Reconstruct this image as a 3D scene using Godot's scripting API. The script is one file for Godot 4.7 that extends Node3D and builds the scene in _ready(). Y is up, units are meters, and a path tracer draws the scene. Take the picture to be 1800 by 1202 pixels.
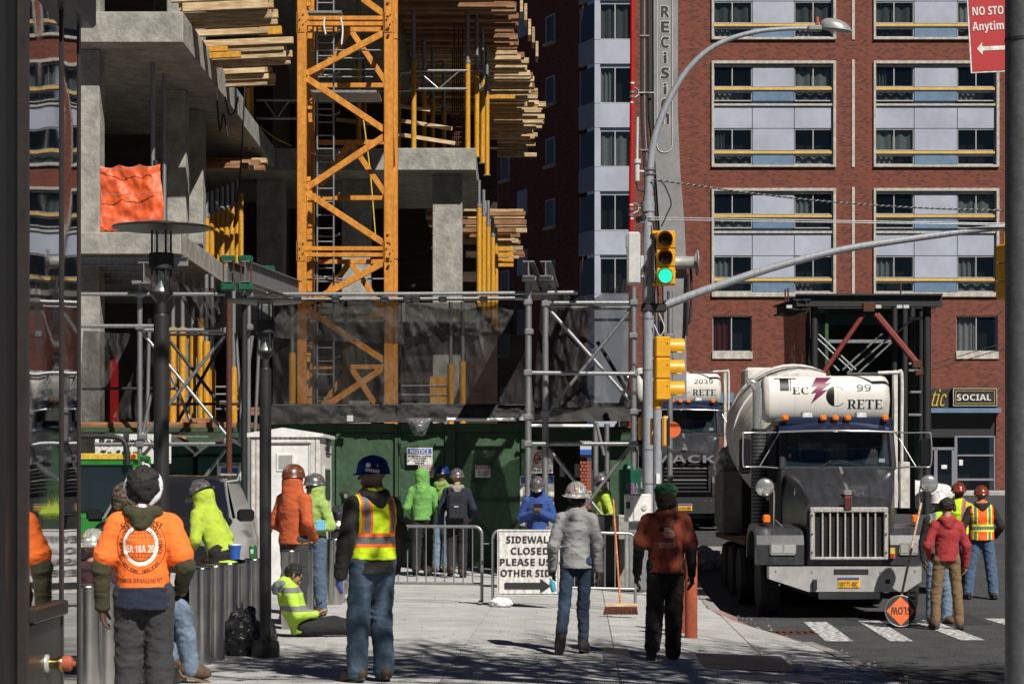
extends Node3D
# A street corner beside a building site: camera, sun and sky first, then the setting, then the things, small details last.
# P(px, py, d) turns a pixel of the photograph and a distance in metres into a point.
const F := 4000.0
const EYE := 1.70
const HY := 838.0
const NO := Transform3D.IDENTITY
var M := {}
var TX := {}
var rng := RandomNumberGenerator.new()
var W := Transform3D.IDENTITY
var cache := {}
var fonts := {}
var noise := FastNoiseLite.new()


func _ready() -> void:
	rng.seed = 11
	noise.seed = 5
	noise.frequency = 1.0
	var cam := Camera3D.new()
	cam.name = "camera"
	cam.projection = Camera3D.PROJECTION_FRUSTUM
	cam.near = 0.5
	cam.far = 900.0
	cam.size = 0.5 * 1202.0 / F
	cam.frustum_offset = Vector2(0, 0.5 * (HY - 601.0) / F)
	cam.position = Vector3(0, EYE, 0)
	add_child(cam)
	cam.current = true
	var env := Environment.new()
	env.background_mode = Environment.BG_SKY
	var sky := Sky.new()
	var sm := ProceduralSkyMaterial.new()
	sm.sky_top_color = Color(0.16, 0.33, 0.66)
	sm.sky_horizon_color = Color(0.62, 0.74, 0.88)
	sm.sky_curve = 0.14
	sm.ground_bottom_color = Color(0.16, 0.15, 0.14)
	sm.ground_horizon_color = Color(0.42, 0.43, 0.44)
	sm.sky_energy_multiplier = 0.34
	sky.sky_material = sm
	env.sky = sky
	env.tonemap_mode = Environment.TONE_MAPPER_LINEAR
	env.tonemap_exposure = 1.3
	env.sdfgi_enabled = true
	env.ssao_enabled = true
	env.ssil_enabled = true
	var we := WorldEnvironment.new()
	we.name = "world_environment"
	we.environment = env
	add_child(we)
	var sun := DirectionalLight3D.new()
	sun.name = "sun"
	sun.light_energy = 1.6
	sun.light_color = Color(1.0, 0.975, 0.935)
	sun.light_angular_distance = 0.5
	sun.shadow_enabled = true
	add_child(sun)
	sun.look_at_from_position(Vector3(0, 30, 0), Vector3(0, 30, 0) + Vector3(-0.5, -1.0, -0.85))
	make_materials()
	ground()
	brick_building()
	construction_site()
	tower_crane()
	sidewalk_shed()
	hoarding()
	street_front()
	pump_boom()
	signal_pole()
	hoist_frame()
	mixer_trucks()
	parked_vehicles()
	small_things()
	glass_corner()
	offscreen_trees()
	people()


# ---------- pixels, names, nodes ----------
func P(px: float, py: float, d: float) -> Vector3:
	return Vector3((px - 900.0) * d / F, EYE - (py - HY) * d / F, -d)


func lin(r: float, g: float, b: float) -> Color:
	return Color(r, g, b).linear_to_srgb()


func thing(called: String, label: String, category: String, at := Vector3.ZERO, group := "", kind := "") -> Node3D:
	var o := Node3D.new()
	o.name = called
	add_child(o, true)
	o.transform = W * Transform3D(Basis(), at)
	tag(o, label, category, group, kind)
	return o


func tag(o: Node3D, label: String, category: String, group := "", kind := "") -> void:
	if label: o.set_meta("label", label)
	if category: o.set_meta("category", category)
	if group: o.set_meta("group", group)
	if kind: o.set_meta("kind", kind)


func obj(called: String, mesh: Mesh, mat: Material, parent: Node3D, xf := NO) -> MeshInstance3D:
	var o := MeshInstance3D.new()
	o.name = called
	o.mesh = mesh
	o.material_override = mat
	parent.add_child(o, true)
	o.transform = (parent.global_transform.affine_inverse() if parent != self else NO) * W * xf
	return o


# ---------- mesh building ----------
class MB:
	var v := PackedVector3Array()
	var n := PackedVector3Array()
	var uv := PackedVector2Array()
	var c := PackedColorArray()
	var i := PackedInt32Array()

	func tri(a: Vector3, b: Vector3, d: Vector3) -> void:
		var m := (b - a).cross(d - a).normalized()
		var s := v.size()
		v.append_array([a, b, d])
		n.append_array([m, m, m])
		i.append_array([s, s + 2, s + 1])

	func quad(a: Vector3, b: Vector3, d: Vector3, e: Vector3) -> void:
		var m := (b - a).cross(e - a)
		if m.length_squared() < 1e-14: m = (d - b).cross(e - b)
		m = m.normalized()
		var s := v.size()
		v.append_array([a, b, d, e])
		n.append_array([m, m, m, m])
		i.append_array([s, s + 2, s + 1, s, s + 3, s + 2])

	func grid(rows: Array, closed := false) -> void:
		# rows of equally many points, seen from outside: rows go up, points go counter-clockwise (to the right)
		var s := v.size()
		var w: int = rows[0].size()
		var h := rows.size()
		for r in h:
			for k in w:
				var l: Vector3 = rows[r][(k - 1 + w) % w] if closed or k > 0 else rows[r][k]
				var rr: Vector3 = rows[r][(k + 1) % w] if closed or k < w - 1 else rows[r][k]
				var dn: Vector3 = rows[maxi(r - 1, 0)][k]
				var up: Vector3 = rows[mini(r + 1, h - 1)][k]
				var m := (rr - l).cross(up - dn)
				if m.length_squared() < 1e-16: m = Vector3.UP if r > h / 2 else Vector3.DOWN
				v.append(rows[r][k])
				n.append(m.normalized())
				uv.append(Vector2(float(k) / (w - 1), 1.0 - float(r) / (h - 1)))
		for r in h - 1:
			for k in (w if closed else w - 1):
				var a := s + r * w + k
				var b := s + r * w + (k + 1) % w
				i.append_array([a, b + w, b, a, a + w, b + w])

	func fan(ring: Array, flip := false) -> void:
		for k in range(1, ring.size() - 1):
			if flip: tri(ring[0], ring[k + 1], ring[k])
			else: tri(ring[0], ring[k], ring[k + 1])

	func box(c0: Vector3, s: Vector3, b := 0.0, xf := Transform3D.IDENTITY) -> void:
		var h := s * 0.5
		b = minf(b, minf(h.x, minf(h.y, h.z)) * 0.6)
		if b <= 0.0:
			var q := []
			for z in [1, -1]:
				for p in [[-1, -1], [1, -1], [1, 1], [-1, 1]]:
					q.append(xf * (c0 + Vector3(p[0] * h.x, p[1] * h.y, z * h.z)))
			quad(q[0], q[1], q[2], q[3])
			quad(q[5], q[4], q[7], q[6])
			quad(q[1], q[5], q[6], q[2])
			quad(q[4], q[0], q[3], q[7])
			quad(q[3], q[2], q[6], q[7])
			quad(q[4], q[5], q[1], q[0])
			return
		var ax := [Vector3.RIGHT, Vector3.UP, Vector3.BACK]
		for k in 3:
			for sg in [1.0, -1.0]:
				var u: Vector3 = ax[(k + 1) % 3]
				var w: Vector3 = ax[(k + 2) % 3] * sg
				var o: Vector3 = ax[k] * sg * h[k]
				var hu := h[(k + 1) % 3] - b
				var hw := h[(k + 2) % 3] - b
				quad(xf * (c0 + o - u * hu - w * hw), xf * (c0 + o + u * hu - w * hw), xf * (c0 + o + u * hu + w * hw), xf * (c0 + o - u * hu + w * hw))
		for k in 3:
			var a: Vector3 = ax[k]
			var k1 := (k + 1) % 3
			var k2 := (k + 2) % 3
			for s1 in [1.0, -1.0]:
				for s2 in [1.0, -1.0]:
					var p1: Vector3 = ax[k1] * s1 * h[k1] + ax[k2] * s2 * (h[k2] - b)
					var p2: Vector3 = ax[k1] * s1 * (h[k1] - b) + ax[k2] * s2 * h[k2]
					var e: Vector3 = a * (h[k] - b)
					if s1 * s2 > 0: quad(xf * (c0 + p1 - e), xf * (c0 + p2 - e), xf * (c0 + p2 + e), xf * (c0 + p1 + e))
					else: quad(xf * (c0 + p2 - e), xf * (c0 + p1 - e), xf * (c0 + p1 + e), xf * (c0 + p2 + e))
		for sx in [1.0, -1.0]:
			for sy in [1.0, -1.0]:
				for sz in [1.0, -1.0]:
					var x := xf * (c0 + Vector3(sx * h.x, sy * (h.y - b), sz * (h.z - b)))
					var y := xf * (c0 + Vector3(sx * (h.x - b), sy * h.y, sz * (h.z - b)))
					var z := xf * (c0 + Vector3(sx * (h.x - b), sy * (h.y - b), sz * h.z))
					if sx * sy * sz > 0: tri(x, y, z)
					else: tri(x, z, y)

	func tube(pts: Array, rad, sides := 8, caps := true, squash := 1.0) -> void:
		var rows := []
		var side := Vector3.ZERO
		for k in pts.size():
			var t: Vector3 = (pts[mini(k + 1, pts.size() - 1)] - pts[maxi(k - 1, 0)]).normalized()
			if side == Vector3.ZERO:
				side = (Vector3.UP if absf(t.y) < 0.9 else Vector3.RIGHT).cross(t).normalized()
			side = (side - t * side.dot(t)).normalized()
			var up := t.cross(side)
			var r: float = rad[k] if rad is Array else rad
			var row := []
			for j in sides:
				var a := TAU * j / sides
				row.append(pts[k] + side * cos(a) * r + up * sin(a) * r * squash)
			rows.append(row)
		grid(rows, true)
		if caps:
			fan(rows[0], true)
			fan(rows[-1])

	func lathe(prof: Array, sides := 20, xf := Transform3D.IDENTITY, smooth := true) -> void:
		# prof: Vector2(radius, height) from bottom to top
		var rows := []
		for p in prof:
			var row := []
			for j in sides:
				var a := -TAU * j / sides
				row.append(xf * Vector3(cos(a) * p.x, p.y, sin(a) * p.x))
			rows.append(row)
		if smooth: grid(rows, true)
		else:
			for r in rows.size() - 1: grid([rows[r], rows[r + 1]], true)
		if prof[0].x > 0.0005: fan(rows[0], true)
		if prof[-1].x > 0.0005: fan(rows[-1])

	func prism(poly: PackedVector2Array, z0: float, z1: float, xf := Transform3D.IDENTITY) -> void:
		# polygon in x, y (counter-clockwise), from z0 (back) to z1 (front)
		var p := poly
		if Geometry2D.is_polygon_clockwise(p):
			p = p.duplicate()
			p.reverse()
		var t := Geometry2D.triangulate_polygon(p)
		for k in range(0, t.size(), 3):
			var a := p[t[k]]
			var b := p[t[k + 1]]
			var d := p[t[k + 2]]
			if (b - a).cross(d - a) < 0.0:
				var q := b
				b = d
				d = q
			tri(xf * Vector3(a.x, a.y, z1), xf * Vector3(b.x, b.y, z1), xf * Vector3(d.x, d.y, z1))
			tri(xf * Vector3(a.x, a.y, z0), xf * Vector3(d.x, d.y, z0), xf * Vector3(b.x, b.y, z0))
		for k in p.size():
			var a := p[k]
			var b := p[(k + 1) % p.size()]
			quad(xf * Vector3(a.x, a.y, z0), xf * Vector3(b.x, b.y, z0), xf * Vector3(b.x, b.y, z1), xf * Vector3(a.x, a.y, z1))

	func mesh() -> ArrayMesh:
		var a := []
		a.resize(Mesh.ARRAY_MAX)
		a[Mesh.ARRAY_VERTEX] = v
		a[Mesh.ARRAY_NORMAL] = n
		if uv.size() == v.size(): a[Mesh.ARRAY_TEX_UV] = uv
		if c.size() == v.size(): a[Mesh.ARRAY_COLOR] = c
		a[Mesh.ARRAY_INDEX] = i
		var m := ArrayMesh.new()
		m.add_surface_from_arrays(Mesh.PRIMITIVE_TRIANGLES, a)
		return m


func cbox(s: Vector3, b := 0.008) -> ArrayMesh:
	var key := "b%.4f,%.4f,%.4f,%.4f" % [s.x, s.y, s.z, b]
	if not cache.has(key):
		var m := MB.new()
		m.box(Vector3.ZERO, s, b)
		cache[key] = m.mesh()
	return cache[key]


func ccyl(r1: float, r2: float, h: float, sides := 12) -> ArrayMesh:
	var key := "c%.4f,%.4f,%.4f,%d" % [r1, r2, h, sides]
	if not cache.has(key):
		var m := MB.new()
		m.lathe([Vector2(r1, 0), Vector2(r2, h)], sides)
		cache[key] = m.mesh()
	return cache[key]


# a box between two corners in the current frame
func boxc(par: Node3D, called: String, c: Vector3, s: Vector3, mat: Material, b := 0.008, rot := Basis()) -> MeshInstance3D:
	return obj(called, cbox(s, b), mat, par, Transform3D(rot, c))


# a box whose front face covers a rectangle of the photograph at the distance d
func pbox(par: Node3D, called: String, x0: float, y0: float, x1: float, y1: float, d: float, depth: float, mat: Material, b := 0.008) -> MeshInstance3D:
	var a := P(x0, y1, d)
	var c := P(x1, y0, d)
	var s := Vector3(c.x - a.x, c.y - a.y, depth)
	return boxc(par, called, (a + c) * 0.5 - Vector3(0, 0, depth * 0.5), s, mat, b)


func along(a: Vector3, b: Vector3) -> Basis:
	var y := (b - a).normalized()
	var x := (Vector3.BACK if absf(y.z) < 0.95 else Vector3.UP).cross(y).normalized()
	x = -x if absf(y.z) < 0.95 else x
	return Basis(x, y, x.cross(y))


func bar(par: Node3D, called: String, a: Vector3, b: Vector3, r: float, mat: Material, sides := 8, r2 := -1.0) -> MeshInstance3D:
	return obj(called, ccyl(r, r if r2 < 0 else r2, snappedf(a.distance_to(b), 0.001), sides), mat, par, Transform3D(along(a, b), a))


func beam(par: Node3D, called: String, a: Vector3, b: Vector3, w: float, t: float, mat: Material, bev := 0.004) -> MeshInstance3D:
	return obj(called, cbox(Vector3(w, snappedf(a.distance_to(b), 0.001), t), bev), mat, par, Transform3D(along(a, b), (a + b) * 0.5))


func ibeam_mesh(length: float, h: float, w: float, t := 0.025) -> ArrayMesh:
	# an I section along z, centred
	var m := MB.new()
	m.box(Vector3(0, h / 2 - t / 2, 0), Vector3(w, t, length), 0.003)
	m.box(Vector3(0, -h / 2 + t / 2, 0), Vector3(w, t, length), 0.003)
	m.box(Vector3.ZERO, Vector3(t * 0.8, h - 2 * t, length - 0.002))
	return m.mesh()


func tubem(pts: Array, rad, sides := 8, squash := 1.0) -> ArrayMesh:
	var m := MB.new()
	m.tube(pts, rad, sides, true, squash)
	return m.mesh()


func lathem(prof: Array, sides := 20, smooth := true) -> ArrayMesh:
	var m := MB.new()
	m.lathe(prof, sides, NO, smooth)
	return m.mesh()


func prismm(poly: Array, z0: float, z1: float) -> ArrayMesh:
	var m := MB.new()
	m.prism(PackedVector2Array(poly), z0, z1)
	return m.mesh()


func curve(pts: Array, per := 6) -> Array:
	# a smooth line through the points
	var out := []
	for k in pts.size() - 1:
		var a: Vector3 = pts[maxi(k - 1, 0)]
		var b: Vector3 = pts[k]
		var c: Vector3 = pts[k + 1]
		var d: Vector3 = pts[mini(k + 2, pts.size() - 1)]
		for j in per:
			out.append(b.cubic_interpolate(c, a, d, float(j) / per))
	out.append(pts[-1])
	return out


# ---------- lettering ----------
func font(kind: String) -> Font:
	if not fonts.has(kind):
		var f := SystemFont.new()
		f.font_names = PackedStringArray(["Droid Serif" if kind.begins_with("serif") else "Droid Sans Mono" if kind.begins_with("mono") else "Droid Sans"])
		f.font_weight = 700 if kind.ends_with("bold") else 400
		fonts[kind] = f
	return fonts[kind]


func text_mesh(s: String, kind := "bold", depth := 0.004) -> TextMesh:
	var key := "t" + s + kind + str(depth)
	if not cache.has(key):
		var t := TextMesh.new()
		t.text = s
		t.font = font(kind)
		t.font_size = 64
		t.pixel_size = 1.0 / 46.0
		t.depth = depth
		t.curve_step = 1.5
		cache[key] = t
	return cache[key]


# letters whose capitals fill a rectangle of the photograph at the distance d (h: height of capitals)
func ptext(par: Node3D, called: String, s: String, x0: float, y0: float, x1: float, y1: float, d: float, mat: Material, kind := "bold") -> MeshInstance3D:
	var a := P(x0, y1, d)
	var c := P(x1, y0, d)
	return ftext(par, called, s, (a + c) * 0.5, c.x - a.x, c.y - a.y, mat, kind)


func ftext(par: Node3D, called: String, s: String, mid: Vector3, w: float, h: float, mat: Material, kind := "bold", rot := Basis()) -> MeshInstance3D:
	var t := text_mesh(s, kind)
	var bb := t.get_aabb()
	var sx := w / maxf(bb.size.x, 0.001)
	var sy := h / maxf(bb.size.y, 0.001)
	var bas := rot * Basis.from_scale(Vector3(sx, sy, 1.0))
	var mid0 := bb.get_center()
	return obj(called, t, mat, par, Transform3D(bas, mid - bas * Vector3(mid0.x, mid0.y, 0)))


# draw letters into an image: (x, y) is the middle of the word in pixels, h its capitals' height, w its width (0: natural)
func draw_text(im: Image, s: String, x: float, y: float, h: float, w: float, col: Color, kind := "bold", turn := 0.0) -> void:
	var t := text_mesh(s, kind, 0.0)
	var bb := t.get_aabb()
	if bb.size.x < 0.001: return
	var sy := h
	var sx := h if w <= 0.0 else w / bb.size.x
	var mid := bb.get_center()
	var arr := t.get_mesh_arrays()
	var vs: PackedVector3Array = arr[Mesh.ARRAY_VERTEX]
	var ids: PackedInt32Array = arr[Mesh.ARRAY_INDEX]
	var pts := PackedVector2Array()
	for p in vs:
		pts.append(Vector2(x, y) + Vector2((p.x - mid.x) * sx, -(p.y - 0.5) * sy).rotated(turn))
	for k in range(0, ids.size(), 3):
		fill_tri(im, pts[ids[k]], pts[ids[k + 1]], pts[ids[k + 2]], col)


func fill_tri(im: Image, a: Vector2, b: Vector2, c: Vector2, col: Color) -> void:
	var y0 := int(ceilf(minf(a.y, minf(b.y, c.y)) - 0.5))
	var y1 := int(floorf(maxf(a.y, maxf(b.y, c.y)) - 0.5))
	for y in range(maxi(y0, 0), mini(y1, im.get_height() - 1) + 1):
		var yy := y + 0.5
		var lo := 1e9
		var hi := -1e9
		for e in [[a, b], [b, c], [c, a]]:
			var p: Vector2 = e[0]
			var q: Vector2 = e[1]
			if (p.y <= yy) != (q.y <= yy):
				var xx := p.x + (q.x - p.x) * (yy - p.y) / (q.y - p.y)
				lo = minf(lo, xx)
				hi = maxf(hi, xx)
		var x0 := int(ceilf(lo - 0.5))
		var x1 := int(ceilf(hi - 0.5))
		if x1 > x0: im.fill_rect(Rect2i(x0, y, x1 - x0, 1), col)


func draw_poly(im: Image, pts: Array, col: Color) -> void:
	var p := PackedVector2Array(pts)
	var t := Geometry2D.triangulate_polygon(p)
	for k in range(0, t.size(), 3):
		fill_tri(im, p[t[k]], p[t[k + 1]], p[t[k + 2]], col)


func draw_ring(im: Image, c: Vector2, rx: float, ry: float, t: float, col: Color, a0 := 0.0, a1 := TAU) -> void:
	for k in 48:
		var a := lerpf(a0, a1, k / 48.0)
		var b := lerpf(a0, a1, (k + 1) / 48.0)
		var p := c + Vector2(cos(a) * rx, sin(a) * ry)
		var q := c + Vector2(cos(b) * rx, sin(b) * ry)
		draw_line2(im, p, q, t, col)


func draw_line2(im: Image, p: Vector2, q: Vector2, t: float, col: Color) -> void:
	var s := (q - p).normalized().orthogonal() * t * 0.5
	fill_tri(im, p + s, q + s, q - s, col)
	fill_tri(im, p + s, q - s, p - s, col)


func draw_arc_text(im: Image, s: String, c: Vector2, r: float, a0: float, a1: float, h: float, col: Color, below := false) -> void:
	for k in s.length():
		var a := lerpf(a0, a1, (k + 0.5) / s.length())
		if s[k] != " ":
			draw_text(im, s[k], c.x + cos(a) * r, c.y + sin(a) * r, h, 0.0, col, "bold", a + (PI / 2 if not below else -PI / 2))


# ---------- materials ----------
func noise_bytes(size: int, freq: float, octaves: int, sd: int, type := FastNoiseLite.TYPE_SIMPLEX_SMOOTH, stretch := 1.0) -> PackedByteArray:
	var n := FastNoiseLite.new()
	n.noise_type = type
	n.seed = sd
	n.frequency = freq
	n.fractal_octaves = octaves
	var im := n.get_seamless_image(size, maxi(16, int(size / stretch)), false, false, 0.15)
	if stretch != 1.0: im.resize(size, size, Image.INTERPOLATE_CUBIC)
	im.convert(Image.FORMAT_L8)
	return im.get_data()


func tint_texture(size: int, layers: Array, lo: Color, hi: Color, extra = null) -> ImageTexture:
	# layers: [bytes, weight]; the sum picks between lo and hi
	var out := PackedByteArray()
	out.resize(size * size * 3)
	for k in size * size:
		var t := 0.0
		for l in layers: t += (float(l[0][k]) / 255.0 - 0.5) * float(l[1])
		t = clampf(0.5 + t, 0.0, 1.0)
		out[k * 3] = int(255.0 * lerpf(lo.r, hi.r, t))
		out[k * 3 + 1] = int(255.0 * lerpf(lo.g, hi.g, t))
		out[k * 3 + 2] = int(255.0 * lerpf(lo.b, hi.b, t))
	var im := Image.create_from_data(size, size, false, Image.FORMAT_RGB8, out)
	if extra != null: extra.call(im)
	return ImageTexture.create_from_image(im)


func normal_texture(size: int, bytes: PackedByteArray, strength: float) -> ImageTexture:
	var im := Image.create_from_data(size, size, false, Image.FORMAT_L8, bytes)
	im.convert(Image.FORMAT_RGBA8)
	im.bump_map_to_normal_map(strength)
	return ImageTexture.create_from_image(im)


func mat(col: Color, rough := 0.8, metal := 0.0, tex := "", sc := 1.0, nrm := "", nsc := 1.0, nstr := 1.0) -> StandardMaterial3D:
	var m := StandardMaterial3D.new()
	m.albedo_color = col
	m.roughness = rough
	m.metallic = metal
	if tex or nrm:
		m.uv1_triplanar = true
		m.uv1_triplanar_sharpness = 6.0
		m.uv1_scale = Vector3.ONE * sc
	if tex: m.albedo_texture = TX[tex]
	if nrm:
		m.normal_enabled = true
		m.normal_texture = TX[nrm]
		m.normal_scale = nstr
	return m


func world(m: StandardMaterial3D) -> StandardMaterial3D:
	m.uv1_world_triplanar = true
	return m


func cloth(r: float, g: float, b: float, rough := 0.92) -> StandardMaterial3D:
	var m := mat(lin(r, g, b), rough, 0.0, "cloth", 1.3, "n_cloth", 1.0, 0.3)
	m.rim_enabled = true
	m.rim = 0.15
	m.rim_tint = 0.6
	return m


func paint(r: float, g: float, b: float, rough := 0.35, tex := "paint", sc := 0.7) -> StandardMaterial3D:
	return world(mat(lin(r, g, b), rough, 0.0, tex, sc))


func image_mat(im: Image, rough := 0.8) -> StandardMaterial3D:
	var m := StandardMaterial3D.new()
	m.albedo_texture = ImageTexture.create_from_image(im)
	m.roughness = rough
	m.texture_repeat = false
	return m


func glass(r: float, g: float, b: float, a: float) -> StandardMaterial3D:
	var m := StandardMaterial3D.new()
	m.albedo_color = Color(r, g, b, a)
	m.transparency = BaseMaterial3D.TRANSPARENCY_ALPHA
	m.roughness = 0.03
	m.metallic_specular = 0.7
	return m


func brick_texture() -> ImageTexture:
	# 16 bricks by 24 courses, laid half over; the far wall's grain
	var im := Image.create(512, 512, false, Image.FORMAT_RGB8)
	im.fill(Color(0.44, 0.33, 0.30))
	var r := RandomNumberGenerator.new()
	r.seed = 3
	for row in 24:
		var y0 := int(row * 512.0 / 24.0)
		var y1 := int((row + 1) * 512.0 / 24.0)
		for k in 17:
			var x0 := int(k * 32 - (16 if row % 2 else 0))
			var t := r.randf()
			var c := Color(0.46, 0.225, 0.18).lerp(Color(0.53, 0.275, 0.215), r.randf())
			if t < 0.16: c = Color(0.33, 0.18, 0.16).lerp(Color(0.41, 0.20, 0.165), r.randf())
			elif t < 0.3: c = Color(0.44, 0.205, 0.165)
			if k == 16: c = im.get_pixel(2, y0 + 5) if row % 2 == 0 else im.get_pixel(4, y0 + 5)
			im.fill_rect(Rect2i(x0 + 1, y0 + 2, 30, y1 - y0 - 3), c)
	return ImageTexture.create_from_image(im)


func make_materials() -> void:
	var S := 256
	var big := noise_bytes(S, 0.012, 4, 1)
	var mid := noise_bytes(S, 0.05, 4, 2)
	var fine := noise_bytes(S, 0.22, 3, 3)
	var cell := noise_bytes(S, 0.05, 2, 4, FastNoiseLite.TYPE_CELLULAR)
	var streak := noise_bytes(S, 0.06, 4, 6, FastNoiseLite.TYPE_SIMPLEX_SMOOTH, 10.0)
	var grain := PackedByteArray()
	grain.resize(S * S)
	for k in S * S: grain[k] = streak[(k % S) * S + k / S]
	TX.concrete = tint_texture(S, [[big, 0.9], [mid, 0.5], [fine, 0.5]], Color(0.74, 0.74, 0.73), Color(1, 0.995, 0.98))
	TX.walk = tint_texture(S, [[big, 0.9], [mid, 0.4], [fine, 0.3]], Color(0.84, 0.84, 0.835), Color(1, 0.99, 0.97), func(im: Image):
		var r := RandomNumberGenerator.new()
		r.seed = 9
		for k in 26:
			im.fill_rect(Rect2i(r.randi() % 250, r.randi() % 250, 1 + r.randi() % 3, 1 + r.randi() % 2), Color(0.5, 0.48, 0.47)))
	TX.asphalt = tint_texture(S, [[big, 0.6], [mid, 0.5], [fine, 1.1]], Color(0.66, 0.66, 0.67), Color(1, 1, 1))
	TX.paint = tint_texture(S, [[big, 0.6], [mid, 0.6], [fine, 0.25]], Color(0.84, 0.84, 0.84), Color(1, 1, 1))
	TX.worn = tint_texture(S, [[mid, 0.8], [big, 0.6], [fine, 0.5]], Color(0.74, 0.725, 0.71), Color(1, 1, 1))
	TX.rust = tint_texture(S, [[mid, 1.5], [fine, 0.8]], Color(0.55, 0.45, 0.42), Color(1, 0.9, 0.82))
	TX.wood = tint_texture(S, [[grain, 1.2], [fine, 0.3], [big, 0.4]], Color(0.74, 0.66, 0.56), Color(1, 1, 1))
	TX.metal = tint_texture(S, [[streak, 0.6], [mid, 0.5], [fine, 0.3]], Color(0.78, 0.78, 0.79), Color(1, 1, 1))
	TX.cloth = tint_texture(S, [[mid, 0.7], [fine, 0.7], [big, 0.5]], Color(0.8, 0.8, 0.8), Color(1, 1, 1))
	TX.stickers = tint_texture(S, [[mid, 1.0]], Color(0.5, 0.5, 0.5), Color(0.62, 0.62, 0.6), func(im: Image):
		var r := RandomNumberGenerator.new()
		r.seed = 21
		var cols := [Color(0.9, 0.9, 0.9), Color(0.1, 0.1, 0.12), Color(0.75, 0.15, 0.12), Color(0.15, 0.25, 0.6), Color(0.85, 0.75, 0.2), Color(0.9, 0.9, 0.92), Color(0.2, 0.2, 0.2), Color(0.4, 0.7, 0.8)]
		for k in 60:
			var c := Vector2(r.randf() * 256, r.randf() * 256)
			var w := r.randf_range(10, 34)
			var h := r.randf_range(8, 26)
			im.fill_rect(Rect2i(int(c.x), int(c.y), int(w), int(h)), cols[k % 8])
			im.fill_rect(Rect2i(int(c.x + w * 0.2), int(c.y + h * 0.3), int(w * 0.6), int(h * 0.25)), cols[(k * 3 + 1) % 8]))
	TX.grime = tint_texture(S, [[streak, 0.7], [mid, 0.8], [fine, 0.4]], Color(0.77, 0.74, 0.71), Color(1, 1, 1))
	TX.scuffed = tint_texture(S, [[mid, 2.4], [cell, 0.8], [fine, 1.2]], Color(0.52, 0.52, 0.53), Color(1, 1, 1))
	TX.camo = tint_texture(S, [[noise_bytes(S, 0.03, 3, 8), 3.2], [cell, 0.8]], Color(0.17, 0.14, 0.11), Color(0.44, 0.38, 0.3))
	TX.brick = brick_texture()
	TX.n_cloth = normal_texture(S, noise_bytes(S, 0.035, 4, 12), 5.0)
	TX.n_fine = normal_texture(S, fine, 3.0)
	TX.n_mid = normal_texture(S, mid, 4.0)
	TX.n_wave = normal_texture(S, noise_bytes(S, 0.008, 2, 14), 3.0)

	M.walk = world(mat(lin(0.45, 0.455, 0.46), 0.9, 0, "walk", 0.45, "n_fine", 1, 0.5))
	M.walk2 = world(mat(lin(0.42, 0.425, 0.43), 0.9, 0, "walk", 0.37, "n_fine", 1, 0.5))
	M.walk3 = world(mat(lin(0.47, 0.475, 0.48), 0.9, 0, "walk", 0.53, "n_fine", 1, 0.5))
	M.curb = world(mat(lin(0.36, 0.35, 0.34), 0.85, 0, "worn", 0.9))
	M.curb_pink = world(mat(lin(0.40, 0.24, 0.24), 0.85, 0, "worn", 1.4))
	M.asphalt = world(mat(lin(0.062, 0.064, 0.068), 0.85, 0, "asphalt", 0.35, "n_fine", 1, 0.8))
	M.patch = world(mat(lin(0.036, 0.038, 0.042), 0.8, 0, "asphalt", 0.5, "n_fine", 1, 0.8))
	M.stripe = world(mat(lin(0.70, 0.70, 0.69), 0.7, 0, "scuffed", 0.9))
	M.concrete = world(mat(lin(0.34, 0.335, 0.315), 0.9, 0, "concrete", 0.5, "n_mid", 1, 0.35))
	M.sheeting = world(mat(lin(0.02, 0.019, 0.018), 0.9, 0, "cloth", 0.5))
	M.concrete_dark = world(mat(lin(0.20, 0.19, 0.18), 0.95, 0, "concrete", 0.4))
	M.brick = mat(Color(0.86, 0.87, 0.84), 0.9, 0, "brick")
	M.brick.uv1_scale = Vector3(1 / 3.0, 1 / 1.7, 1 / 3.0)
	M.stone = world(mat(lin(0.52, 0.50, 0.46), 0.85, 0, "concrete", 0.8))
	M.panel = world(mat(lin(0.37, 0.405, 0.49), 0.4, 0, "paint", 0.05))
	M.panel_blue = world(mat(lin(0.13, 0.21, 0.32), 0.4, 0, "paint", 0.2))
	M.rail_yellow = world(mat(lin(0.62, 0.40, 0.10), 0.6, 0, "paint", 0.4))
	M.alu = mat(lin(0.5, 0.5, 0.5), 0.4, 0.5)
	M.pane = glass(0.06, 0.10, 0.13, 0.30)
	M.pane.metallic_specular = 0.5
	M.pane_clear = glass(0.3, 0.36, 0.38, 0.18)
	M.unlit_backing = mat(lin(0.012, 0.013, 0.016), 0.9)  # near-black: the dark behind windows put into the colour
	M.curtain = [cloth(0.05, 0.07, 0.10), cloth(0.34, 0.42, 0.42), cloth(0.16, 0.19, 0.20), cloth(0.20, 0.02, 0.02), cloth(0.55, 0.58, 0.60)]
	M.crane = world(mat(lin(0.64, 0.265, 0.03), 0.5, 0, "grime", 0.5))
	M.prop_yellow = world(mat(lin(0.62, 0.31, 0.02), 0.55, 0, "grime", 0.8))
	M.galv = world(mat(lin(0.42, 0.43, 0.44), 0.42, 0.75, "metal", 1.2))
	M.steel = world(mat(lin(0.32, 0.33, 0.34), 0.5, 0.7, "metal", 0.8))
	M.stainless = mat(lin(0.74, 0.72, 0.69), 0.26, 1.0, "metal", 0.3)
	M.chrome = mat(lin(0.72, 0.72, 0.72), 0.16, 0.8)
	M.chrome_dull = world(mat(lin(0.56, 0.56, 0.55), 0.38, 0.45, "paint", 0.8))
	M.grille = world(mat(lin(0.66, 0.66, 0.65), 0.3, 0.35, "grime", 1.5))
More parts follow.
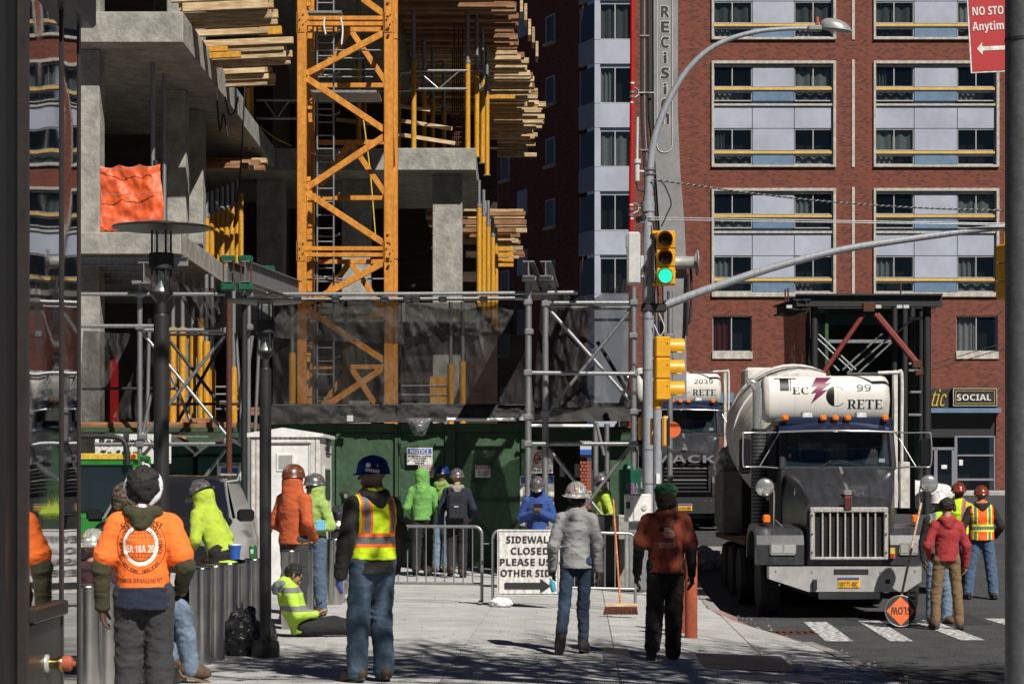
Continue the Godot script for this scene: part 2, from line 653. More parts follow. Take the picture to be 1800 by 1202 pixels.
	M.pole_near = world(mat(lin(0.095, 0.10, 0.11), 0.6, 0.2, "worn", 1.5))
	M.alu_dark = mat(lin(0.2, 0.2, 0.235), 0.45, 0.3)
	M.pipe_dark = world(mat(lin(0.035, 0.037, 0.04), 0.5, 0.3, "metal", 0.8))
	M.rust = world(mat(lin(0.13, 0.055, 0.035), 0.85, 0.1, "rust", 2.0))
	M.rust_orange = world(mat(lin(0.42, 0.095, 0.045), 0.8, 0, "worn", 3.0))
	M.black = mat(lin(0.012, 0.012, 0.013), 0.6)
	M.black_gloss = mat(lin(0.012, 0.012, 0.014), 0.15)
	M.rubber = world(mat(lin(0.02, 0.02, 0.021), 0.9, 0, "worn", 2.0))
	M.lamp_dark = world(mat(lin(0.032, 0.031, 0.032), 0.45, 0.2, "paint", 2.0))
	M.wood = []
	for k in 5:
		var b := [1.0, 0.86, 1.08, 0.7, 0.94][k] as float
		M.wood.append(world(mat(lin(0.58 * b, 0.46 * b, 0.30 * b), 0.85, 0, "wood", [0.9, 1.1, 0.7, 1.0, 1.3][k])))
	M.wood_dark = world(mat(lin(0.30, 0.155, 0.075), 0.85, 0, "wood", 0.8))
	M.ply = world(mat(lin(0.28, 0.15, 0.08), 0.8, 0, "wood", 0.5))
	M.shade_ply = world(mat(lin(0.045, 0.03, 0.024), 0.45, 0, "wood", 0.5))  # near-black in place of the shade inside the frame
	M.green_ply = world(mat(lin(0.036, 0.090, 0.044), 0.75, 0, "worn", 0.6, "n_mid", 1, 0.2))
	M.green_ply2 = world(mat(lin(0.032, 0.080, 0.038), 0.75, 0, "worn", 0.5, "n_mid", 1, 0.2))
	M.white = paint(0.74, 0.74, 0.73, 0.5)
	M.white_dirty = world(mat(lin(0.66, 0.655, 0.63), 0.45, 0, "worn", 0.5))
	M.white_drum = world(mat(lin(0.66, 0.655, 0.63), 0.4, 0, "grime", 0.45))
	M.sign_white = mat(lin(0.74, 0.75, 0.76), 0.5, 0, "grime", 1.2)
	M.ink = mat(lin(0.014, 0.014, 0.015), 0.6)
	M.sign_blue = mat(lin(0.02, 0.09, 0.36), 0.5)
	M.sign_red = mat(lin(0.34, 0.010, 0.014), 0.5)
	M.grey_pole = world(mat(lin(0.33, 0.35, 0.385), 0.5, 0.1, "metal", 1.0))
	M.grey_box = world(mat(lin(0.52, 0.53, 0.53), 0.55, 0, "paint", 1.2))
	M.boom = world(mat(lin(0.27, 0.272, 0.28), 0.4, 0.1, "paint", 0.4))
	M.red = world(mat(lin(0.45, 0.012, 0.012), 0.35, 0, "paint", 0.8))
	M.red_strut = world(mat(lin(0.22, 0.03, 0.024), 0.6, 0, "worn", 1.2))
	M.signal = world(mat(lin(0.72, 0.35, 0.012), 0.4, 0, "paint", 1.0))
	M.tan = mat(lin(0.55, 0.29, 0.06), 0.5)
	M.toilet = world(mat(lin(0.006, 0.055, 0.042), 0.45, 0, "paint", 0.6))
	M.box_green = world(mat(lin(0.008, 0.10, 0.055), 0.4, 0, "worn", 1.0))
	M.tractor = world(mat(lin(0.02, 0.19, 0.03), 0.35, 0, "paint", 0.6))
	M.yellow = mat(lin(0.70, 0.50, 0.06), 0.5, 0, "worn", 1.5)
	M.car_dark = paint(0.012, 0.014, 0.022, 0.12)
	M.car_white = paint(0.70, 0.70, 0.70, 0.15)
	M.truck = world(mat(lin(0.055, 0.058, 0.068), 0.25, 0.2, "grime", 0.6))
	M.truck_navy = world(mat(lin(0.016, 0.026, 0.062), 0.3, 0.2, "paint", 0.7))
	M.windshield = glass(0.20, 0.28, 0.32, 0.16)
	M.amber = mat(lin(0.75, 0.16, 0.01), 0.2)
	M.lens = glass(0.8, 0.8, 0.8, 0.3)
	M.plate = mat(lin(0.75, 0.38, 0.03), 0.5)
	M.magenta = mat(lin(0.26, 0.025, 0.075), 0.5)
	M.tarp_orange = world(mat(lin(0.80, 0.12, 0.028), 0.55, 0, "cloth", 0.6))
	M.net = StandardMaterial3D.new()
	M.net.albedo_color = Color(0.07, 0.066, 0.064, 0.68)
	M.net.transparency = BaseMaterial3D.TRANSPARENCY_ALPHA
	M.net.roughness = 0.7
	M.net_thick = M.net.duplicate()
	M.net_thick.albedo_color = Color(0.10, 0.095, 0.09, 0.8)
	M.wrap = mat(lin(0.014, 0.013, 0.013), 0.75)
	M.poly = glass(0.55, 0.56, 0.57, 0.35)
	M.poly.roughness = 0.2
	M.bag = world(mat(lin(0.035, 0.035, 0.037), 0.22, 0, "", 1.4, "n_cloth", 1, 1.3))
	M.clear_ice = mat(lin(0.7, 0.71, 0.72), 0.25, 0, "", 3.0, "n_cloth", 1, 1.5)
	M.orange_paddle = mat(lin(0.75, 0.14, 0.03), 0.5, 0, "paint", 2.0)
	M.bristle = mat(lin(0.13, 0.045, 0.028), 0.95, 0, "wood", 8.0)
	M.handle = mat(lin(0.55, 0.20, 0.06), 0.6, 0, "wood", 1.5)
	M.handle_pale = mat(lin(0.60, 0.45, 0.30), 0.6, 0, "wood", 1.5)
	M.lamp_green = mat(lin(0.05, 0.7, 0.5), 0.3)
	M.lamp_green.emission_enabled = true
	M.lamp_green.emission = Color(0.12, 0.95, 0.72)
	M.lamp_green.emission_energy_multiplier = 1.0
	M.led = mat(lin(0.8, 0.82, 0.84), 0.4)
	M.mirror_glass = mat(lin(0.37, 0.37, 0.39), 0.02, 1.0, "", 0.25, "n_wave", 1, 0.07)
	M.frame_dark = mat(lin(0.016, 0.016, 0.017), 0.4, 0.3)
	M.frame_bronze = mat(lin(0.075, 0.066, 0.062), 0.35, 0.6, "metal", 1.0)
	M.brass = mat(lin(0.45, 0.32, 0.13), 0.3, 1.0)


# ---------- ground ----------
func road_y(d: float) -> float:
	if d < 36.0: return -0.33
	if d < 50.0: return lerpf(-0.33, 0.5, (d - 36.0) / 14.0)
	return lerpf(0.5, 0.95, clampf((d - 50.0) / 48.0, 0.0, 1.0))


func walk_y(x: float, d: float) -> float:
	var y := -0.15 * smoothstep(-1.0, 3.3, x)
	return maxf(y, road_y(d) + 0.1) if d > 36.0 else y


func curb_x(d: float) -> float:
	var t := [[8.0, 3.5], [21.5, 3.5], [24.0, 3.5], [26.7, 3.3], [28.5, 3.05], [31.6, 2.9], [38.6, 3.2], [60.0, 3.8]]
	for k in t.size() - 1:
		if d <= t[k + 1][0]: return lerpf(t[k][1], t[k + 1][1], clampf((d - t[k][0]) / (t[k + 1][0] - t[k][0]), 0, 1))
	return 3.8


func ground() -> void:
	var m := MB.new()
	var rows := []
	var ds := [-60.0, -20.0, 0.0, 10.0, 15.0, 20.0, 25.0, 30.0, 36.0, 39.0, 43.0, 46.0, 50.0, 60.0, 75.0, 98.0, 160.0, 500.0]
	for d in ds:
		var row := []
		for k in 31: row.append(Vector3((k - 15) * 12.0, road_y(d), -d))
		rows.append(row)
	m.grid(rows)
	m.uv.clear()
	var g := obj("road", m.mesh(), M.asphalt, self)
	tag(g, "dark grey asphalt street running past the building site", "road", "", "structure")
	# asphalt repairs and painted crosswalk bars
	var marks := thing("crosswalk", "row of wide white crosswalk bars painted on the asphalt", "crosswalk", P(1560, 1110, 30), "", "structure")
	for q in [[1413, 1454, 1093, 1501, 1452, 1127], [1508, 1546, 1091, 1606, 1566, 1127], [1600, 1640, 1090, 1733, 1690, 1125], [1730, 1765, 1087, 1830, 1800, 1108]]:
		var mm := MB.new()
		var dn: float = (EYE + 0.322) * F / (float(q[5]) - HY)
		var df: float = (EYE + 0.322) * F / (float(q[2]) - HY)
		var a := P(q[4], q[5], dn)
		var b := P(q[3], q[5], dn)
		var c := P(q[1], q[2], df)
		var e := P(q[0], q[2], df)
		mm.quad(a, b, c, e)
		obj("painted_bar", mm.mesh(), M.stripe, marks)
	var pt := MB.new()
	for q in [[3.7, 5.4, 18.5, 24.5], [4.2, 6.6, 31.0, 33.5], [7.5, 9.0, 24.0, 28.0]]:
		pt.quad(Vector3(q[0], -0.3265, -q[2]), Vector3(q[1], -0.3265, -q[2] - 0.2), Vector3(q[1] + 0.15, -0.3265, -q[3]), Vector3(q[0] + 0.1, -0.3265, -q[3] + 0.15))
	tag(obj("asphalt_patch", pt.mesh(), M.patch, self), "newer black asphalt repair patch in the roadway", "asphalt patch", "", "structure")
	# sidewalk of concrete flags, turned slightly
	var walk := thing("sidewalk", "pale concrete sidewalk of square flags beside the hoarding", "sidewalk", Vector3(-2, 0, -25), "", "structure")
	var turn := Basis(Vector3.UP, -0.03)
	var step := 1.52
	for iz in range(5, 29):
		for ix in range(-9, 6):
			var cs := []
			var x0 := ix * step + 0.35
			var x1 := x0 + step - 0.007
			var z0 := iz * step
			var z1 := z0 + step - 0.007
			for c in [[x0, z0], [x1, z0], [x1, z1], [x0, z1]]:
				var p: Vector3 = turn * Vector3(c[0], 0, -c[1])
				p.x = minf(p.x, curb_x(-p.z) - 0.17)
				p.y = walk_y(p.x, -p.z)
				cs.append(p)
			if cs[1].x - cs[0].x < 0.1: continue
			var s := MB.new()
			var dn := Vector3(0, -0.3, 0)
			var ins := []
			var mid: Vector3 = (cs[0] + cs[2]) * 0.5
			for c in cs: ins.append(c + (mid - c).normalized() * 0.007)
			var low := []
			for c in cs: low.append(c + Vector3(0, -0.004, 0))
			s.quad(ins[0], ins[1], ins[2], ins[3])
			for k in 4:
				s.quad(low[k], low[(k + 1) % 4], ins[(k + 1) % 4], ins[k])
				s.quad(low[k] + dn, low[(k + 1) % 4] + dn, low[(k + 1) % 4], low[k])
			obj("paving_flag", s.mesh(), [M.walk, M.walk2, M.walk3, M.walk][absi(ix * 7 + iz * 5 + ix * iz) % 4], walk)
	# the metal plates let into the corner
	for q in [[1240, 1150, 1405, 1178], [1408, 1158, 1450, 1176], [1300, 1186, 1450, 1196], [1062, 1148, 1112, 1174]]:
		var d0: float = (EYE + 0.12) * F / (float(q[3]) - HY)
		var d1: float = (EYE + 0.12) * F / (float(q[1]) - HY)
		var mm := MB.new()
		var a := P(q[0], q[3], d0)
		var b := P(q[2], q[3], d0)
		for p in [[a.x, b.x]]:
			var pts := []
			for e in [[a.x, d0], [b.x, d0], [b.x + 0.05, d1], [a.x + 0.05, d1]]:
				pts.append(Vector3(e[0], walk_y(e[0], e[1]) + 0.006, -e[1]))
			mm.quad(pts[0], pts[1], pts[2], pts[3])
			for k in 4: mm.quad(pts[k] - Vector3(0, 0.02, 0), pts[(k + 1) % 4] - Vector3(0, 0.02, 0), pts[(k + 1) % 4], pts[k])
		obj("cover_plate", mm.mesh(), M.steel if q[0] != 1240 else M.pipe_dark, walk)
	# kerb stones
	var kerb := thing("kerb", "worn concrete kerb with traces of pink marking paint", "kerb", Vector3(3.2, 0, -28), "", "structure")
	var d := 9.0
	var n := 0
	while d < 56.0:
		var e := d + 1.5
		var x0 := curb_x(d)
		var x1 := curb_x(e - 0.01)
		var s := MB.new()
		var t0 := walk_y(x0, d)
		var t1 := walk_y(x1, e)
		if absf(d - 27.0) < 2.0:
			t0 -= 0.04
			t1 -= 0.04
		var a := Vector3(x0 - 0.16, t0, -d)
		var b := Vector3(x0 - 0.02, t0, -d)
		var c := Vector3(x1 - 0.02, t1, -e + 0.012)
		var f := Vector3(x1 - 0.16, t1, -e + 0.012)
		var lo := Vector3(0.03, -0.3, 0)
		var bv := Vector3(0.02, -0.02, 0)
		s.quad(a, b, c, f)
		s.quad(b, b + bv, c + bv, c)
		s.quad(b + bv, b + lo, c + lo, c + bv)
		s.quad(a - Vector3(0, 0.3, 0), b + lo, b + bv, b)
		s.quad(a - Vector3(0, 0.3, 0), b, a, a)
		obj("kerb_stone", s.mesh(), M.curb_pink if n in [11, 13, 14] else M.curb, kerb)
		d = e
		n += 1
	# the far pavement before the brick building
	var far := thing("far_pavement", "pale pavement along the foot of the brick building", "pavement", Vector3(16, 0.9, -97), "", "structure")
	for k in 12:
		boxc(far, "paving_flag", Vector3(2.0 + k * 4.0, 0.95, -97.6), Vector3(3.98, 0.3, 4.4), M.walk2 if k % 2 else M.walk3, 0.02)
	# broken ground and stones at the kerb beyond the bollards
	var rb := thing("rubble_bank", "low bank of broken stone and moss behind the mixer truck", "rubble", P(1250, 1005, 42), "", "stuff")
	var bm := MB.new()
	for k in 60:
		var p := P(rng.randf_range(1222, 1285), rng.randf_range(975, 1003), 42.0) + Vector3(0, 0.03, rng.randf_range(-2.5, 0.4))
		p.y = road_y(-p.z) + rng.randf_range(0.0, 0.16)
		var r := rng.randf_range(0.06, 0.17)
		bm.box(Vector3.ZERO, Vector3(r * 1.6, r, r * 1.3), r * 0.3, Transform3D(Basis(Vector3(rng.randf(), rng.randf(), rng.randf()).normalized(), rng.randf() * 0.7), p))
	obj("stones", bm.mesh(), M.curb, rb)
	boxc(rb, "slab", P(1250, 985, 44) + Vector3(0, -0.05, -1.2), Vector3(1.1, 0.5, 4.0), M.concrete, 0.03)


# ---------- the brick building ----------
func brick_building() -> void:
	var D := 100.0
	W = NO
	var b := thing("brick_apartment_building", "red brick apartment building with pale grey panels and yellow window rails", "building", P(1400, 868, D))
	# wall round the openings
	var xs := [1110.0, 1251.0, 1470.0, 1536.0, 1757.0, 1860.0]
	var wall := MB.new()
	var bx := func(x0: float, y0: float, x1: float, y1: float, off := 0.0, th := 0.45):
		var a := P(x0, y1, D)
		var c := P(x1, y0, D)
		wall.box((a + c) * 0.5 + Vector3(0, 0, off - th * 0.5), Vector3(c.x - a.x, c.y - a.y, th))
	var top := -160.0
	bx.call(1110, top, 1251, 875)
	bx.call(1470, top, 1536, 640)
	bx.call(1757, top, 1860, 875)
	for col in [[1251.0, 1470.0], [1536.0, 1757.0]]:
		for yy in [[top, -117.0], [70.0, 107.0], [294.0, 331.0], [522.0, 555.0]]:
			bx.call(col[0], yy[0], col[1], yy[1])
	# lower storeys: windows 555-618
	bx.call(1322, 555, 1470, 640)
	bx.call(1536, 555, 1682, 640)
	bx.call(1755, 555, 1757, 640)
	bx.call(1251, 555, 1253, 640)
	bx.call(1253, 618, 1322, 640)
	bx.call(1682, 618, 1755, 640)
	bx.call(1251, 640, 1600, 690)
	bx.call(1600, 640, 1757, 684)
	bx.call(1290, 690, 1600, 875)
	bx.call(1251, 720, 1290, 875)
	bx.call(1752, 684, 1757, 875)
	var wo := P(1400, 400, D)
	obj("brick_wall", wall.mesh(), M.brick, b)
	var fx := func(par: Node3D, called: String, x0: float, y0: float, x1: float, y1: float, off: float, th: float, m: Material, bev := 0.01) -> MeshInstance3D:
		var a := P(x0, y1, D)
		var c := P(x1, y0, D)
		return boxc(par, called, (a + c) * 0.5 + Vector3(0, 0, off - th * 0.5), Vector3(c.x - a.x, c.y - a.y, th), m, bev)
	var win := func(par: Node3D, x0: float, y0: float, x1: float, y1: float, cur: int, two := true):
		# a window: near-black sheet for the unlit inside, curtain, panes, frame and mullion
		var w: MeshInstance3D = fx.call(par, "window_frame", x0, y0, x1, y0 + 1.6, -0.10, 0.09, M.alu)
		fx.call(w, "frame_bar", x0, y1 - 1.8, x1, y1, -0.10, 0.09, M.alu)
		fx.call(w, "frame_bar", x0, y0 + 1.6, x0 + 1.4, y1 - 1.8, -0.10, 0.09, M.alu)
		fx.call(w, "frame_bar", x1 - 1.4, y0 + 1.6, x1, y1 - 1.8, -0.10, 0.09, M.alu)
		var mid := (x0 + x1) * 0.5 - 1.0
		if two:
			fx.call(w, "mullion", mid - 1.0, y0 + 1.6, mid + 1.0, y1 - 1.8, -0.085, 0.09, M.alu)
			fx.call(w, "pane", x0 + 1.4, y0 + 1.6, mid - 1.0, y1 - 1.8, -0.13, 0.012, M.pane, 0.0)
			fx.call(w, "pane", mid + 1.0, y0 + 1.6, x1 - 1.4, y1 - 1.8, -0.15, 0.012, M.pane, 0.0)
		else:
			fx.call(w, "pane", x0 + 1.4, y0 + 1.6, x1 - 1.4, y1 - 1.8, -0.13, 0.012, M.pane, 0.0)
		fx.call(w, "unlit_backing", x0, y0, x1, y1, -0.62, 0.04, M.unlit_backing, 0.0)
		if cur > 0:
			var half := x0 + (x1 - x0) * ([0.48, 0.48, 0.97, 0.3][cur % 4] as float)
			var a := P(x0 + 1.4, y1 - 2.0, D) + Vector3(0, 0, -0.3)
			var c := P(half, y0 + 1.5, D) + Vector3(0, 0, -0.3)
			var rows := []
			for r in 2:
				var row := []
				for k in 25:
					var t := k / 24.0
					row.append(Vector3(lerpf(a.x, c.x, t), a.y if r == 0 else c.y, a.z + 0.05 * sin(t * 21.0 + cur)))
				rows.append(row)
			var mb := MB.new()
			mb.grid(rows)
			mb.uv.clear()
			obj("curtain", mb.mesh(), M.curtain[cur % 5], w)
	var cur_at := 0
	var pat := [1, 0, 2, 6, 0, 1, 7, 4, 0, 2, 1, 6, 0, 0, 2, 1, 7, 0, 6, 2, 0, 4, 1, 0]
	for col in [[1251.0, 1470.0], [1536.0, 1757.0]]:
		var x0: float = col[0]
		var x1: float = col[1]
		var wl := x0 + 72.0
		var wr := x1 - 73.0
		for k in [-1, 0, 1]:
			var y: float = 107.0 + 224.0 * k
			var bay: MeshInstance3D = fx.call(b, "bay_frame", x0, y, x1, y + 5, 0.10, 0.5, M.stone)
			fx.call(bay, "frame_side", x0, y + 5, x0 + 4, y + 183, 0.10, 0.5, M.stone)
			fx.call(bay, "frame_side", x1 - 5, y + 5, x1, y + 183, 0.10, 0.5, M.stone)
			fx.call(bay, "sill", x0, y + 183, x1, y + (187 if k < 1 else 191), 0.12, 0.5, M.stone)
			for f in 2:
				var o: float = y + 7.0 + 112.0 * f
				if f == 1:
					# panel strip between the floors
					fx.call(bay, "sill", x0 + 4, o - 44, x1 - 5, o - 40, 0.02, 0.2, M.stone)
					for q in [[x0 + 4, wl - 0.5], [wl + 0.5, wr - 0.5], [wr + 0.5, x1 - 5]]:
						fx.call(bay, "panel", q[0], o - 39, q[1], o - 1, -0.06, 0.08, M.panel, 0.012)
				fx.call(bay, "panel", wl + 0.5, o, wr - 0.5, o + 38.5, -0.06, 0.08, M.panel, 0.012)
				win.call(b, x0 + 4, o, wl - 0.5, o + 38.5, pat[cur_at % 24])
				win.call(b, wr + 0.5, o, x1 - 5, o + 38.5, pat[(cur_at + 7) % 24])
				fx.call(bay, "yellow_rail", x0 + 4, o + 39.5, x1 - 6, o + 44.5, -0.0, 0.12, M.rail_yellow, 0.02)
				fx.call(bay, "panel", wl + 0.5, o + 46, wr - 0.5, o + 63, -0.06, 0.08, M.panel_blue, 0.012)
				win.call(b, x0 + 4, o + 46, wl - 0.5, o + 63, pat[(cur_at + 3) % 24], false)
				win.call(b, wr + 0.5, o + 46, x1 - 5, o + 63, pat[(cur_at + 5) % 24], false)
				cur_at += 2
	for yy in [[-117.0, 70.0], [105.0, 294.0], [329.0, 517.0]]:
		fx.call(b, "stone_strip", 1498.0, yy[0], 1503.0, yy[1], 0.05, 0.2, M.stone)
	for q in [[1253.0, 1322.0, 8], [1682.0, 1755.0, 4]]:
		win.call(b, q[0], 555.0, q[1], 618.0, q[2])
		fx.call(b, "sill", q[0] - 1, 618, q[1] + 1, 631, 0.08, 0.3, M.stone)
	# the corner: windows and panels, wrapping onto the shaded side
	for k in range(-2, 5):
		var y: float = 5.0 + 112.0 * k
		fx.call(b, "panel", 1045, y + 65, 1110, y + 107, 0.0, 0.3, M.panel, 0.012)
		fx.call(b, "panel", 1045, y - 4.5, 1055, y + 64.5, 0.0, 0.3, M.panel, 0.012)
		win.call(b, 1055.0, y, 1110.0, y + 64, pat[(k + 9) % 24])
	fx.call(b, "panel", 1045, 525 + 40, 1110, 875, 0.0, 0.3, M.panel, 0.012)
	# the side wall turns away to the left and lies in shade
	var c0 := P(1045, 400, 100.0)
	var dirw := Vector3(-1.85, 0, -4.6).normalized()
	var base := Basis(-dirw, Vector3.UP, -dirw.cross(Vector3.UP))
	var side := Transform3D(base, Vector3(c0.x, 0, -100.0))
	var L := 18.0
	var sw := MB.new()
	var wx := [0.0]
	var ys := []
	for k in range(-2, 7): ys.append(EYE + (HY - (27.0 + 108.0 * k)) * 104.6 / F)
	sw.box(Vector3(-L / 2 - 0.9, 12.0, -0.25), Vector3(L - 1.8, 28.0, 0.4))
	W = side
	obj("brick_wall", sw.mesh(), M.brick, b)
	for k in range(-2, 5):
		var yt: float = EYE + (HY - (5.0 + 112.0 * k)) * 100.5 / F
		boxc(b, "panel", Vector3(-0.92, yt - 65 * 0.025 - 0.5, -0.12), Vector3(1.75, 1.05, 0.2), M.panel, 0.012)
		boxc(b, "unlit_backing", Vector3(-0.92, yt - 0.8, -0.3), Vector3(1.75, 1.7, 0.04), M.unlit_backing)
		boxc(b, "pane", Vector3(-0.92, yt - 0.8, -0.1), Vector3(1.6, 1.55, 0.012), M.pane, 0.0)
		boxc(b, "frame_bar", Vector3(-1.75, yt - 0.8, -0.1), Vector3(0.08, 1.6, 0.06), M.alu)
	for y in ys:
		for x in [-5.0, -10.6]:
			var f := boxc(b, "window_frame", Vector3(x, y, -0.03), Vector3(1.05, 0.06, 0.1), M.alu)
			boxc(f, "frame_bar", Vector3(x - 0.49, y - 0.62, -0.03), Vector3(0.06, 1.18, 0.1), M.alu)
			boxc(f, "frame_bar", Vector3(x + 0.49, y - 0.62, -0.03), Vector3(0.06, 1.18, 0.1), M.alu)
			boxc(f, "pane", Vector3(x, y - 0.62, -0.025), Vector3(0.9, 1.15, 0.012), M.pane, 0)
			boxc(f, "unlit_backing", Vector3(x, y - 0.62, -0.044), Vector3(0.92, 1.16, 0.006), M.unlit_backing, 0)
			boxc(b, "sill", Vector3(x, y - 1.28, 0.04), Vector3(1.2, 0.13, 0.2), M.stone)
		boxc(b, "panel", Vector3(-8.4, y + 0.25, -0.02), Vector3(1.2, 1.2, 0.1), M.panel)
	W = NO
	# shop front
	fx.call(b, "shop_band", 1596.0, 684.0, 1752.0, 718.0, 0.05, 0.5, M.black)
	fx.call(b, "shop_ledge", 1585.0, 718.0, 1757.0, 726.0, 0.5, 0.9, M.panel_blue)
	fx.call(b, "shop_dark", 1600.0, 726.0, 1752.0, 768.0, -0.1, 0.3, M.black)
	fx.call(b, "unlit_backing", 1600.0, 768.0, 1752.0, 875.0, -1.4, 0.1, M.unlit_backing)
	fx.call(b, "stall_riser", 1600.0, 862.0, 1752.0, 875.0, 0.0, 0.3, M.stone)
	for q in [[1643.0, 1649.0, 788.0, 862.0], [1674.0, 1680.0, 788.0, 862.0], [1679.0, 1684.0, 766.0, 862.0], [1748.0, 1751.0, 766.0, 862.0]]:
		fx.call(b, "mullion", q[0], q[2], q[1], q[3], -0.02, 0.15, M.alu_dark)
	for q in [[1640.0, 1679.0, 786.0, 791.0], [1684.0, 1748.0, 766.0, 769.0], [1684.0, 1748.0, 799.0, 802.0], [1684.0, 1748.0, 841.0, 845.0]]:
		fx.call(b, "transom", q[0], q[2], q[1], q[3], -0.02, 0.15, M.alu_dark)
	fx.call(b, "pane", 1649.0, 791.0, 1674.0, 862.0, -0.08, 0.015, M.pane)
	fx.call(b, "pane", 1684.0, 769.0, 1748.0, 862.0, -0.08, 0.015, M.pane)
	fx.call(b, "notice", 1656.0, 817.0, 1666.0, 824.0, -0.05, 0.02, M.sign_white)
	fx.call(b, "notice", 1687.0, 808.0, 1694.0, 818.0, -0.05, 0.02, M.sign_white)
	fx.call(b, "shop_band", 1195.0, 690.0, 1290.0, 708.0, 0.1, 0.5, M.panel_blue)
	fx.call(b, "unlit_backing", 1195.0, 708.0, 1290.0, 720.0, 0.0, 0.4, M.black)  # black block standing for the dark under the band
	var s1 := thing("shop_sign", "black shop sign with double border reading SOCIAL above storefront", "shop sign", P(1715, 717, 99.9))
	fx.call(s1, "board", 1673.0, 682.0, 1752.0, 715.0, 0.28, 0.2, M.black)
	for q in [[1.0, M.sign_white, 0.9], [5.0, M.yellow, 0.9]]:
		var o: float = q[0]
		for e in [[1673 + o, 682 + o, 1752 - o, 682 + o + 0.9], [1673 + o, 714.1 - o, 1752 - o, 715 - o], [1673 + o, 683 + o, 1673.9 + o, 714 - o], [1751.1 - o, 683 + o, 1752 - o, 714 - o]]:
			fx.call(s1, "neon_tube", e[0], e[1], e[2], e[3], 0.31, 0.025, q[1], 0.005)
	var a := P(1683, 704, 99.68)
	var c := P(1743, 693, 99.68)
	ftext(s1, "lettering", "SOCIAL", (a + c) * 0.5, c.x - a.x, c.y - a.y, M.sign_white)
	var s2 := thing("script_sign", "yellow outlined script lettering on the black shop band", "shop sign", P(1630, 715, 99.9))
	a = P(1592, 714, 99.9)
	c = P(1664, 684, 99.9)
	ftext(s2, "lettering", "thentic", (a + c) * 0.5, c.x - a.x, c.y - a.y, M.yellow, "serif", Basis(Vector3(1, 0, 0), Vector3(0.25, 1, 0), Vector3(0, 0, 1)))


# ---------- the concrete frame going up ----------
func planks(par: Node3D, called: String, n: int, at: Callable) -> void:
	for k in n:
		var q: Array = at.call(k)
		boxc(par, called, q[0], q[1], M.wood[q[2] % 5] if q[2] >= 0 else M.wood_dark, 0.004, Basis(Vector3.UP, q[3]) * Basis(Vector3.BACK, q[4]))


func prop_post(par: Node3D, foot: Vector3, h: float, split := 0.55, yel := true) -> void:
	# an adjustable shoring post: yellow outer leg, galvanised inner tube, head and base plates, collar
	var p := bar(par, "prop_leg", foot, foot + Vector3(0, h * split, 0), 0.07, M.prop_yellow if yel else M.galv, 8)
	bar(p, "inner_tube", foot + Vector3(0, h * split, 0), foot + Vector3(0, h, 0), 0.05, M.galv, 8)
	boxc(p, "base_plate", foot + Vector3(0, 0.012, 0), Vector3(0.2, 0.02, 0.2), M.steel)
	bar(p, "collar", foot + Vector3(0, h * split - 0.04, 0), foot + Vector3(0, h * split + 0.05, 0), 0.085, M.steel, 8)


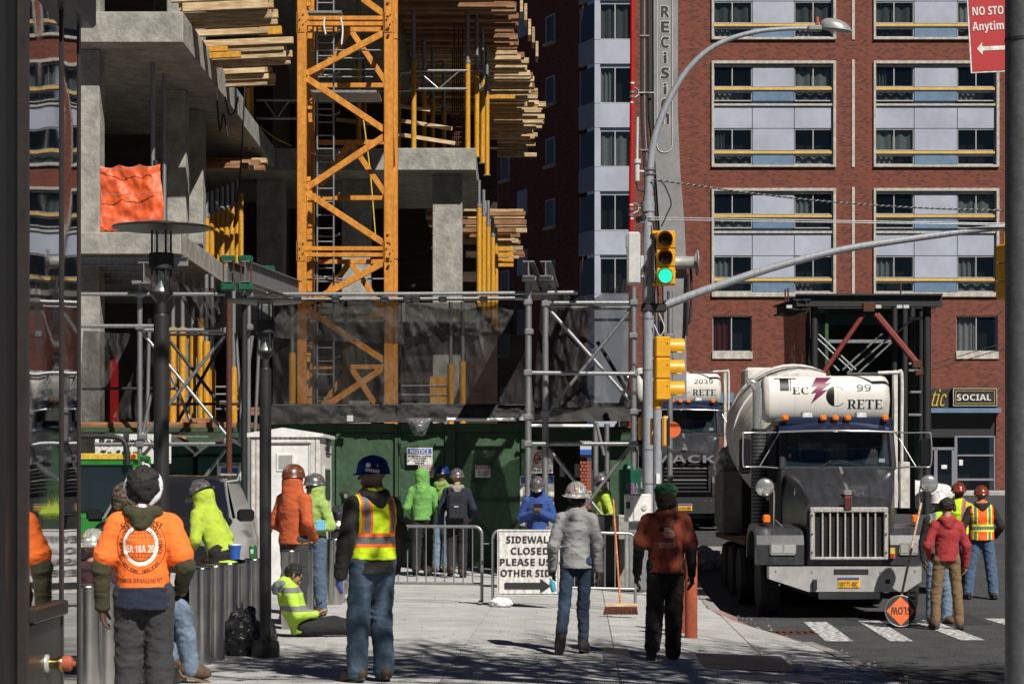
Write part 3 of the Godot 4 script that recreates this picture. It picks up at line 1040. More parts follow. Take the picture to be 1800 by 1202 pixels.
func construction_site() -> void:
	var b := thing("concrete_building_frame", "unfinished concrete frame with bare slabs, columns and timber formwork", "building", Vector3(-8, 0, -55))
	# left wing slabs: levels 10.3 and 6.2, front at 42 m, right edge at x = -6.1
	var slab := func(x0: float, x1: float, y: float, th: float, d0: float, d1: float, m: Material):
		return boxc(b, "floor_slab", Vector3((x0 + x1) / 2, y - th / 2, -(d0 + d1) / 2), Vector3(x1 - x0, th, d1 - d0), m, 0.02)
	slab.call(-16.0, -6.08, 10.29, 0.58, 42.0, 51.5, M.concrete)
	slab.call(-16.0, -6.12, 6.22, 0.42, 42.0, 51.5, M.concrete)
	slab.call(-16.0, -0.95, 10.3, 0.59, 59.5, 68.0, M.concrete)
	slab.call(-16.0, -0.95, 6.25, 0.52, 59.5, 76.0, M.concrete)
	slab.call(-16.0, -6.2, 10.3, 0.5, 51.5, 59.5, M.concrete)
	slab.call(-16.0, -6.2, 6.22, 0.42, 51.5, 59.5, M.concrete)
	slab.call(-16.0, -1.2, 14.9, 0.45, 52.0, 90.0, M.concrete)
	slab.call(-16.0, -6.4, 14.9, 0.45, 42.5, 52.0, M.concrete)
	# added core and back walls, coloured near-black for the shade indoors
	boxc(b, "added_dark_wall", Vector3(-8.5, 7.5, -78.0), Vector3(16, 15, 0.4), M.shade_ply)
	boxc(b, "added_dark_wall", Vector3(-16.0, 7.5, -60.0), Vector3(0.4, 15, 37), M.shade_ply)
	boxc(b, "added_dark_wall", Vector3(-8.5, 7.5, -69.0), Vector3(3.0, 15, 5), M.shade_ply)
	boxc(b, "added_dark_wall", Vector3(-10.5, 7.5, -54.0), Vector3(4.0, 15, 0.3), M.shade_ply)
	boxc(b, "added_dark_wall", Vector3(-1.6, 3.3, -74.5), Vector3(0.3, 6.0, 6.0), M.shade_ply)
	# columns
	var column := func(px0: float, px1: float, d: float, depth: float, y0: float, y1: float, m: Material):
		var x0 := (px0 - 900) * d / F
		var x1 := (px1 - 900) * d / F
		boxc(b, "column", Vector3((x0 + x1) / 2, (y0 + y1) / 2, -d - depth / 2), Vector3(x1 - x0, y1 - y0, depth), m, 0.02)
	for lv in [[6.22, 9.71], [0.2, 5.8], [10.29, 14.45]]:
		column.call(118, 174, 42.6, 0.55, lv[0], lv[1], M.concrete)
		column.call(292, 326, 47.0, 0.5, lv[0], lv[1], M.concrete)
		column.call(328, 356, 49.6, 0.5, lv[0], lv[1], M.concrete)
	column.call(760, 812, 60.2, 0.8, 6.25, 9.71, M.concrete)
	column.call(760, 812, 60.2, 0.8, 0.3, 5.73, M.concrete)
	column.call(600, 650, 61.2, 0.8, 6.25, 9.71, M.concrete)
	column.call(450, 498, 61.2, 0.8, 6.25, 9.71, M.concrete)
	column.call(600, 650, 61.2, 0.8, 0.3, 5.73, M.concrete)
	column.call(846, 856, 66.0, 0.5, 6.25, 9.71, M.concrete)
	# steel rails under the lower slab
	for k in 4:
		var o := obj("steel_rail", ibeam_mesh(9.0 + 0.25 * (3 - k), 0.17, 0.13, 0.015), M.galv, b, Transform3D(Basis(Vector3.UP, PI / 2), Vector3(-10.9 - k * 0.14, 5.70 - k * 0.068, -42.3 - k * 0.55)))
	# posts in the left wing
	for q in [[268, 85, 397, 44.0], [288, 112, 397, 45.2]]:
		bar(b, "shoring_post", P(q[0], q[2], q[3]), P(q[0], q[1], q[3]), 0.045, M.galv, 10)
	bar(b, "guard_post", P(275, 392, 43.0), P(273, 282, 43.0), 0.05, M.black, 8)
	# left timber: bundles of joists lying across the slab edge
	var dat := [[318, 482, 2, 18, 43.0], [322, 484, 20, 36, 43.15], [328, 490, 37, 47, 43.3], [300, 470, -14, 1, 43.05], [340, 465, 51, 62, 44.6], [352, 512, 68, 80, 46.0], [358, 508, 80, 92, 46.05], [362, 512, 92, 104, 46.1], [370, 508, 104, 116, 46.3], [375, 476, 120, 130, 48.2], [378, 480, 131, 141, 48.3], [381, 481, 141, 152, 48.35]]
	var kk := 0
	for q in dat:
		var d: float = q[4]
		for j in 3:
			var dd := d + j * 0.14
			var a := P(q[0] + rng.randf_range(-6, 6), q[3], dd)
			var c := P(q[1] + rng.randf_range(-14, 6), q[2], dd)
			boxc(b, "timber_joist", (a + c) * 0.5, Vector3(c.x - a.x, (c.y - a.y) * 0.93, 0.12), M.wood[kk % 5], 0.005, Basis(Vector3.BACK, 0.045))
			kk += 1
	for q in [[345, 400, 82, 92, 45.8], [350, 423, 92, 103, 45.75], [455, 495, 46, 62, 44.9]]:
		var a := P(q[0], q[3], q[4])
		var c := P(q[1], q[2], q[4])
		boxc(b, "yellow_joist", (a + c) * 0.5, Vector3(c.x - a.x, (c.y - a.y) * 0.9, 0.1), M.prop_yellow, 0.008, Basis(Vector3.BACK, 0.05))
	# the dark deck lower in the recess, and the posts that carry it
	for k in 16:
		var d := 52.0 + k * 0.42
		var a := P(352 + k * 1.4, 292 - k * 1.0 + (k % 3) * 3, d)
		boxc(b, "timber_joist", a + Vector3(0.55 + 0.12 * sin(k * 3.7), 0, 0), Vector3(1.1 + 0.5 * absf(sin(k * 2.3)), 0.12, 0.3), M.wood[k % 5] if k % 2 else M.wood_dark, 0.005)
	for k in 7:
		var px := 362.0 + k * 9
		prop_post(b, P(px, 500 - k * 6, 52.0 + k * 0.9), 2.1 + 0.0 * k, 0.75)
	for q in [[436, 155, 262, 56.0], [441, 150, 262, 58.0], [423, 340, 480, 53.0]]:
		bar(b, "shoring_post", P(q[0], q[2], q[3]), P(q[0], q[1], q[3]), 0.06, M.prop_yellow, 8)
	# right wing, upper storey: posts, lattice ledgers, reinforcement
	for q in [[727, 60.0], [822, 60.2], [848, 62.5], [630, 60.3], [856, 65.0], [745, 64.0], [760, 66.0], [780, 68.0], [838, 61.3], [700, 63.0], [640, 66.0]]:
		var base := Vector3((q[0] - 900.0) * q[1] / F, 10.3, -q[1])
		prop_post(b, base, 4.1, 0.58)
	for q in [[720, 124, 822, 60.0], [640, 127, 722, 60.4], [450, 176, 522, 57.0], [838, 124, 850, 62.0]]:
		var f := bar(b, "ledger_tube", P(q[0], q[1], q[3]), P(q[2], q[1], q[3]), 0.035, M.galv, 8)
		bar(f, "ledger_tube", P(q[0], q[1] + 32, q[3]), P(q[2], q[1] + 32, q[3]), 0.035, M.galv, 8)
		var mid: float = (q[0] + q[2]) * 0.5
		bar(f, "lacing", P(q[0] + 14, q[1], q[3]), P(mid, q[1] + 32, q[3]), 0.022, M.galv, 6)
		bar(f, "lacing", P(q[2] - 14, q[1], q[3]), P(mid, q[1] + 32, q[3]), 0.022, M.galv, 6)
	for k in 12:
		bar(b, "reinforcing_bar", P(795 + (k % 6) * 3.6, 258, 62.0 + (k / 6) * 0.5), P(795 + (k % 6) * 3.6, 85 - 60 * (k % 2), 62.0 + (k / 6) * 0.5), 0.018, M.rust, 5)
	for k in 6:
		var y := 205.0 + k * 9
		bar(b, "tie_bar", P(792, y, 61.9), P(816, y, 61.9), 0.014, M.rust, 5)
	for q in [[590, 210, 690, 222, 61.0, 0.0], [705, 212, 795, 226, 60.8, -0.02], [700, 236, 800, 252, 60.6, -0.14], [700, 186, 756, 193, 60.4, 0.0]]:
		beam(b, "timber_board", P(q[0], q[1], q[4]), P(q[2], q[3], q[4]), 0.1, 0.04, M.wood[2])
	# formwork decks beyond the slab edge: joists with uneven ends
	for k in 46:
		var d := 59.2 + k * 0.48
		var xe := (0.0 + (d - 59) * 0.02 if d < 67.0 else lerpf(0.16, 0.9, clampf((d - 67.0) / 7.0, 0, 1))) + rng.randf_range(-0.1, 0.12) * (1.0 if d < 67.0 else 2.0)
		boxc(b, "timber_joist", Vector3((xe - 3.0) / 2.0, 14.12 + rng.randf_range(-0.1, 0.16), -d), Vector3(xe + 3.0, 0.16, rng.randf_range(0.2, 0.42)), (M.wood[k % 5] if k % 3 else M.wood_dark) if d > 66.0 else (M.ply if k % 4 else M.wood_dark), 0.005)
	for k in 30:
		var d := 71.0 + k * 0.36
		var xe := 0.35 + rng.randf_range(0.0, 0.7) * (1.0 if k > 3 else 0.4)
		boxc(b, "timber_joist", Vector3(xe - 0.8, 13.92 - 0.14 * (k % 6), -d), Vector3(1.6, 0.14, 0.2), M.wood[k % 5], 0.005)
	for k in 26:
		var d := 68.2 + k * 0.6
		var xe := -0.05 + rng.randf_range(0.0, 0.7)
		boxc(b, "timber_joist", Vector3((xe - 2.6) / 2.0, 9.72 + rng.randf_range(-0.22, 0.12), -d), Vector3(xe + 2.6, 0.14, rng.randf_range(0.18, 0.36)), M.wood[(k * 2) % 5] if k % 3 else M.wood_dark, 0.005)
	for k in 12:
		boxc(b, "yellow_joist", Vector3(-0.5 + 0.05 * (k % 3), 13.55 - 0.14 * (k % 3), -71.0 - k * 0.8), Vector3(1.2, 0.12, 0.09), M.prop_yellow)
		boxc(b, "yellow_joist", Vector3(-0.55 + 0.05 * (k % 3), 9.2 - 0.14 * (k % 3), -71.0 - k * 0.6), Vector3(1.0, 0.12, 0.09), M.prop_yellow)
	for k in 24:
		boxc(b, "plywood_sheet", Vector3(-1.7, 14.3, -60.0 - k * 1.22), Vector3(2.6, 0.03, 1.2), M.ply, 0.003)
	for k in 5:
		boxc(b, "edge_board", Vector3(0.25 + k * 0.12, 14.2 + 0.1 * (k % 2), -60.5 - k * 1.6), Vector3(0.08, 0.45, 0.9), M.wood[k], 0.005)
	# posts along the right edge on the 6.2 level
	for q in [[842, 61.0], [850, 63.0], [858, 65.5], [866, 68.5], [872, 71.0]]:
		prop_post(b, Vector3((q[0] - 900.0) * q[1] / F, 6.25, -q[1]), 3.4, 0.8)
	# behind the netting: posts on the ground floor
	for q in [[303, 575, 745, 44.0], [320, 575, 745, 44.3], [362, 600, 745, 45.0], [372, 650, 745, 45.4], [410, 645, 745, 44.5], [513, 620, 700, 46.0], [607, 600, 712, 51.0], [792, 640, 712, 52.0], [813, 635, 712, 52.0], [338, 590, 745, 46.2], [352, 560, 745, 47.0]]:
		bar(b, "shoring_post", Vector3((q[0] - 900.0) * q[3] / F, 0.1, -q[3]), P(q[0], q[1], q[3]), 0.075, M.prop_yellow, 8)
		bar(b, "inner_tube", P(q[0], q[1], q[3]), Vector3((q[0] - 900.0) * q[3] / F, 5.7, -q[3]), 0.045, M.galv, 8)
	pbox(b, "board_stack", 755, 662, 785, 712, 52.0, 0.3, M.prop_yellow)
	pbox(b, "red_panel", 192, 622, 206, 748, 43.6, 0.1, M.red)
	pbox(b, "timber_board", 320, 735, 405, 746, 43.0, 0.2, M.wood_dark)
	for k in 4:
		bar(b, "guard_rail", P(365, 680 + k * 13, 46.0), P(420, 680 + k * 13, 46.0), 0.022, M.galv, 6)
	for k in 3:
		bar(b, "guard_rail", P(704, 678 + k * 16, 52.0), P(790, 678 + k * 16, 52.0), 0.02, M.galv, 6)
	# loose lines and hoses
	for q in [[[395, 170, 47], [402, 200, 47], [412, 196, 47], [418, 170, 47]], [[430, 150, 50], [422, 300, 50], [410, 400, 50]], [[380, 165, 46], [386, 230, 46], [392, 200, 46], [400, 240, 46]]]:
		var pts := []
		for p in q: pts.append(P(p[0], p[1], p[2]))
		obj("hose", tubem(curve(pts), 0.02, 6), M.black, b)
	for q in [[[448, 215, 57], [480, 240, 57], [512, 256, 57]], [[637, 200, 51], [650, 300, 51], [660, 420, 51]]]:
		var pts := []
		for p in q: pts.append(P(p[0], p[1], p[2]))
		obj("yellow_rope", tubem(curve(pts), 0.018, 5), M.yellow, b)
	# wrinkled orange tarpaulin
	var tp := thing("orange_tarpaulin", "wrinkled orange tarpaulin tied along the open slab edge", "tarpaulin", P(230, 405, 42.75))
	var rows := []
	for r in 25:
		var row := []
		for k in 37:
			var t := k / 36.0
			var u := r / 24.0
			var px := lerpf(174, 284 + 4.0 * sin(u * 5.0), t)
			var py := lerpf(406, 291, u) - 4.0 * t * u + 5.0 * absf(sin(t * PI * 3.0)) * u * u
			row.append(P(px, py, 42.75) + Vector3(0, 0, 0.16 * noise.get_noise_3d(t * 2.0, u * 1.6, 3.0) + 0.05 * absf(noise.get_noise_3d(t * 4.0 + u, u * 2.0, 1.0))))
		rows.append(row)
	var mb := MB.new()
	mb.grid(rows)
	mb.uv.clear()
	obj("sheet", mb.mesh(), M.tarp_orange, tp)
	for y in [294, 338, 386]:
		obj("tie_cable", tubem(curve([P(174, y + 2, 42.62), P(205, y + 4, 42.62), P(240, y + 1, 42.62), P(272, y, 42.62)]), 0.007, 6), M.galv, tp)


func tower_crane() -> void:
	var c := thing("tower_crane", "orange lattice tower crane mast standing in front of the frame", "crane", P(610, 1000, 48))
	var d0 := 47.0
	var d1 := 48.95
	var xl := (529.5 - 900) * d0 / F
	var xr := (682.5 - 900) * d0 / F
	for x in [xl, xr]:
		for d in [d0 + 0.1, d1]:
			for seg in [[-0.3, 2.36], [2.37, 6.36], [6.37, 11.09], [11.1, 13.8]]:
				boxc(c, "chord", Vector3(x, (seg[0] + seg[1]) / 2, -d), Vector3(0.19, seg[1] - seg[0], 0.19), M.crane, 0.012)
	for x in [xl, xr]:
		for y in [2.365, 6.365, 11.095]:
			for e in [-1, 1]: boxc(c, "splice_plate", Vector3(x + 0.1 * e, y, -d0 - 0.1), Vector3(0.018, 0.42, 0.15), M.crane, 0.004)
			boxc(c, "splice_plate", Vector3(x, y, -d0 + 0.003), Vector3(0.15, 0.42, 0.016), M.crane, 0.004)
			for k in 4: bar(c, "bolt", Vector3(x + (0.035 if k % 2 else -0.035), y - 0.15 + 0.1 * k, -d0 + 0.01), Vector3(x + (0.035 if k % 2 else -0.035), y - 0.15 + 0.1 * k, -d0 + 0.032), 0.018, M.rust, 6)
	# bolted joints
	for x in [xr]:
		for y in [50, 62, 455, 468, 3, 26, 410, 424]:
			bar(c, "bolt", Vector3(x, P(0, y, d0).y, -d0 + 0.0), Vector3(x, P(0, y, d0).y, -d0 + 0.04), 0.03, M.black if y in [50, 62, 455, 468] else M.crane, 8)
	var strut := func(a: Array, b: Array, d: float, w := 0.13):
		beam(c, "diagonal", P(a[0], a[1], d), P(b[0], b[1], d), w, 0.08, M.crane, 0.006)
	for y in [32, 42, 437, 448, -370]:
		beam(c, "cross_beam", P(538, y, d0 + 0.1), P(674, y, d0 + 0.1), 0.085, 0.10, M.crane, 0.006)
	for q in [[[538, 130], [674, 58]], [[538, 137], [675, 228]], [[675, 240], [538, 331]], [[538, 338], [675, 428]], [[674, 462], [538, 535]], [[538, 543], [675, 634]], [[675, 646], [538, 737]], [[637, -2], [675, 25]], [[538, 745], [675, 835]]]:
		strut.call(q[0], q[1], d0 + 0.1)
	# rear face: K frames seen through the mast
	for y in [52, 150, 250, 348, 460, 555, 645, -60]:
		beam(c, "cross_beam", P(545, y, d1), P(682, y, d1), 0.1, 0.08, M.crane, 0.006)
	for y in [52, 250, 460, 645]:
		beam(c, "diagonal", P(612, y + 4, d1), P(546, y + 98, d1), 0.12, 0.07, M.crane, 0.006)
		beam(c, "diagonal", P(618, y + 4, d1), P(682, y + 98, d1), 0.12, 0.07, M.crane, 0.006)
	# side faces
	for x in [xl, xr]:
		for k in 7:
			var y := 0.8 + k * 1.9
			beam(c, "diagonal", Vector3(x, y, -(d0 + 0.2 if k % 2 else d1 - 0.1)), Vector3(x, y + 1.8, -(d1 - 0.1 if k % 2 else d0 + 0.2)), 0.09, 0.07, M.crane, 0.006)
	# ladder with hoops
	var lad := thing("mast_ladder", "galvanised caged ladder climbing inside the orange crane mast", "ladder", P(571, 990, 48))
	var lx0 := P(557, 0, 48.0).x
	var lx1 := P(586, 0, 48.0).x
	for x in [lx0, lx1]: bar(lad, "stile", Vector3(x, 0.3, -48.0), Vector3(x, 12.5, -48.0), 0.022, M.galv, 8)
	for k in 44: bar(lad, "rung", Vector3(lx0, 0.5 + k * 0.28, -48.0), Vector3(lx1, 0.5 + k * 0.28, -48.0), 0.014, M.galv, 6)
	for k in 14:
		var y := 0.8 + k * 0.86
		var pts := []
		for j in 9:
			var a := PI * j / 8.0
			pts.append(Vector3((lx0 + lx1) / 2 + cos(a) * 0.3, y, -48.0 - sin(a) * 0.55 + 0.06))
		obj("hoop", tubem(pts, 0.016, 6), M.galv, lad)
	for q in [[545, 665, 158, 47.3], [540, 600, 18, 47.4]]:
		pbox(lad, "platform", q[0], q[2], q[1], q[2] + 5, q[3], 1.2, M.galv)
	for q in [[545, 88, 672], [552, 102, 640], [560, 122, 660], [556, 135, 655], [545, 490, 675], [555, 495, 600]]:
		bar(lad, "handrail", P(q[0], q[1], 48.3), P(q[2], q[1], 48.3), 0.017, M.galv, 6)
	for q in [[[598, 30], [602, 50], [600, 78]], [[570, 30], [569, 45], [572, 60]]]:
		var pts := []
		for p in q: pts.append(P(p[0], p[1], 46.9))
		obj("white_strap", tubem(curve(pts), 0.02, 6), M.white, c)


# ---------- the sidewalk shed: posts, ledgers, braces, netting ----------
func coupler(par: Node3D, at: Vector3) -> void:
	boxc(par, "coupler", at, Vector3(0.15, 0.1, 0.16), M.galv, 0.02)


func net_sheet(par: Node3D, called: String, corners: Array, nx: int, ny: int, sag: float, seed_z: float, m: Material, puff := 0.12) -> void:
	# corners: [px, py, d] bottom left, bottom right, top right, top left
	var q := []
	for c in corners: q.append(P(c[0], c[1], c[2]))
	var rows := []
	for r in ny + 1:
		var row := []
		var u := float(r) / ny
		for k in nx + 1:
			var t := float(k) / nx
			var p: Vector3 = (q[0] as Vector3).lerp(q[1], t).lerp((q[3] as Vector3).lerp(q[2], t), u)
			p.y -= sag * sin(PI * t) * u + sag * 0.12 * absf(sin(t * 14.0)) * u
			p.z += puff * (noise.get_noise_3d(t * 3.5, u * 0.9, seed_z) + 0.5 * absf(noise.get_noise_3d(t * 7.0 + u * 2.0, u * 1.6, seed_z + 4.0)) + 0.12 * noise.get_noise_3d(t * 14.0 - u * 4.0, u * 3.0, seed_z + 9.0))
			row.append(p)
		rows.append(row)
	var mb := MB.new()
	mb.grid(rows)
	mb.uv.clear()
	obj(called, mb.mesh(), m, par)


func sidewalk_shed() -> void:
	var D := 38.4
	var a := thing("pipe_scaffold", "galvanised scaffold tower with crossed braces rising behind a lamp post", "scaffold", P(320, 1000, D))
	var pipe := func(par: Node3D, called: String, x0: float, y0: float, x1: float, y1: float, r := 0.032, m: Material = M.galv, d0 := 38.4, d1 := -1.0):
		return bar(par, called, P(x0, y0, d0), P(x1, y1, d0 if d1 < 0 else d1), r, m, 10)
	pipe.call(a, "post", 245, 1013, 245, 495, 0.045)
	pipe.call(a, "post", 402, 1013, 402, 525, 0.05, M.rust, 38.0)
	pipe.call(a, "post", 428, 1013, 429, 520, 0.048, M.pipe_dark, 38.3)
	pipe.call(a, "post", 436, 1013, 437, 512, 0.035, M.galv, 38.6)
	pipe.call(a, "post", 252, 1000, 262, 560, 0.036, M.steel, 40.4)
	for q in [[90, 517, 395, 517, 38.3], [90, 573, 270, 573, 38.35], [248, 580, 398, 580, 38.6], [166, 781, 398, 780, 38.4]]:
		pipe.call(a, "ledger", q[0], q[1], q[2], q[3], 0.034, M.galv, q[4])
	for q in [[248, 583, 400, 768, 38.5, 0], [394, 590, 250, 768, 38.45, 0], [297, 598, 400, 728, 39.8, 1], [395, 592, 308, 748, 39.9, 1], [300, 660, 338, 748, 39.7, 0], [247, 780, 265, 690, 39.0, 0], [248, 760, 292, 815, 38.5, 0], [328, 880, 396, 790, 38.6, 0], [443, 590, 420, 780, 38.9, 0], [455, 598, 448, 760, 38.9, 0], [414, 585, 424, 740, 39.2, 2]]:
		pipe.call(a, "brace", q[0], q[1], q[2], q[3], 0.03, [M.galv, M.pipe_dark, M.steel][q[5]], q[4])
	for q in [[245, 517, 38.35], [245, 575, 38.4], [250, 768, 38.4], [400, 581, 38.4], [437, 575, 38.5], [400, 775, 38.4], [437, 518, 38.5], [245, 781, 38.4]]: coupler(a, P(q[0], q[1], q[2]))
	for q in [[143, 683, 310, 683], [297, 588, 395, 588], [300, 710, 420, 710]]: pipe.call(a, "rear_ledger", q[0], q[1], q[2], q[3], 0.026, M.pipe_dark, 40.5)
	# jack beams on the posts
	for q in [[245, 480], ]:
		obj("jack_beam", ibeam_mesh(3.2, 0.36, 0.2, 0.02), M.steel, a, Transform3D(Basis(Vector3.UP, 0.05), P(q[0], q[1], 38.1) + Vector3(0, 0, -1.5)))
		boxc(a, "head_plate", P(245, 497, 38.2), Vector3(0.24, 0.06, 0.24), M.galv)
	for q in [[401, 478], [432, 478]]:
		obj("jack_beam", ibeam_mesh(4.0, 0.36, 0.15, 0.02), M.steel, a, Transform3D(Basis(Vector3.UP, -0.13), P(q[0], q[1], 38.0) + Vector3(0.25, 0, -1.9)))
		boxc(a, "clamp_plate", P(q[0] - 1, 455, 38.0), Vector3(0.24, 0.11, 0.14), M.box_green, 0.02)
		boxc(a, "clamp_plate", P(q[0] - 1, 504, 38.0), Vector3(0.24, 0.13, 0.14), M.box_green, 0.02)
		for s in [-9, 9]: bar(a, "clamp_rod", P(q[0] + s, 505, 37.95), P(q[0] + s, 452, 37.95), 0.012, M.rust, 6)
	boxc(a, "clamp_plate", P(470, 473, 40.5), Vector3(0.26, 0.12, 0.14), M.box_green, 0.02)
	# long front rails
	var r := thing("guard_rail_pair", "two long galvanised rails along the top edge of netting", "railing", P(680, 525, 38.3))
	for q in [[437, 517, 705, 516.5, 40.65], [705, 516.5, 930, 515, 40.65], [440, 527, 640, 526, 40.8], [640, 526, 928, 524, 40.8]]:
		pipe.call(r, "rail", q[0], q[1], q[2], q[3], 0.036, M.galv, q[4])
	for x in [523, 590, 676, 716, 731, 778, 850]: coupler(r, P(x, 526, 40.8))
	# right tower
	var t := thing("scaffold_tower", "galvanised scaffold tower wrapped in black netting beside the signal pole", "scaffold", P(1020, 1000, D))
	pipe.call(t, "post", 928, 1012, 929, 497, 0.055, M.galv, 37.8)
	pipe.call(t, "post", 958, 1012, 959, 497, 0.055, M.galv, 38.2)
	pipe.call(t, "post", 1114, 1012, 1114, 505, 0.05, M.galv, 38.2)
	pipe.call(t, "post", 1178, 1000, 1178, 512, 0.05, M.steel, 39.0)
	pipe.call(t, "post", 1047, 1000, 1047, 745, 0.05, M.steel, 40.6)
	pipe.call(t, "post", 1069, 1000, 1067, 745, 0.05, M.steel, 40.6)
	for q in [[958, 532, 1116, 532, 38.2], [905, 515, 1016, 514, 38.1], [924, 655, 1116, 657, 38.0], [924, 780, 960, 780, 38.0], [962, 780, 1112, 780, 38.2], [905, 524, 932, 524, 37.9], [960, 541, 1116, 541, 39.4]]:
		pipe.call(t, "ledger", q[0], q[1], q[2], q[3], 0.036, M.galv, q[4])
	for q in [[962, 540, 1112, 708, 38.3, 0], [1112, 540, 962, 727, 38.25, 0], [962, 785, 1058, 905, 38.3, 0], [1108, 785, 1028, 892, 38.25, 0], [1050, 600, 1110, 700, 38.8, 1], [938, 740, 930, 660, 38.9, 0], [1048, 742, 1062, 800, 40.2, 0]]:
		pipe.call(t, "brace", q[0], q[1], q[2], q[3], 0.032, [M.galv, M.pipe_dark][q[5]], q[4])
	for q in [[928, 531, 37.8], [930, 583, 37.8], [928, 655, 37.8], [928, 733, 37.8], [959, 534, 38.2], [958, 726, 38.2], [1114, 532, 38.2], [1114, 657, 38.2], [1114, 724, 38.2], [1114, 780, 38.2], [1113, 590, 38.2], [1178, 592, 39.0], [928, 780, 37.8], [958, 780, 38.2]]: coupler(t, P(q[0], q[1], q[2]))
	for q in [[930, 475, 37.4], [960, 475, 37.8]]:
		obj("jack_beam", ibeam_mesh(5.0, 0.26, 0.19, 0.022), M.steel, t, Transform3D(Basis(Vector3.UP, -0.045), P(q[0], q[1], q[2]) + Vector3(0.1, 0, -2.2)))
		boxc(t, "head_plate", P(q[0], 490, q[2] + 0.2), Vector3(0.24, 0.07, 0.24), M.galv)
	# deck with black wrapped parapet
	var dk := thing("shed_deck", "black wrapped deck of the sidewalk shed above the green fence", "shed deck", P(780, 742, 39))
	pbox(dk, "deck_floor", 440, 716, 1116, 730, 41.0, 2.6, M.wood_dark)
	pbox(dk, "deck_floor", 60, 742, 440, 752, 39.6, 4.4, M.wood_dark)
	pbox(dk, "fascia", 60, 752, 440, 760, 39.55, 0.04, M.green_ply2)
	pbox(dk, "soffit", 905, 752, 1116, 775, 41.2, 0.1, M.green_ply2)
	net_sheet(dk, "black_wrap", [[470, 746, 40.85], [700, 742, 40.8], [700, 712, 40.85], [470, 714, 40.85]], 56, 8, 0.0, 2.0, M.wrap, 0.09)
	net_sheet(dk, "black_wrap", [[698, 743, 40.79], [925, 737, 40.75], [925, 712, 40.85], [698, 711, 40.82]], 56, 8, 0.0, 5.0, M.wrap, 0.09)
	net_sheet(dk, "black_wrap", [[922, 742, 40.75], [1116, 740, 40.75], [1116, 708, 40.85], [922, 708, 40.85]], 36, 8, 0.0, 8.0, M.wrap, 0.08)
	pipe.call(dk, "toe_rail", 478, 713, 925, 713, 0.03, M.pipe_dark, 40.9)
	for q in [[787, 906, 737], [933, 1044, 748], [270, 366, 765]]:
		var lf := thing("tube_light", ["unlit white tube light under the deck above DANGER sign", "unlit white tube light under the deck beside scaffold tower", "unlit white tube light above the portable toilets"][[787, 933, 270].find(q[0])], "light", P(q[0], q[2], 40.6))
		bar(lf, "tube", P(q[0], q[2], 40.6), P(q[1], q[2] + 0.5, 40.6), 0.028, M.led, 10)
		boxc(lf, "end_cap", P(q[0] - 1, q[2], 40.6), Vector3(0.03, 0.07, 0.07), M.grey_box)
		boxc(lf, "end_cap", P(q[1] + 1, q[2] + 0.5, 40.6), Vector3(0.03, 0.07, 0.07), M.grey_box)
	for q in [[609, 730, 620, 741], [912, 727, 924, 739], [315, 755, 327, 766]]:
		tag(pbox(self, "junction_box", q[0], q[1], q[2], q[3], 40.6, 0.1, M.grey_box), "small grey electrical junction box fixed under the shed deck", "junction box", "junction boxes under the deck")
	# netting
	var n1 := thing("debris_netting", "see-through black debris netting hung in front of the crane mast", "netting", P(700, 700, 38.5))
	net_sheet(n1, "netting", [[478, 716, 40.93], [706, 716, 40.93], [706, 527, 40.83], [478, 527, 40.83]], 60, 24, 0.03, 1.0, M.net, 0.16)
	net_sheet(n1, "netting", [[704, 716, 40.96], [928, 716, 40.93], [928, 526, 40.83], [704, 527, 40.86]], 60, 24, 0.05, 3.0, M.net, 0.18)
	net_sheet(n1, "folded_hem", [[478, 594, 40.80], [710, 605, 40.80], [706, 527, 40.78], [478, 527, 40.78]], 50, 12, 0.02, 6.0, M.net, 0.14)
	net_sheet(n1, "folded_hem", [[712, 592, 40.80], [905, 588, 40.80], [900, 526, 40.78], [712, 527, 40.78]], 50, 12, 0.16, 7.0, M.net, 0.2)
	var n2 := thing("tower_netting", "black netting sagging across the braced scaffold tower", "netting", P(1020, 720, 38.9))
	net_sheet(n2, "netting", [[935, 716, 38.7], [1112, 716, 38.7], [1112, 480, 38.7], [955, 490, 38.7]], 50, 30, 0.35, 12.0, M.net, 0.25)
	net_sheet(n2, "netting", [[940, 740, 38.9], [1040, 716, 38.9], [1000, 520, 38.9], [958, 520, 38.9]], 30, 24, 0.1, 15.0, M.net_thick, 0.12)
	var n3 := thing("torn_netting", "torn black netting hanging below the lower slab by the lamp", "netting", P(350, 560, 39.5))
	net_sheet(n3, "netting", [[352, 590, 39.6], [390, 560, 39.6], [396, 500, 39.6], [298, 490, 39.6]], 26, 18, 0.1, 18.0, M.net_thick, 0.3)
	net_sheet(n3, "netting", [[143, 748, 41.0], [300, 748, 41.0], [300, 580, 41.0], [143, 580, 41.0]], 40, 18, 0.05, 21.0, M.net, 0.3)
	# clear polythene pouch hanging from the deck
	var pl := thing("polythene_pouch", "clear polythene sheet sagging from the deck over the fence", "plastic sheet", P(737, 765, 40.7))
	var rows := []
	for q in 10:
		var u := q / 9.0
		var row := []
		for k in 19:
			var e := k / 18.0
			row.append(P(lerpf(713, 759, e) * u + lerpf(728, 746, e) * (1 - u), lerpf(766, 735, u), 40.62) + Vector3(0, 0, 0.16 * sin(PI * e) * sin(PI * clampf(u * 0.8 + 0.15, 0, 1)) + 0.05 * noise.get_noise_3d(e * 5, u * 5, 2)))
		rows.append(row)
	var mb := MB.new()
	mb.grid(rows)
	mb.uv.clear()
	obj("sheet", mb.mesh(), M.poly, pl)


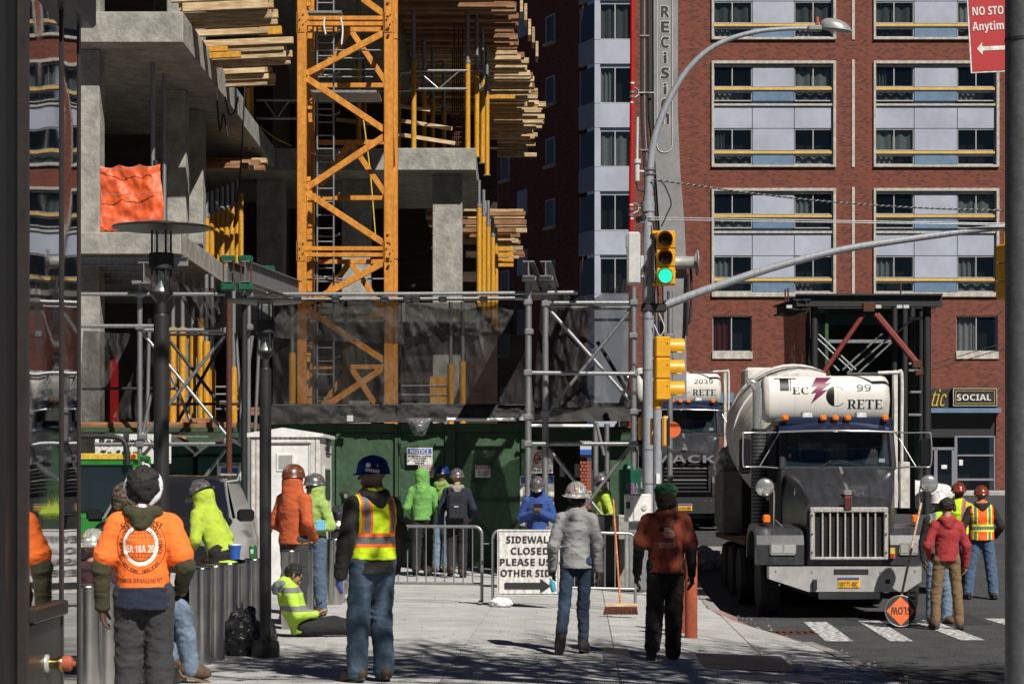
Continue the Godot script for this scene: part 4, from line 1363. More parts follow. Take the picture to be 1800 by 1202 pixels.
# ---------- the green fence and what hangs on it ----------
func hoarding() -> void:
	var D := 41.0
	var f := thing("green_plywood_fence", "dark green painted plywood construction fence with framed panels", "fence", P(700, 1004, D))
	pbox(f, "backing_sheet", 455, 748, 925, 1006, D + 0.05, 0.04, M.green_ply2, 0.0)
	for q in [[470, 590], [598, 694], [704, 782], [800, 920]]:
		var p := pbox(f, "plywood_panel", q[0], 761, q[1], 1004, D + 0.03, 0.03, M.green_ply if q[0] != 598 else M.green_ply2, 0.004)
	for q in [[455, 470], [590, 598], [694, 699], [700, 704], [782, 800], [916, 925]]:
		pbox(f, "stile", q[0], 745, q[1], 1005, D - 0.02, 0.06, M.green_ply, 0.006)
	for q in [[470, 590], [598, 694], [704, 782], [800, 916]]:
		pbox(f, "top_rail", q[0] + 0.2, 744, q[1] - 0.2, 759, D - 0.015, 0.055, M.green_ply, 0.006)
	pbox(f, "door_edge", 693.5, 762, 694.7, 1002, D - 0.03, 0.05, M.black)
	for y in [788, 880, 960]: pbox(f, "hinge", 700, y - 9, 704, y + 3, D - 0.05, 0.05, M.pipe_dark)
	pbox(f, "return_panel", 1040, 750, 1116, 1000, D + 0.5, 0.05, M.green_ply)
	pbox(f, "return_panel", 925, 770, 944, 1004, D + 0.1, 0.05, M.green_ply)
	pbox(f, "return_panel", 60, 752, 470, 990, D + 3.4, 0.05, M.green_ply2)
	# hasp and padlock
	var pk := thing("padlock", "shiny steel padlock on a black hasp of green fence", "padlock", P(607, 873, D - 0.1))
	pbox(pk, "hasp", 596, 864, 612, 869, D - 0.04, 0.03, M.black)
	pbox(pk, "body", 604, 868, 610, 875, D - 0.07, 0.04, M.chrome)
	# signs
	var sg := func(called: String, label: String, x0: float, y0: float, x1: float, y1: float, d: float) -> Node3D:
		var s := thing(called, label, "sign", P((x0 + x1) / 2, y1, d))
		pbox(s, "board", x0, y0, x1, y1, d, 0.015, M.sign_white, 0.004)
		return s
	var s: Node3D = sg.call("notice_sign", "white NOTICE sign with blue header on the green fence", 715, 787, 760, 817, D - 0.06)
	pbox(s, "header", 716.5, 788.5, 758.5, 798, D - 0.064, 0.004, M.sign_blue, 0.0)
	ptext(s, "lettering", "NOTICE", 721, 789.5, 754, 797, D - 0.07, M.sign_white)
	for q in [["NO MATERIAL ALLOWED", 717, 758, 800], ["TO BE STORED", 726, 749, 804.2], ["IN THIS AREA", 727, 748, 808.4], ["ANCHOR SAFETY", 729, 746, 812.6]]:
		ptext(s, "lettering", q[0], q[1], q[3], q[2], q[3] + 2.6, D - 0.066, M.ink)
	for q in [[735, "red and white DANGER notice half hidden by the green hoodie"], [835, "red and white DANGER live voltage notice on bare fence panel"]]:
		var x: float = q[0]
		s = sg.call("danger_sign", q[1], x, 818, x + 27, 839, D - 0.06)
		pbox(s, "header", x + 1, 819, x + 26, 824.5, D - 0.064, 0.004, M.sign_red, 0)
		ptext(s, "lettering", "DANGER", x + 4, 819.8, x + 23, 823.8, D - 0.068, M.sign_white)
		ptext(s, "lettering", "LIVE VOLTAGE", x + 3, 828, x + 24, 831, D - 0.066, M.ink, "regular")
		ptext(s, "lettering", "120/208 VOLTS", x + 4, 833, x + 24, 836, D - 0.066, M.ink, "regular")
	s = sg.call("no_smoking_sign", "white NO SMOKING sign with red prohibition ring behind scaffold posts", 933, 791, 972, 832, 39.6)
	var ring := []
	for k in 25: ring.append(P(950.5, 806, 39.57) + Vector3(cos(TAU * k / 24) * 0.115, sin(TAU * k / 24) * 0.115, 0))
	obj("ring", tubem(ring, 0.013, 6), M.sign_red, s)
	beam(s, "slash", P(943, 799, 39.57), P(958, 813, 39.57), 0.02, 0.01, M.sign_red)
	pbox(s, "cigarette", 943, 806, 958, 808, 39.58, 0.01, M.ink)
	ptext(s, "lettering", "NO SMOKING", 934.5, 824, 970, 829, 39.58, M.ink)
	s = sg.call("site_notice_board", "white notice board with blue header behind the blue hoodie", 914, 836, 974, 925, 39.8)
	pbox(s, "header", 916, 838, 972, 849, 39.79, 0.006, M.sign_blue)
	ptext(s, "lettering", "SITE SAFETY", 930, 841, 960, 847, 39.78, M.sign_white)
	for q in [[920, 860, 938, 880], [948, 860, 968, 880], [925, 890, 965, 908]]: pbox(s, "paper", q[0], q[1], q[2], q[3], 39.79, 0.005, M.grey_box)
	s = sg.call("remember_sign", "large white banner sign reading Remember to Stage above toilets", 166, 763, 300, 815, 38.95)
	ptext(s, "lettering", "Remember", 174, 769, 276, 783, 38.93, M.ink)
	ptext(s, "lettering", "To Stage", 176, 791, 252, 808, 38.93, M.ink)
	# the passage beside the fence: black panels painted for its unlit inside, stacked blocks
	var ps := thing("covered_passage", "covered passage beside the fence, its dark put in as black panels", "passage", P(1000, 1000, 44))
	pbox(ps, "unlit_panel", 944, 765, 1020, 1000, 43.2, 0.1, M.black)
	pbox(ps, "unlit_panel", 1066, 765, 1100, 1000, 42.6, 0.1, M.black)
	pbox(ps, "back_panel", 1010, 765, 1075, 804, 48.0, 0.1, M.grey_box)
	pbox(ps, "blue_strip", 1018, 790, 1064, 800, 47.9, 0.05, M.sign_blue)
	for q in [[984, 815, 993, 838], [1010, 815, 1020, 838]]: pbox(ps, "notice", q[0], q[1], q[2], q[3], 43.1, 0.02, M.sign_white)
	var st := thing("clay_pot_stack", "stack of round orange clay pipes seen through the passage", "pipe stack", P(1035, 930, 47.0))
	for r in 14:
		for k in 8:
			bar(st, "clay_pipe", P(1021 + k * 6.2 + (r % 2) * 3.0, 813 + r * 6.0, 46.6), P(1021 + k * 6.2 + (r % 2) * 3.0, 813 + r * 6.0, 47.4), 0.034, M.rust_orange, 8)
	pbox(st, "pallet", 1018, 897, 1074, 930, 46.7, 0.8, M.wood_dark)


# ---------- street furniture ----------
func lamp_post(called: String, label: String, at: Vector3, s: float) -> void:
	# a dark post with a wide disc hood over a glass lantern
	W = Transform3D(Basis(), at)
	var l := thing(called, label, "lamp post", Vector3.ZERO, "dark lamp posts with disc hoods")
	var v := func(pr: Array): return pr.map(func(p): return Vector2(p[0] * s, p[1] * s))
	obj("base", lathem(v.call([[0.135, 0], [0.135, 0.10], [0.125, 0.15], [0.06, 0.17]]), 24, false), M.lamp_dark, l)
	obj("post", lathem(v.call([[0.056, 0.16], [0.056, 2.70], [0.05, 2.715]]), 24), M.lamp_dark, l)
	obj("neck", lathem(v.call([[0.035, 2.71], [0.035, 2.80], [0.06, 2.83], [0.085, 2.86], [0.085, 2.875], [0.07, 2.88]]), 24, false), M.lamp_dark, l)
	obj("reflector_cone", lathem(v.call([[0.06, 2.88], [0.055, 2.905], [0.005, 2.97]]), 20), M.galv, l)
	obj("glass_lantern", lathem(v.call([[0.055, 2.88], [0.055, 3.31]]), 20), M.pane_clear, l)
	obj("band", lathem(v.call([[0.088, 3.04], [0.092, 3.05], [0.092, 3.15], [0.088, 3.16], [0.08, 3.16], [0.08, 3.04]]), 24, false), M.black, l)
	for k in 4:
		var a := PI / 4 + k * PI / 2 + 0.2
		bar(l, "rod", Vector3(cos(a) * 0.075, 2.87, sin(a) * 0.075) * s, Vector3(cos(a) * 0.075, 3.33, sin(a) * 0.075) * s, 0.008 * s, M.lamp_dark, 6)
	obj("hood_disc", lathem(v.call([[0.02, 3.32], [0.2, 3.318], [0.345, 3.335], [0.36, 3.345], [0.355, 3.353], [0.18, 3.37], [0.12, 3.372], [0.12, 3.385], [0.0, 3.39]]), 40), M.lamp_dark, l)
	W = NO


func barricade(label: String, a: Vector3, b: Vector3, h: float) -> void:
	var g := thing("steel_barricade", label, "barricade", (a + b) * 0.5, "galvanised crowd barricades")
	var dir := (b - a).normalized()
	var up := Vector3.UP
	var r := 0.10
	var pts := []
	var lo := 0.16
	pts.append(a + up * 0.02)
	pts.append(a + up * (h - r))
	for k in 5: pts.append(a + up * (h - r) + dir * r - dir * r * cos(PI / 2 * (k + 1) / 5.0) + up * r * sin(PI / 2 * (k + 1) / 5.0))
	for k in 6: pts.append(b + up * (h - r) - dir * r + dir * r * sin(PI / 2 * k / 5.0) + up * r * cos(PI / 2 * k / 5.0))
	pts.append(b + up * 0.02)
	obj("frame", tubem(pts, 0.021, 10), M.galv, g)
	bar(g, "bottom_rail", a + up * 0.26, b + up * 0.26, 0.018, M.galv, 8)
	var n := int(a.distance_to(b) / 0.128)
	for k in range(1, n):
		var p := a.lerp(b, float(k) / n)
		bar(g, "upright", p + up * 0.26, p + up * (h - 0.01), 0.0085, M.galv, 6)
	for p in [a + dir * 0.02, b - dir * 0.02]:
		beam(g, "foot", p + Vector3(0, 0.015, 0.3), p + Vector3(0, 0.015, -0.3), 0.05, 0.02, M.galv)
	bar(g, "hook", b + up * 0.8, b + up * 0.8 + dir * 0.1, 0.01, M.galv, 6)


func street_front() -> void:
	# guard booth
	var D := 34.0
	var b := thing("guard_booth", "small white clapboard guard booth with a windowed door", "booth", P(505, 1040, D))
	var x0 := (440 - 900) * D / F
	var x1 := (562 - 900) * D / F
	var y0 := 0.02
	var y1 := P(0, 768, D).y
	boxc(b, "body", Vector3((x0 + x1) / 2, (y0 + y1) / 2, -D - 1.13), Vector3(x1 - x0 - 0.06, y1 - y0, 2.14), M.white_dirty)
	# ribbed cladding
	for k in 14:
		var x := x0 + (x1 - x0) * (k + 0.5) / 14.0
		if x > (472 - 900) * D / F and x < (545 - 900) * D / F: boxc(b, "cladding_rib", Vector3(x, y1 - 0.06, -D - 0.02), Vector3(0.066, 0.24, 0.03), M.white_dirty, 0.008)
		else: boxc(b, "cladding_rib", Vector3(x, (y0 + y1) / 2, -D - 0.02), Vector3(0.066, y1 - y0, 0.03), M.white_dirty, 0.008)
	for k in 24: boxc(b, "cladding_rib", Vector3(x1 - 0.015, (y0 + y1) / 2, -D - 0.1 - k * 0.089), Vector3(0.03, y1 - y0, 0.08), M.white_dirty, 0.008)
	# shallow gabled roof
	var xm := (497.0 - 900) * D / F
	obj("roof", prismm([Vector2(x0 - 0.05, y1), Vector2(x1 + 0.05, y1), Vector2(x1 + 0.05, y1 + 0.05), Vector2(xm, y1 + 0.14), Vector2(x0 - 0.05, y1 + 0.06)], -D - 2.3, -D + 0.03), M.white, b)
	var door := pbox(b, "door", 474, 780, 543, 1030, D - 0.02, 0.05, M.white)
	pbox(door, "drip_cap", 470, 773, 546, 780, D - 0.06, 0.1, M.white_dirty, 0.02)
	pbox(door, "window_trim", 485, 797, 517, 828.5, D - 0.035, 0.02, M.white)
	pbox(door, "pane", 489, 800.5, 513.5, 825, D - 0.04, 0.012, M.pane)
	pbox(door, "unlit_backing", 489, 800.5, 513.5, 825, D - 0.028, 0.004, M.black, 0)  # flat black sheet standing for the unlit inside
	pbox(door, "door_edge", 541, 782, 545, 1030, D - 0.03, 0.04, M.grey_box)
	bar(door, "badge", P(501, 834.5, D - 0.03), P(501, 834.5, D - 0.04), 0.031, M.sign_red, 14)
	bar(door, "badge_rim", P(501, 834.5, D - 0.025), P(501, 834.5, D - 0.036), 0.037, M.sign_white, 14)
	bar(door, "knob", P(478, 925, D - 0.03), P(478, 925, D - 0.1), 0.03, M.chrome, 10)
	# side window and poster
	boxc(b, "side_window_trim", Vector3(x1 + 0.005, P(0, 853, D).y, -D - 1.05), Vector3(0.05, 0.56, 1.0), M.grey_box)
	boxc(b, "side_window_pane", Vector3(x1 + 0.025, P(0, 853, D).y, -D - 1.05), Vector3(0.03, 0.48, 0.9), M.black_gloss)
	for k in 9: boxc(b, "poster_line", Vector3(x1 + 0.016, P(0, 764 + k * 4, D).y, -D - 1.5 + (k % 2) * 0.2), Vector3(0.01, 0.025, 0.25 + 0.3 * (k % 3)), M.ink, 0)
	# portable toilets
	for q in [[252, 342, 41.6, "dark green portable toilet with white roof hidden behind the lamp post"], [346, 442, 41.4, "dark green portable toilet with white roof and a posted sign"]]:
		var d: float = q[2]
		var t := thing("portable_toilet", q[3], "toilet", P((q[0] + q[1]) / 2.0, 1010, d), "portable toilets")
		var a := P(q[0], 1010, d)
		var c := P(q[1], 800, d)
		var w := c.x - a.x
		var xc := (a.x + c.x) / 2
		boxc(t, "cabin", Vector3(xc, (0.05 + c.y) / 2, -d - w / 2), Vector3(w, c.y - 0.05, w), M.toilet, 0.04)
		boxc(t, "door", Vector3(xc, 0.95, -d + 0.015), Vector3(w * 0.72, 1.6, 0.03), M.toilet, 0.02)
		var arch := []
		for k in 13:
			var u := k / 12.0
			arch.append(Vector2(xc + (u - 0.5) * w * 0.98, c.y + 0.02 + 0.24 * sin(PI * u)))
		obj("arch_panel", prismm(arch, -d - w * 0.9, -d - 0.01), M.toilet, t)
		var roof := arch.duplicate()
		var outer := []
		for k in 13:
			var u := k / 12.0
			outer.push_front(Vector2(xc + (u - 0.5) * (w + 0.14), c.y - 0.02 + 0.37 * sin(PI * u)))
		roof.append_array(outer)
		obj("roof", prismm(roof, -d - w, -d + 0.06), M.white, t)
		if q[0] == 346:
			pbox(t, "sign_board", 381, 813, 423, 845, d - 0.05, 0.02, M.sign_white)
			pbox(t, "sign_crown", 388, 822, 418, 832, d - 0.056, 0.01, M.sign_blue)
			pbox(t, "sign_band", 382, 837, 422, 844, d - 0.056, 0.01, M.toilet)
			ptext(t, "lettering", "RENT A THRONE", 384, 815, 420, 819, d - 0.06, M.ink)
			ptext(t, "lettering", "718-555-3750", 384, 838, 420, 843, d - 0.062, M.sign_white)
	# lamp posts
	lamp_post("lamp_post", "dark lamp post with disc hood standing behind the orange shirt", P(283, 838 + 6800 / 18.3, 18.3), 1.107)
	lamp_post("lamp_post", "dark lamp post with disc hood beside a black refuse bag", P(466, 1155, 21.45), 1.003)
	# bollards of brushed steel
	var bs := [[152, 17.2], [186, 17.8], [222, 18.6], [352, 20.6], [376, 21.1], [401, 21.7], [424, 22.2], [445, 22.8], [510, 25.4], [535, 26.4], [560, 29.4], [588, 30.2]]
	for q in bs:
		var d: float = q[1]
		var p := Vector3((q[0] - 900.0) * d / F, 0, -d)
		var o := thing("steel_bollard", "brushed stainless steel bollard in the row along the sidewalk", "bollard", p, "steel bollards in a row")
		W = Transform3D(Basis(), p)
		obj("shaft", lathem([Vector2(0.1, 0.0), Vector2(0.1, 0.862), Vector2(0.094, 0.875)], 28), M.stainless, o)
		obj("cap", lathem([Vector2(0.092, 0.876), Vector2(0.085, 0.884), Vector2(0.0, 0.886)], 28), M.stainless, o)
		W = NO
	# litter bin of stainless steel with a hooded top
	var lp := P(592, 1048, 33.0)
	lp.y = 0
	W = Transform3D(Basis(), lp)
	var lb := thing("litter_bin", "stainless steel litter bin with a domed hood beside the booth", "bin")
	obj("body", lathem([Vector2(0.17, 0.0), Vector2(0.17, 0.78), Vector2(0.16, 0.79)], 24), M.stainless, lb)
	obj("opening", lathem([Vector2(0.13, 0.78), Vector2(0.13, 0.96)], 20), M.black, lb)
	obj("hood", lathem([Vector2(0.175, 0.95), Vector2(0.18, 0.99), Vector2(0.15, 1.06), Vector2(0.08, 1.1), Vector2(0, 1.11)], 24), M.stainless, lb)
	for k in 3: bar(lb, "stay", Vector3(cos(k * 2.1) * 0.16, 0.78, sin(k * 2.1) * 0.16), Vector3(cos(k * 2.1) * 0.16, 0.97, sin(k * 2.1) * 0.16), 0.01, M.stainless, 6)
	W = NO
	var rb := thing("refuse_bag", "small black refuse bag heaped on the litter bin", "bag", P(599, 917, 33.0))
	blob(rb, "bag", P(600, 904, 33.0), Vector3(0.17, 0.13, 0.15), 3.0, M.bag)
	# crowd barricades
	barricade("galvanised crowd barricade in front of the green fence beneath NOTICE sign", P(603, 1058, 31.0) * Vector3(1, 0, 1), P(847, 1060, 30.6) * Vector3(1, 0, 1), 1.03)
	barricade("galvanised crowd barricade holding up the SIDEWALK CLOSED sign", Vector3((866 - 900) * 30.2 / F, -0.01, -30.2), Vector3((1117 - 900) * 30.4 / F, -0.06, -30.4), 1.0)
	# SIDEWALK CLOSED
	var s := thing("sidewalk_closed_sign", "white sign reading SIDEWALK CLOSED PLEASE USE OTHER SIDE with arrow", "sign", P(928, 1047, 30.1))
	pbox(s, "board", 874, 931, 984, 1047, 30.08, 0.012, M.sign_white, 0.005)
	for q in [[876.5, 933.5, 981.5, 934.4], [876.5, 1043.5, 981.5, 1044.4], [876.5, 935, 877.4, 1043], [980.6, 935, 981.5, 1043]]: pbox(s, "border", q[0], q[1], q[2], q[3], 30.075, 0.003, M.ink, 0)
	for q in [["SIDEWALK", 890, 975, 942], ["CLOSED", 898, 965, 962], ["PLEASE USE", 879, 979, 981.5], ["OTHER SIDE", 880, 978, 1001]]:
		ptext(s, "lettering", q[0], q[1], q[3], q[2], q[3] + 12.5, 30.072, M.ink, "bold")
	var ap := []
	for p in [[887, 1024], [950, 1024], [950, 1017], [968, 1030], [950, 1042], [950, 1035], [887, 1035]]:
		var v := P(p[0], p[1], 30.07)
		ap.append(Vector2(v.x, v.y))
	obj("arrow", prismm(ap, -30.075, -30.068), M.ink, s)
	# lump of clear plastic at its foot
	var ice := thing("plastic_bag", "crumpled clear plastic bag lying at the barricade foot", "plastic bag", P(880, 1063, 29.9))
	blob(ice, "sheet", P(880, 1060, 30.0), Vector3(0.15, 0.07, 0.12), 8.0, M.clear_ice)
	# broom leaning on the barricade
	var br := thing("push_broom", "push broom with orange handle leaning on the barricade", "broom", P(1093, 1080, 28.8))
	var hp := P(1092, 1064, 28.85)
	boxc(br, "head", hp, Vector3(0.42, 0.045, 0.07), M.handle_pale, 0.01)
	var bm := MB.new()
	for k in 60:
		for j in 4:
			var x := lerpf(-0.2, 0.2, (k + 0.5 * (j % 2)) / 60.0)
			var p := hp + Vector3(x, -0.02, (j - 1.5) * 0.016)
			bm.tube([p, p + Vector3(x * 0.12 + 0.006 * sin(k * 7.0), -0.095, 0.006 * cos(k * 5.0 + j))], 0.0045, 3, false)
	obj("bristles", bm.mesh(), M.bristle, br)
	bar(br, "handle", hp + Vector3(-0.01, 0.01, 0), P(1078, 878, 29.9), 0.014, M.handle, 8)
	# rusty orange pipe bollards at the kerb
	for q in [[1215, 1117, 25.6], [1205, 1108, 26.4]]:
		var p := Vector3((q[0] - 900.0) * q[2] / F, 0, -q[2])
		p.y = walk_y(p.x, q[2])
		W = Transform3D(Basis(), p)
		var o := thing("pipe_bollard", "scraped orange steel pipe bollard by the kerb" if q[0] == 1215 else "second orange pipe bollard tucked behind the scraped one", "bollard")
		obj("pipe", lathem([Vector2(0.072, 0), Vector2(0.072, 0.98)], 20), M.rust_orange, o)
		obj("cap", lathem([Vector2(0.071, 0.98), Vector2(0.055, 1.02), Vector2(0, 1.035)], 20), M.rust_orange, o)
		W = NO
	# control cabinets
	var gb := thing("green_relay_box", "dark green street relay box with pink scrawl and domed lamp", "relay box", P(1108, 1000, 37.0))
	pbox(gb, "cabinet", 1089, 825, 1127, 905, 36.6, 0.4, M.box_green, 0.02)
	pbox(gb, "leg", 1097, 905, 1119, 1030, 36.7, 0.2, M.box_green)
	obj("dome", lathem([Vector2(0.085, 0), Vector2(0.085, 0.03), Vector2(0.06, 0.08), Vector2(0, 0.1)], 16), M.box_green, gb, Transform3D(Basis(), P(1104, 825, 36.8)))
	for q in [["HOLA", 1101, 849, 1122, 858], ["DOLL", 1104, 860, 1122, 868]]:
		ptext(gb, "scrawl", q[0], q[1], q[2], q[3], q[4], 36.59, mat(lin(0.6, 0.2, 0.5), 0.6), "serif")
	var wb := thing("white_control_box", "white electrical control box mounted before the green relay box", "control box", P(1122, 1000, 35.5))
	pbox(wb, "cabinet", 1099, 868, 1146, 918, 35.4, 0.3, M.white_dirty, 0.02)
	pbox(wb, "door", 1114, 870, 1144, 916, 35.38, 0.03, M.white, 0.01)
	pbox(wb, "vent", 1101, 882, 1108, 894, 35.39, 0.02, M.black)
	bar(wb, "decal", P(1133, 892, 35.38), P(1133, 892, 35.36), 0.042, M.grey_box, 14)
	pbox(wb, "stand", 1106, 918, 1138, 1035, 35.5, 0.15, M.galv)
	var jb := thing("concrete_barrier", "low grey concrete barrier below the white control box", "barrier", P(1085, 1035, 36.2))
	pbox(jb, "block", 1050, 905, 1132, 1040, 36.3, 0.5, M.concrete, 0.03)
	pbox(jb, "block", 960, 905, 1048, 1035, 37.4, 0.4, M.concrete, 0.03)
	pbox(jb, "cover", 1063, 905, 1088, 1042, 36.25, 0.1, M.black, 0.01)
	# steel pole and NO STOPPING sign close by
	var pole := thing("steel_sign_pole", "thick grey galvanised pole carrying the red no stopping sign", "pole", Vector3((1799 - 900) * 12.6 / F, -0.15, -12.6))
	bar(pole, "post", Vector3((1799.5 - 900) * 12.6 / F, -0.33, -12.6), Vector3((1799.5 - 900) * 12.6 / F, 5.2, -12.6), 0.099, M.pole_near, 28)
	bar(pole, "band", Vector3((1799.5 - 900) * 12.6 / F, P(0, 74, 12.6).y, -12.6), Vector3((1799.5 - 900) * 12.6 / F, P(0, 68, 12.6).y, -12.6), 0.102, M.pipe_dark, 28)
	var ns := thing("no_stopping_sign", "red NO STOPPING Anytime sign with white arrow", "sign", P(1750, 125, 14.2))
	bar(ns, "sign_post", Vector3((1792 - 900) * 14.3 / F, -0.2, -14.3), Vector3((1792 - 900) * 14.3 / F, 5.3, -14.3), 0.03, M.galv, 10)
	W = Transform3D(Basis(Vector3.BACK, 0.055) * Basis(Vector3.UP, 0.05), P(1752, 55, 14.2))
	boxc(ns, "plate", Vector3.ZERO, Vector3(0.35, 0.51, 0.006), M.sign_white, 0.003)
	boxc(ns, "red_face", Vector3(0, 0, 0.004), Vector3(0.33, 0.49, 0.004), M.sign_red, 0.001)
	ftext(ns, "lettering", "NO STOPPING", Vector3(0.04, 0.13, 0.0075), 0.37, 0.054, M.sign_white)
	ftext(ns, "lettering", "Anytime", Vector3(-0.033, 0.028, 0.0075), 0.235, 0.073, M.sign_white)
	obj("arrow", prismm([Vector2(-0.13, -0.105), Vector2(-0.095, -0.065), Vector2(-0.095, -0.092), Vector2(0.13, -0.092), Vector2(0.13, -0.118), Vector2(-0.095, -0.118), Vector2(-0.095, -0.145)], 0.005, 0.009), M.sign_white, ns)
	W = NO


func blob(par: Node3D, called: String, c: Vector3, r: Vector3, seedn: float, m: Material) -> void:
	var rows := []
	for i in 25:
		var row := []
		var a := -PI / 2 + PI * i / 24.0
		for j in 40:
			var b := -TAU * j / 40.0
			var v := Vector3(cos(a) * cos(b), sin(a), cos(a) * sin(b))
			var k := 1.0 + 0.24 * noise.get_noise_3dv(v * 1.6 + Vector3.ONE * seedn) + 0.13 * absf(noise.get_noise_3dv(v * 3.6 + Vector3.ONE * seedn)) + 0.05 * absf(noise.get_noise_3dv(v * 8.0 + Vector3.ONE * seedn))
			var p := v * k * r
			p.y = maxf(p.y, -r.y * 0.86)
			row.append(c + p)
		rows.append(row)
	var mb := MB.new()
	mb.grid(rows, true)
	mb.uv.clear()
	obj(called, mb.mesh(), m, par)


# ---------- concrete pump boom ----------
func pump_boom() -> void:
	var D := 52.0
	var b := thing("concrete_pump_boom", "tall grey concrete pump boom with vertical white outlined lettering", "pump boom", P(1185, 925, D))
	var pf := func(pts: Array) -> Array:
		return pts.map(func(p): var v := P(p[0], p[1], D); return Vector2(v.x, v.y))
	obj("boom_section", prismm(pf.call([[1149, -40], [1192, -40], [1192, 200], [1196, 300], [1204, 400], [1208, 500], [1205, 590], [1196, 640], [1188, 640], [1168, 590], [1166, 480], [1158, 370], [1150, 250]]), -D - 0.5, -D), M.boom, b)
	obj("side_plate", prismm(pf.call([[1140, -40], [1149, -40], [1150, 250], [1158, 370], [1166, 480], [1160, 480], [1147, 250], [1141, 200]]), -D - 0.5, -D - 0.05), M.black, b)
	obj("rear_section", prismm(pf.call([[1160, 560], [1210, 560], [1215, 925], [1150, 925]]), -D - 1.6, -D - 0.7), M.boom, b)
	# raised rounded panel outline
	var ln := []
	for p in [[1155, -40], [1155, 255], [1157, 262], [1162, 267], [1169, 268], [1176, 266], [1181, 261], [1182, 254], [1182, -40]]: ln.append(P(p[0], p[1], D - 0.01))
	obj("panel_edge", tubem(ln, 0.012, 6), M.grey_box, b)
	var word := "PRECiSion"
	var ys := [-14.0, 20.0, 47.0, 74.0, 101.0, 128.0, 156.0, 183.0, 208.0]
	for k in word.length():
		var hw := 2.6 if word[k] == "i" else 7.0
		for e in [[-1.7, 0.0], [1.7, 0.0], [0.0, -1.7], [0.0, 1.7], [-1.3, -1.3], [1.3, 1.3], [-1.3, 1.3], [1.3, -1.3]]:
			ptext(b, "letter_outline", word[k], 1169.5 - hw + e[0], ys[k] - 9.5 + e[1], 1169.5 + hw + e[0], ys[k] + 9.5 + e[1], D - 0.004, M.sign_white)
		ptext(b, "letter", word[k], 1169.5 - hw, ys[k] - 9.5, 1169.5 + hw, ys[k] + 9.5, D - 0.012, M.ink)
	obj("drum_pulley", lathem([Vector2(0.15, -0.3), Vector2(0.15, 0.2), Vector2(0.3, 0.24), Vector2(0.3, 0.28)], 20), M.chrome_dull, b, Transform3D(Basis(Vector3.BACK, -PI / 2), P(1206, 462, D - 0.1)))
	for q in [[[1213, 455], [1216, 510], [1212, 570]], [[1210, 480], [1209, 530], [1207, 590]]]:
		var pts := []
		for p in q: pts.append(P(p[0], p[1], D - 0.1))
		obj("hose", tubem(curve(pts), 0.03, 6), M.black, b)
	for x in [1129, 1133, 1137, 1127]:
		obj("hose", tubem(curve([P(x, -30, D - 0.1), P(x, 120, D - 0.1), P(x + 1, 220, D - 0.1), P(x + 8, 330, D - 0.1), P(x + 18, 480, D - 0.1), P(x + 24, 640, D - 0.1)]), 0.022, 6), M.black if x != 1133 else M.galv, b)
	for y in [63, 163, 264]: pbox(b, "hose_clamp", 1124, y - 2, 1142, y + 1, D - 0.15, 0.1, M.galv)
	# red delivery pipe
	var rp := thing("red_delivery_pipe", "bright red steel concrete delivery pipe with clamped joints", "pipe", P(1109, 925, D))
	for q in [[1112, -40, 1111.5, 160], [1111.5, 164, 1109.5, 366], [1109.5, 370, 1108, 920]]:
		bar(rp, "pipe_length", P(q[0], q[1], D - 0.3), P(q[2], q[3], D - 0.3), 0.052, M.red, 14)
	for q in [[1111.5, 162], [1111, 170], [1109.6, 368], [1109.5, 378]]:
		bar(rp, "coupling", P(q[0], q[1] + 2, D - 0.3), P(q[0], q[1] - 2, D - 0.3), 0.068, M.steel, 14)
	for q in [[1111.5, 146], [1111, 180], [1110, 384], [1109.6, 360]]:
		bar(rp, "white_band", P(q[0], q[1] + 1.3, D - 0.3), P(q[0], q[1] - 1.3, D - 0.3), 0.054, M.sign_white, 14)
	for y in [163, 366]:
		obj("bracket", tubem(curve([P(1111, y - 10, D - 0.25), P(1121, y - 6, D - 0.2), P(1122, y + 4, D - 0.2), P(1111, y + 10, D - 0.25)]), 0.02, 6), M.steel, rp)
		bar(rp, "bracket_arm", P(1121, y, D - 0.2), P(1150, y, D - 0.05), 0.02, M.steel, 6)


# ---------- traffic signal pole ----------
func signal_head(par: Node3D, c: Vector3, yaw: float, lit := -1, s := 1.0) -> void:
	var keep := W
	W = keep * Transform3D(Basis(Vector3.UP, yaw), c)
	for k in 3:
		var y := (1 - k) * 0.29 * s
		var sec := boxc(par, "housing", Vector3(0, y, 0), Vector3(0.30, 0.285, 0.2) * s, M.signal, 0.02)
		obj("lens", lathem([Vector2(0.11 * s, 0), Vector2(0.08 * s, 0.02), Vector2(0, 0.03)], 20), M.lamp_green if k == lit else M.black_gloss, sec, Transform3D(Basis(Vector3.RIGHT, PI / 2), Vector3(0, y, 0.1 * s)))
		# tunnel visor, open below
		var rows := []
		for r in 2:
			var row := []
			for j in 19:
				var a := lerpf(-0.55, PI + 0.55, j / 18.0)
				row.append(Vector3(cos(a) * 0.122 * s, y + sin(a) * 0.122 * s, (0.1 if r == 0 else 0.3) * s))
			rows.append(row)
		var mb := MB.new()
		mb.grid(rows)
		var inner := []
		for row in rows:
			var q := []
			for p in row: q.append(Vector3(p.x * 0.95, y + (p.y - y) * 0.95, p.z))
			q.reverse()
			inner.append(q)
		mb.grid(inner)
		mb.uv.clear()
		obj("visor", mb.mesh(), M.signal, sec)
		for e in [-1, 1]: bar(sec, "latch", Vector3(0.15 * e * s, y + 0.06 * s, 0.06 * s), Vector3(0.165 * e * s, y + 0.06 * s, 0.06 * s), 0.012, M.signal, 6)
	W = keep


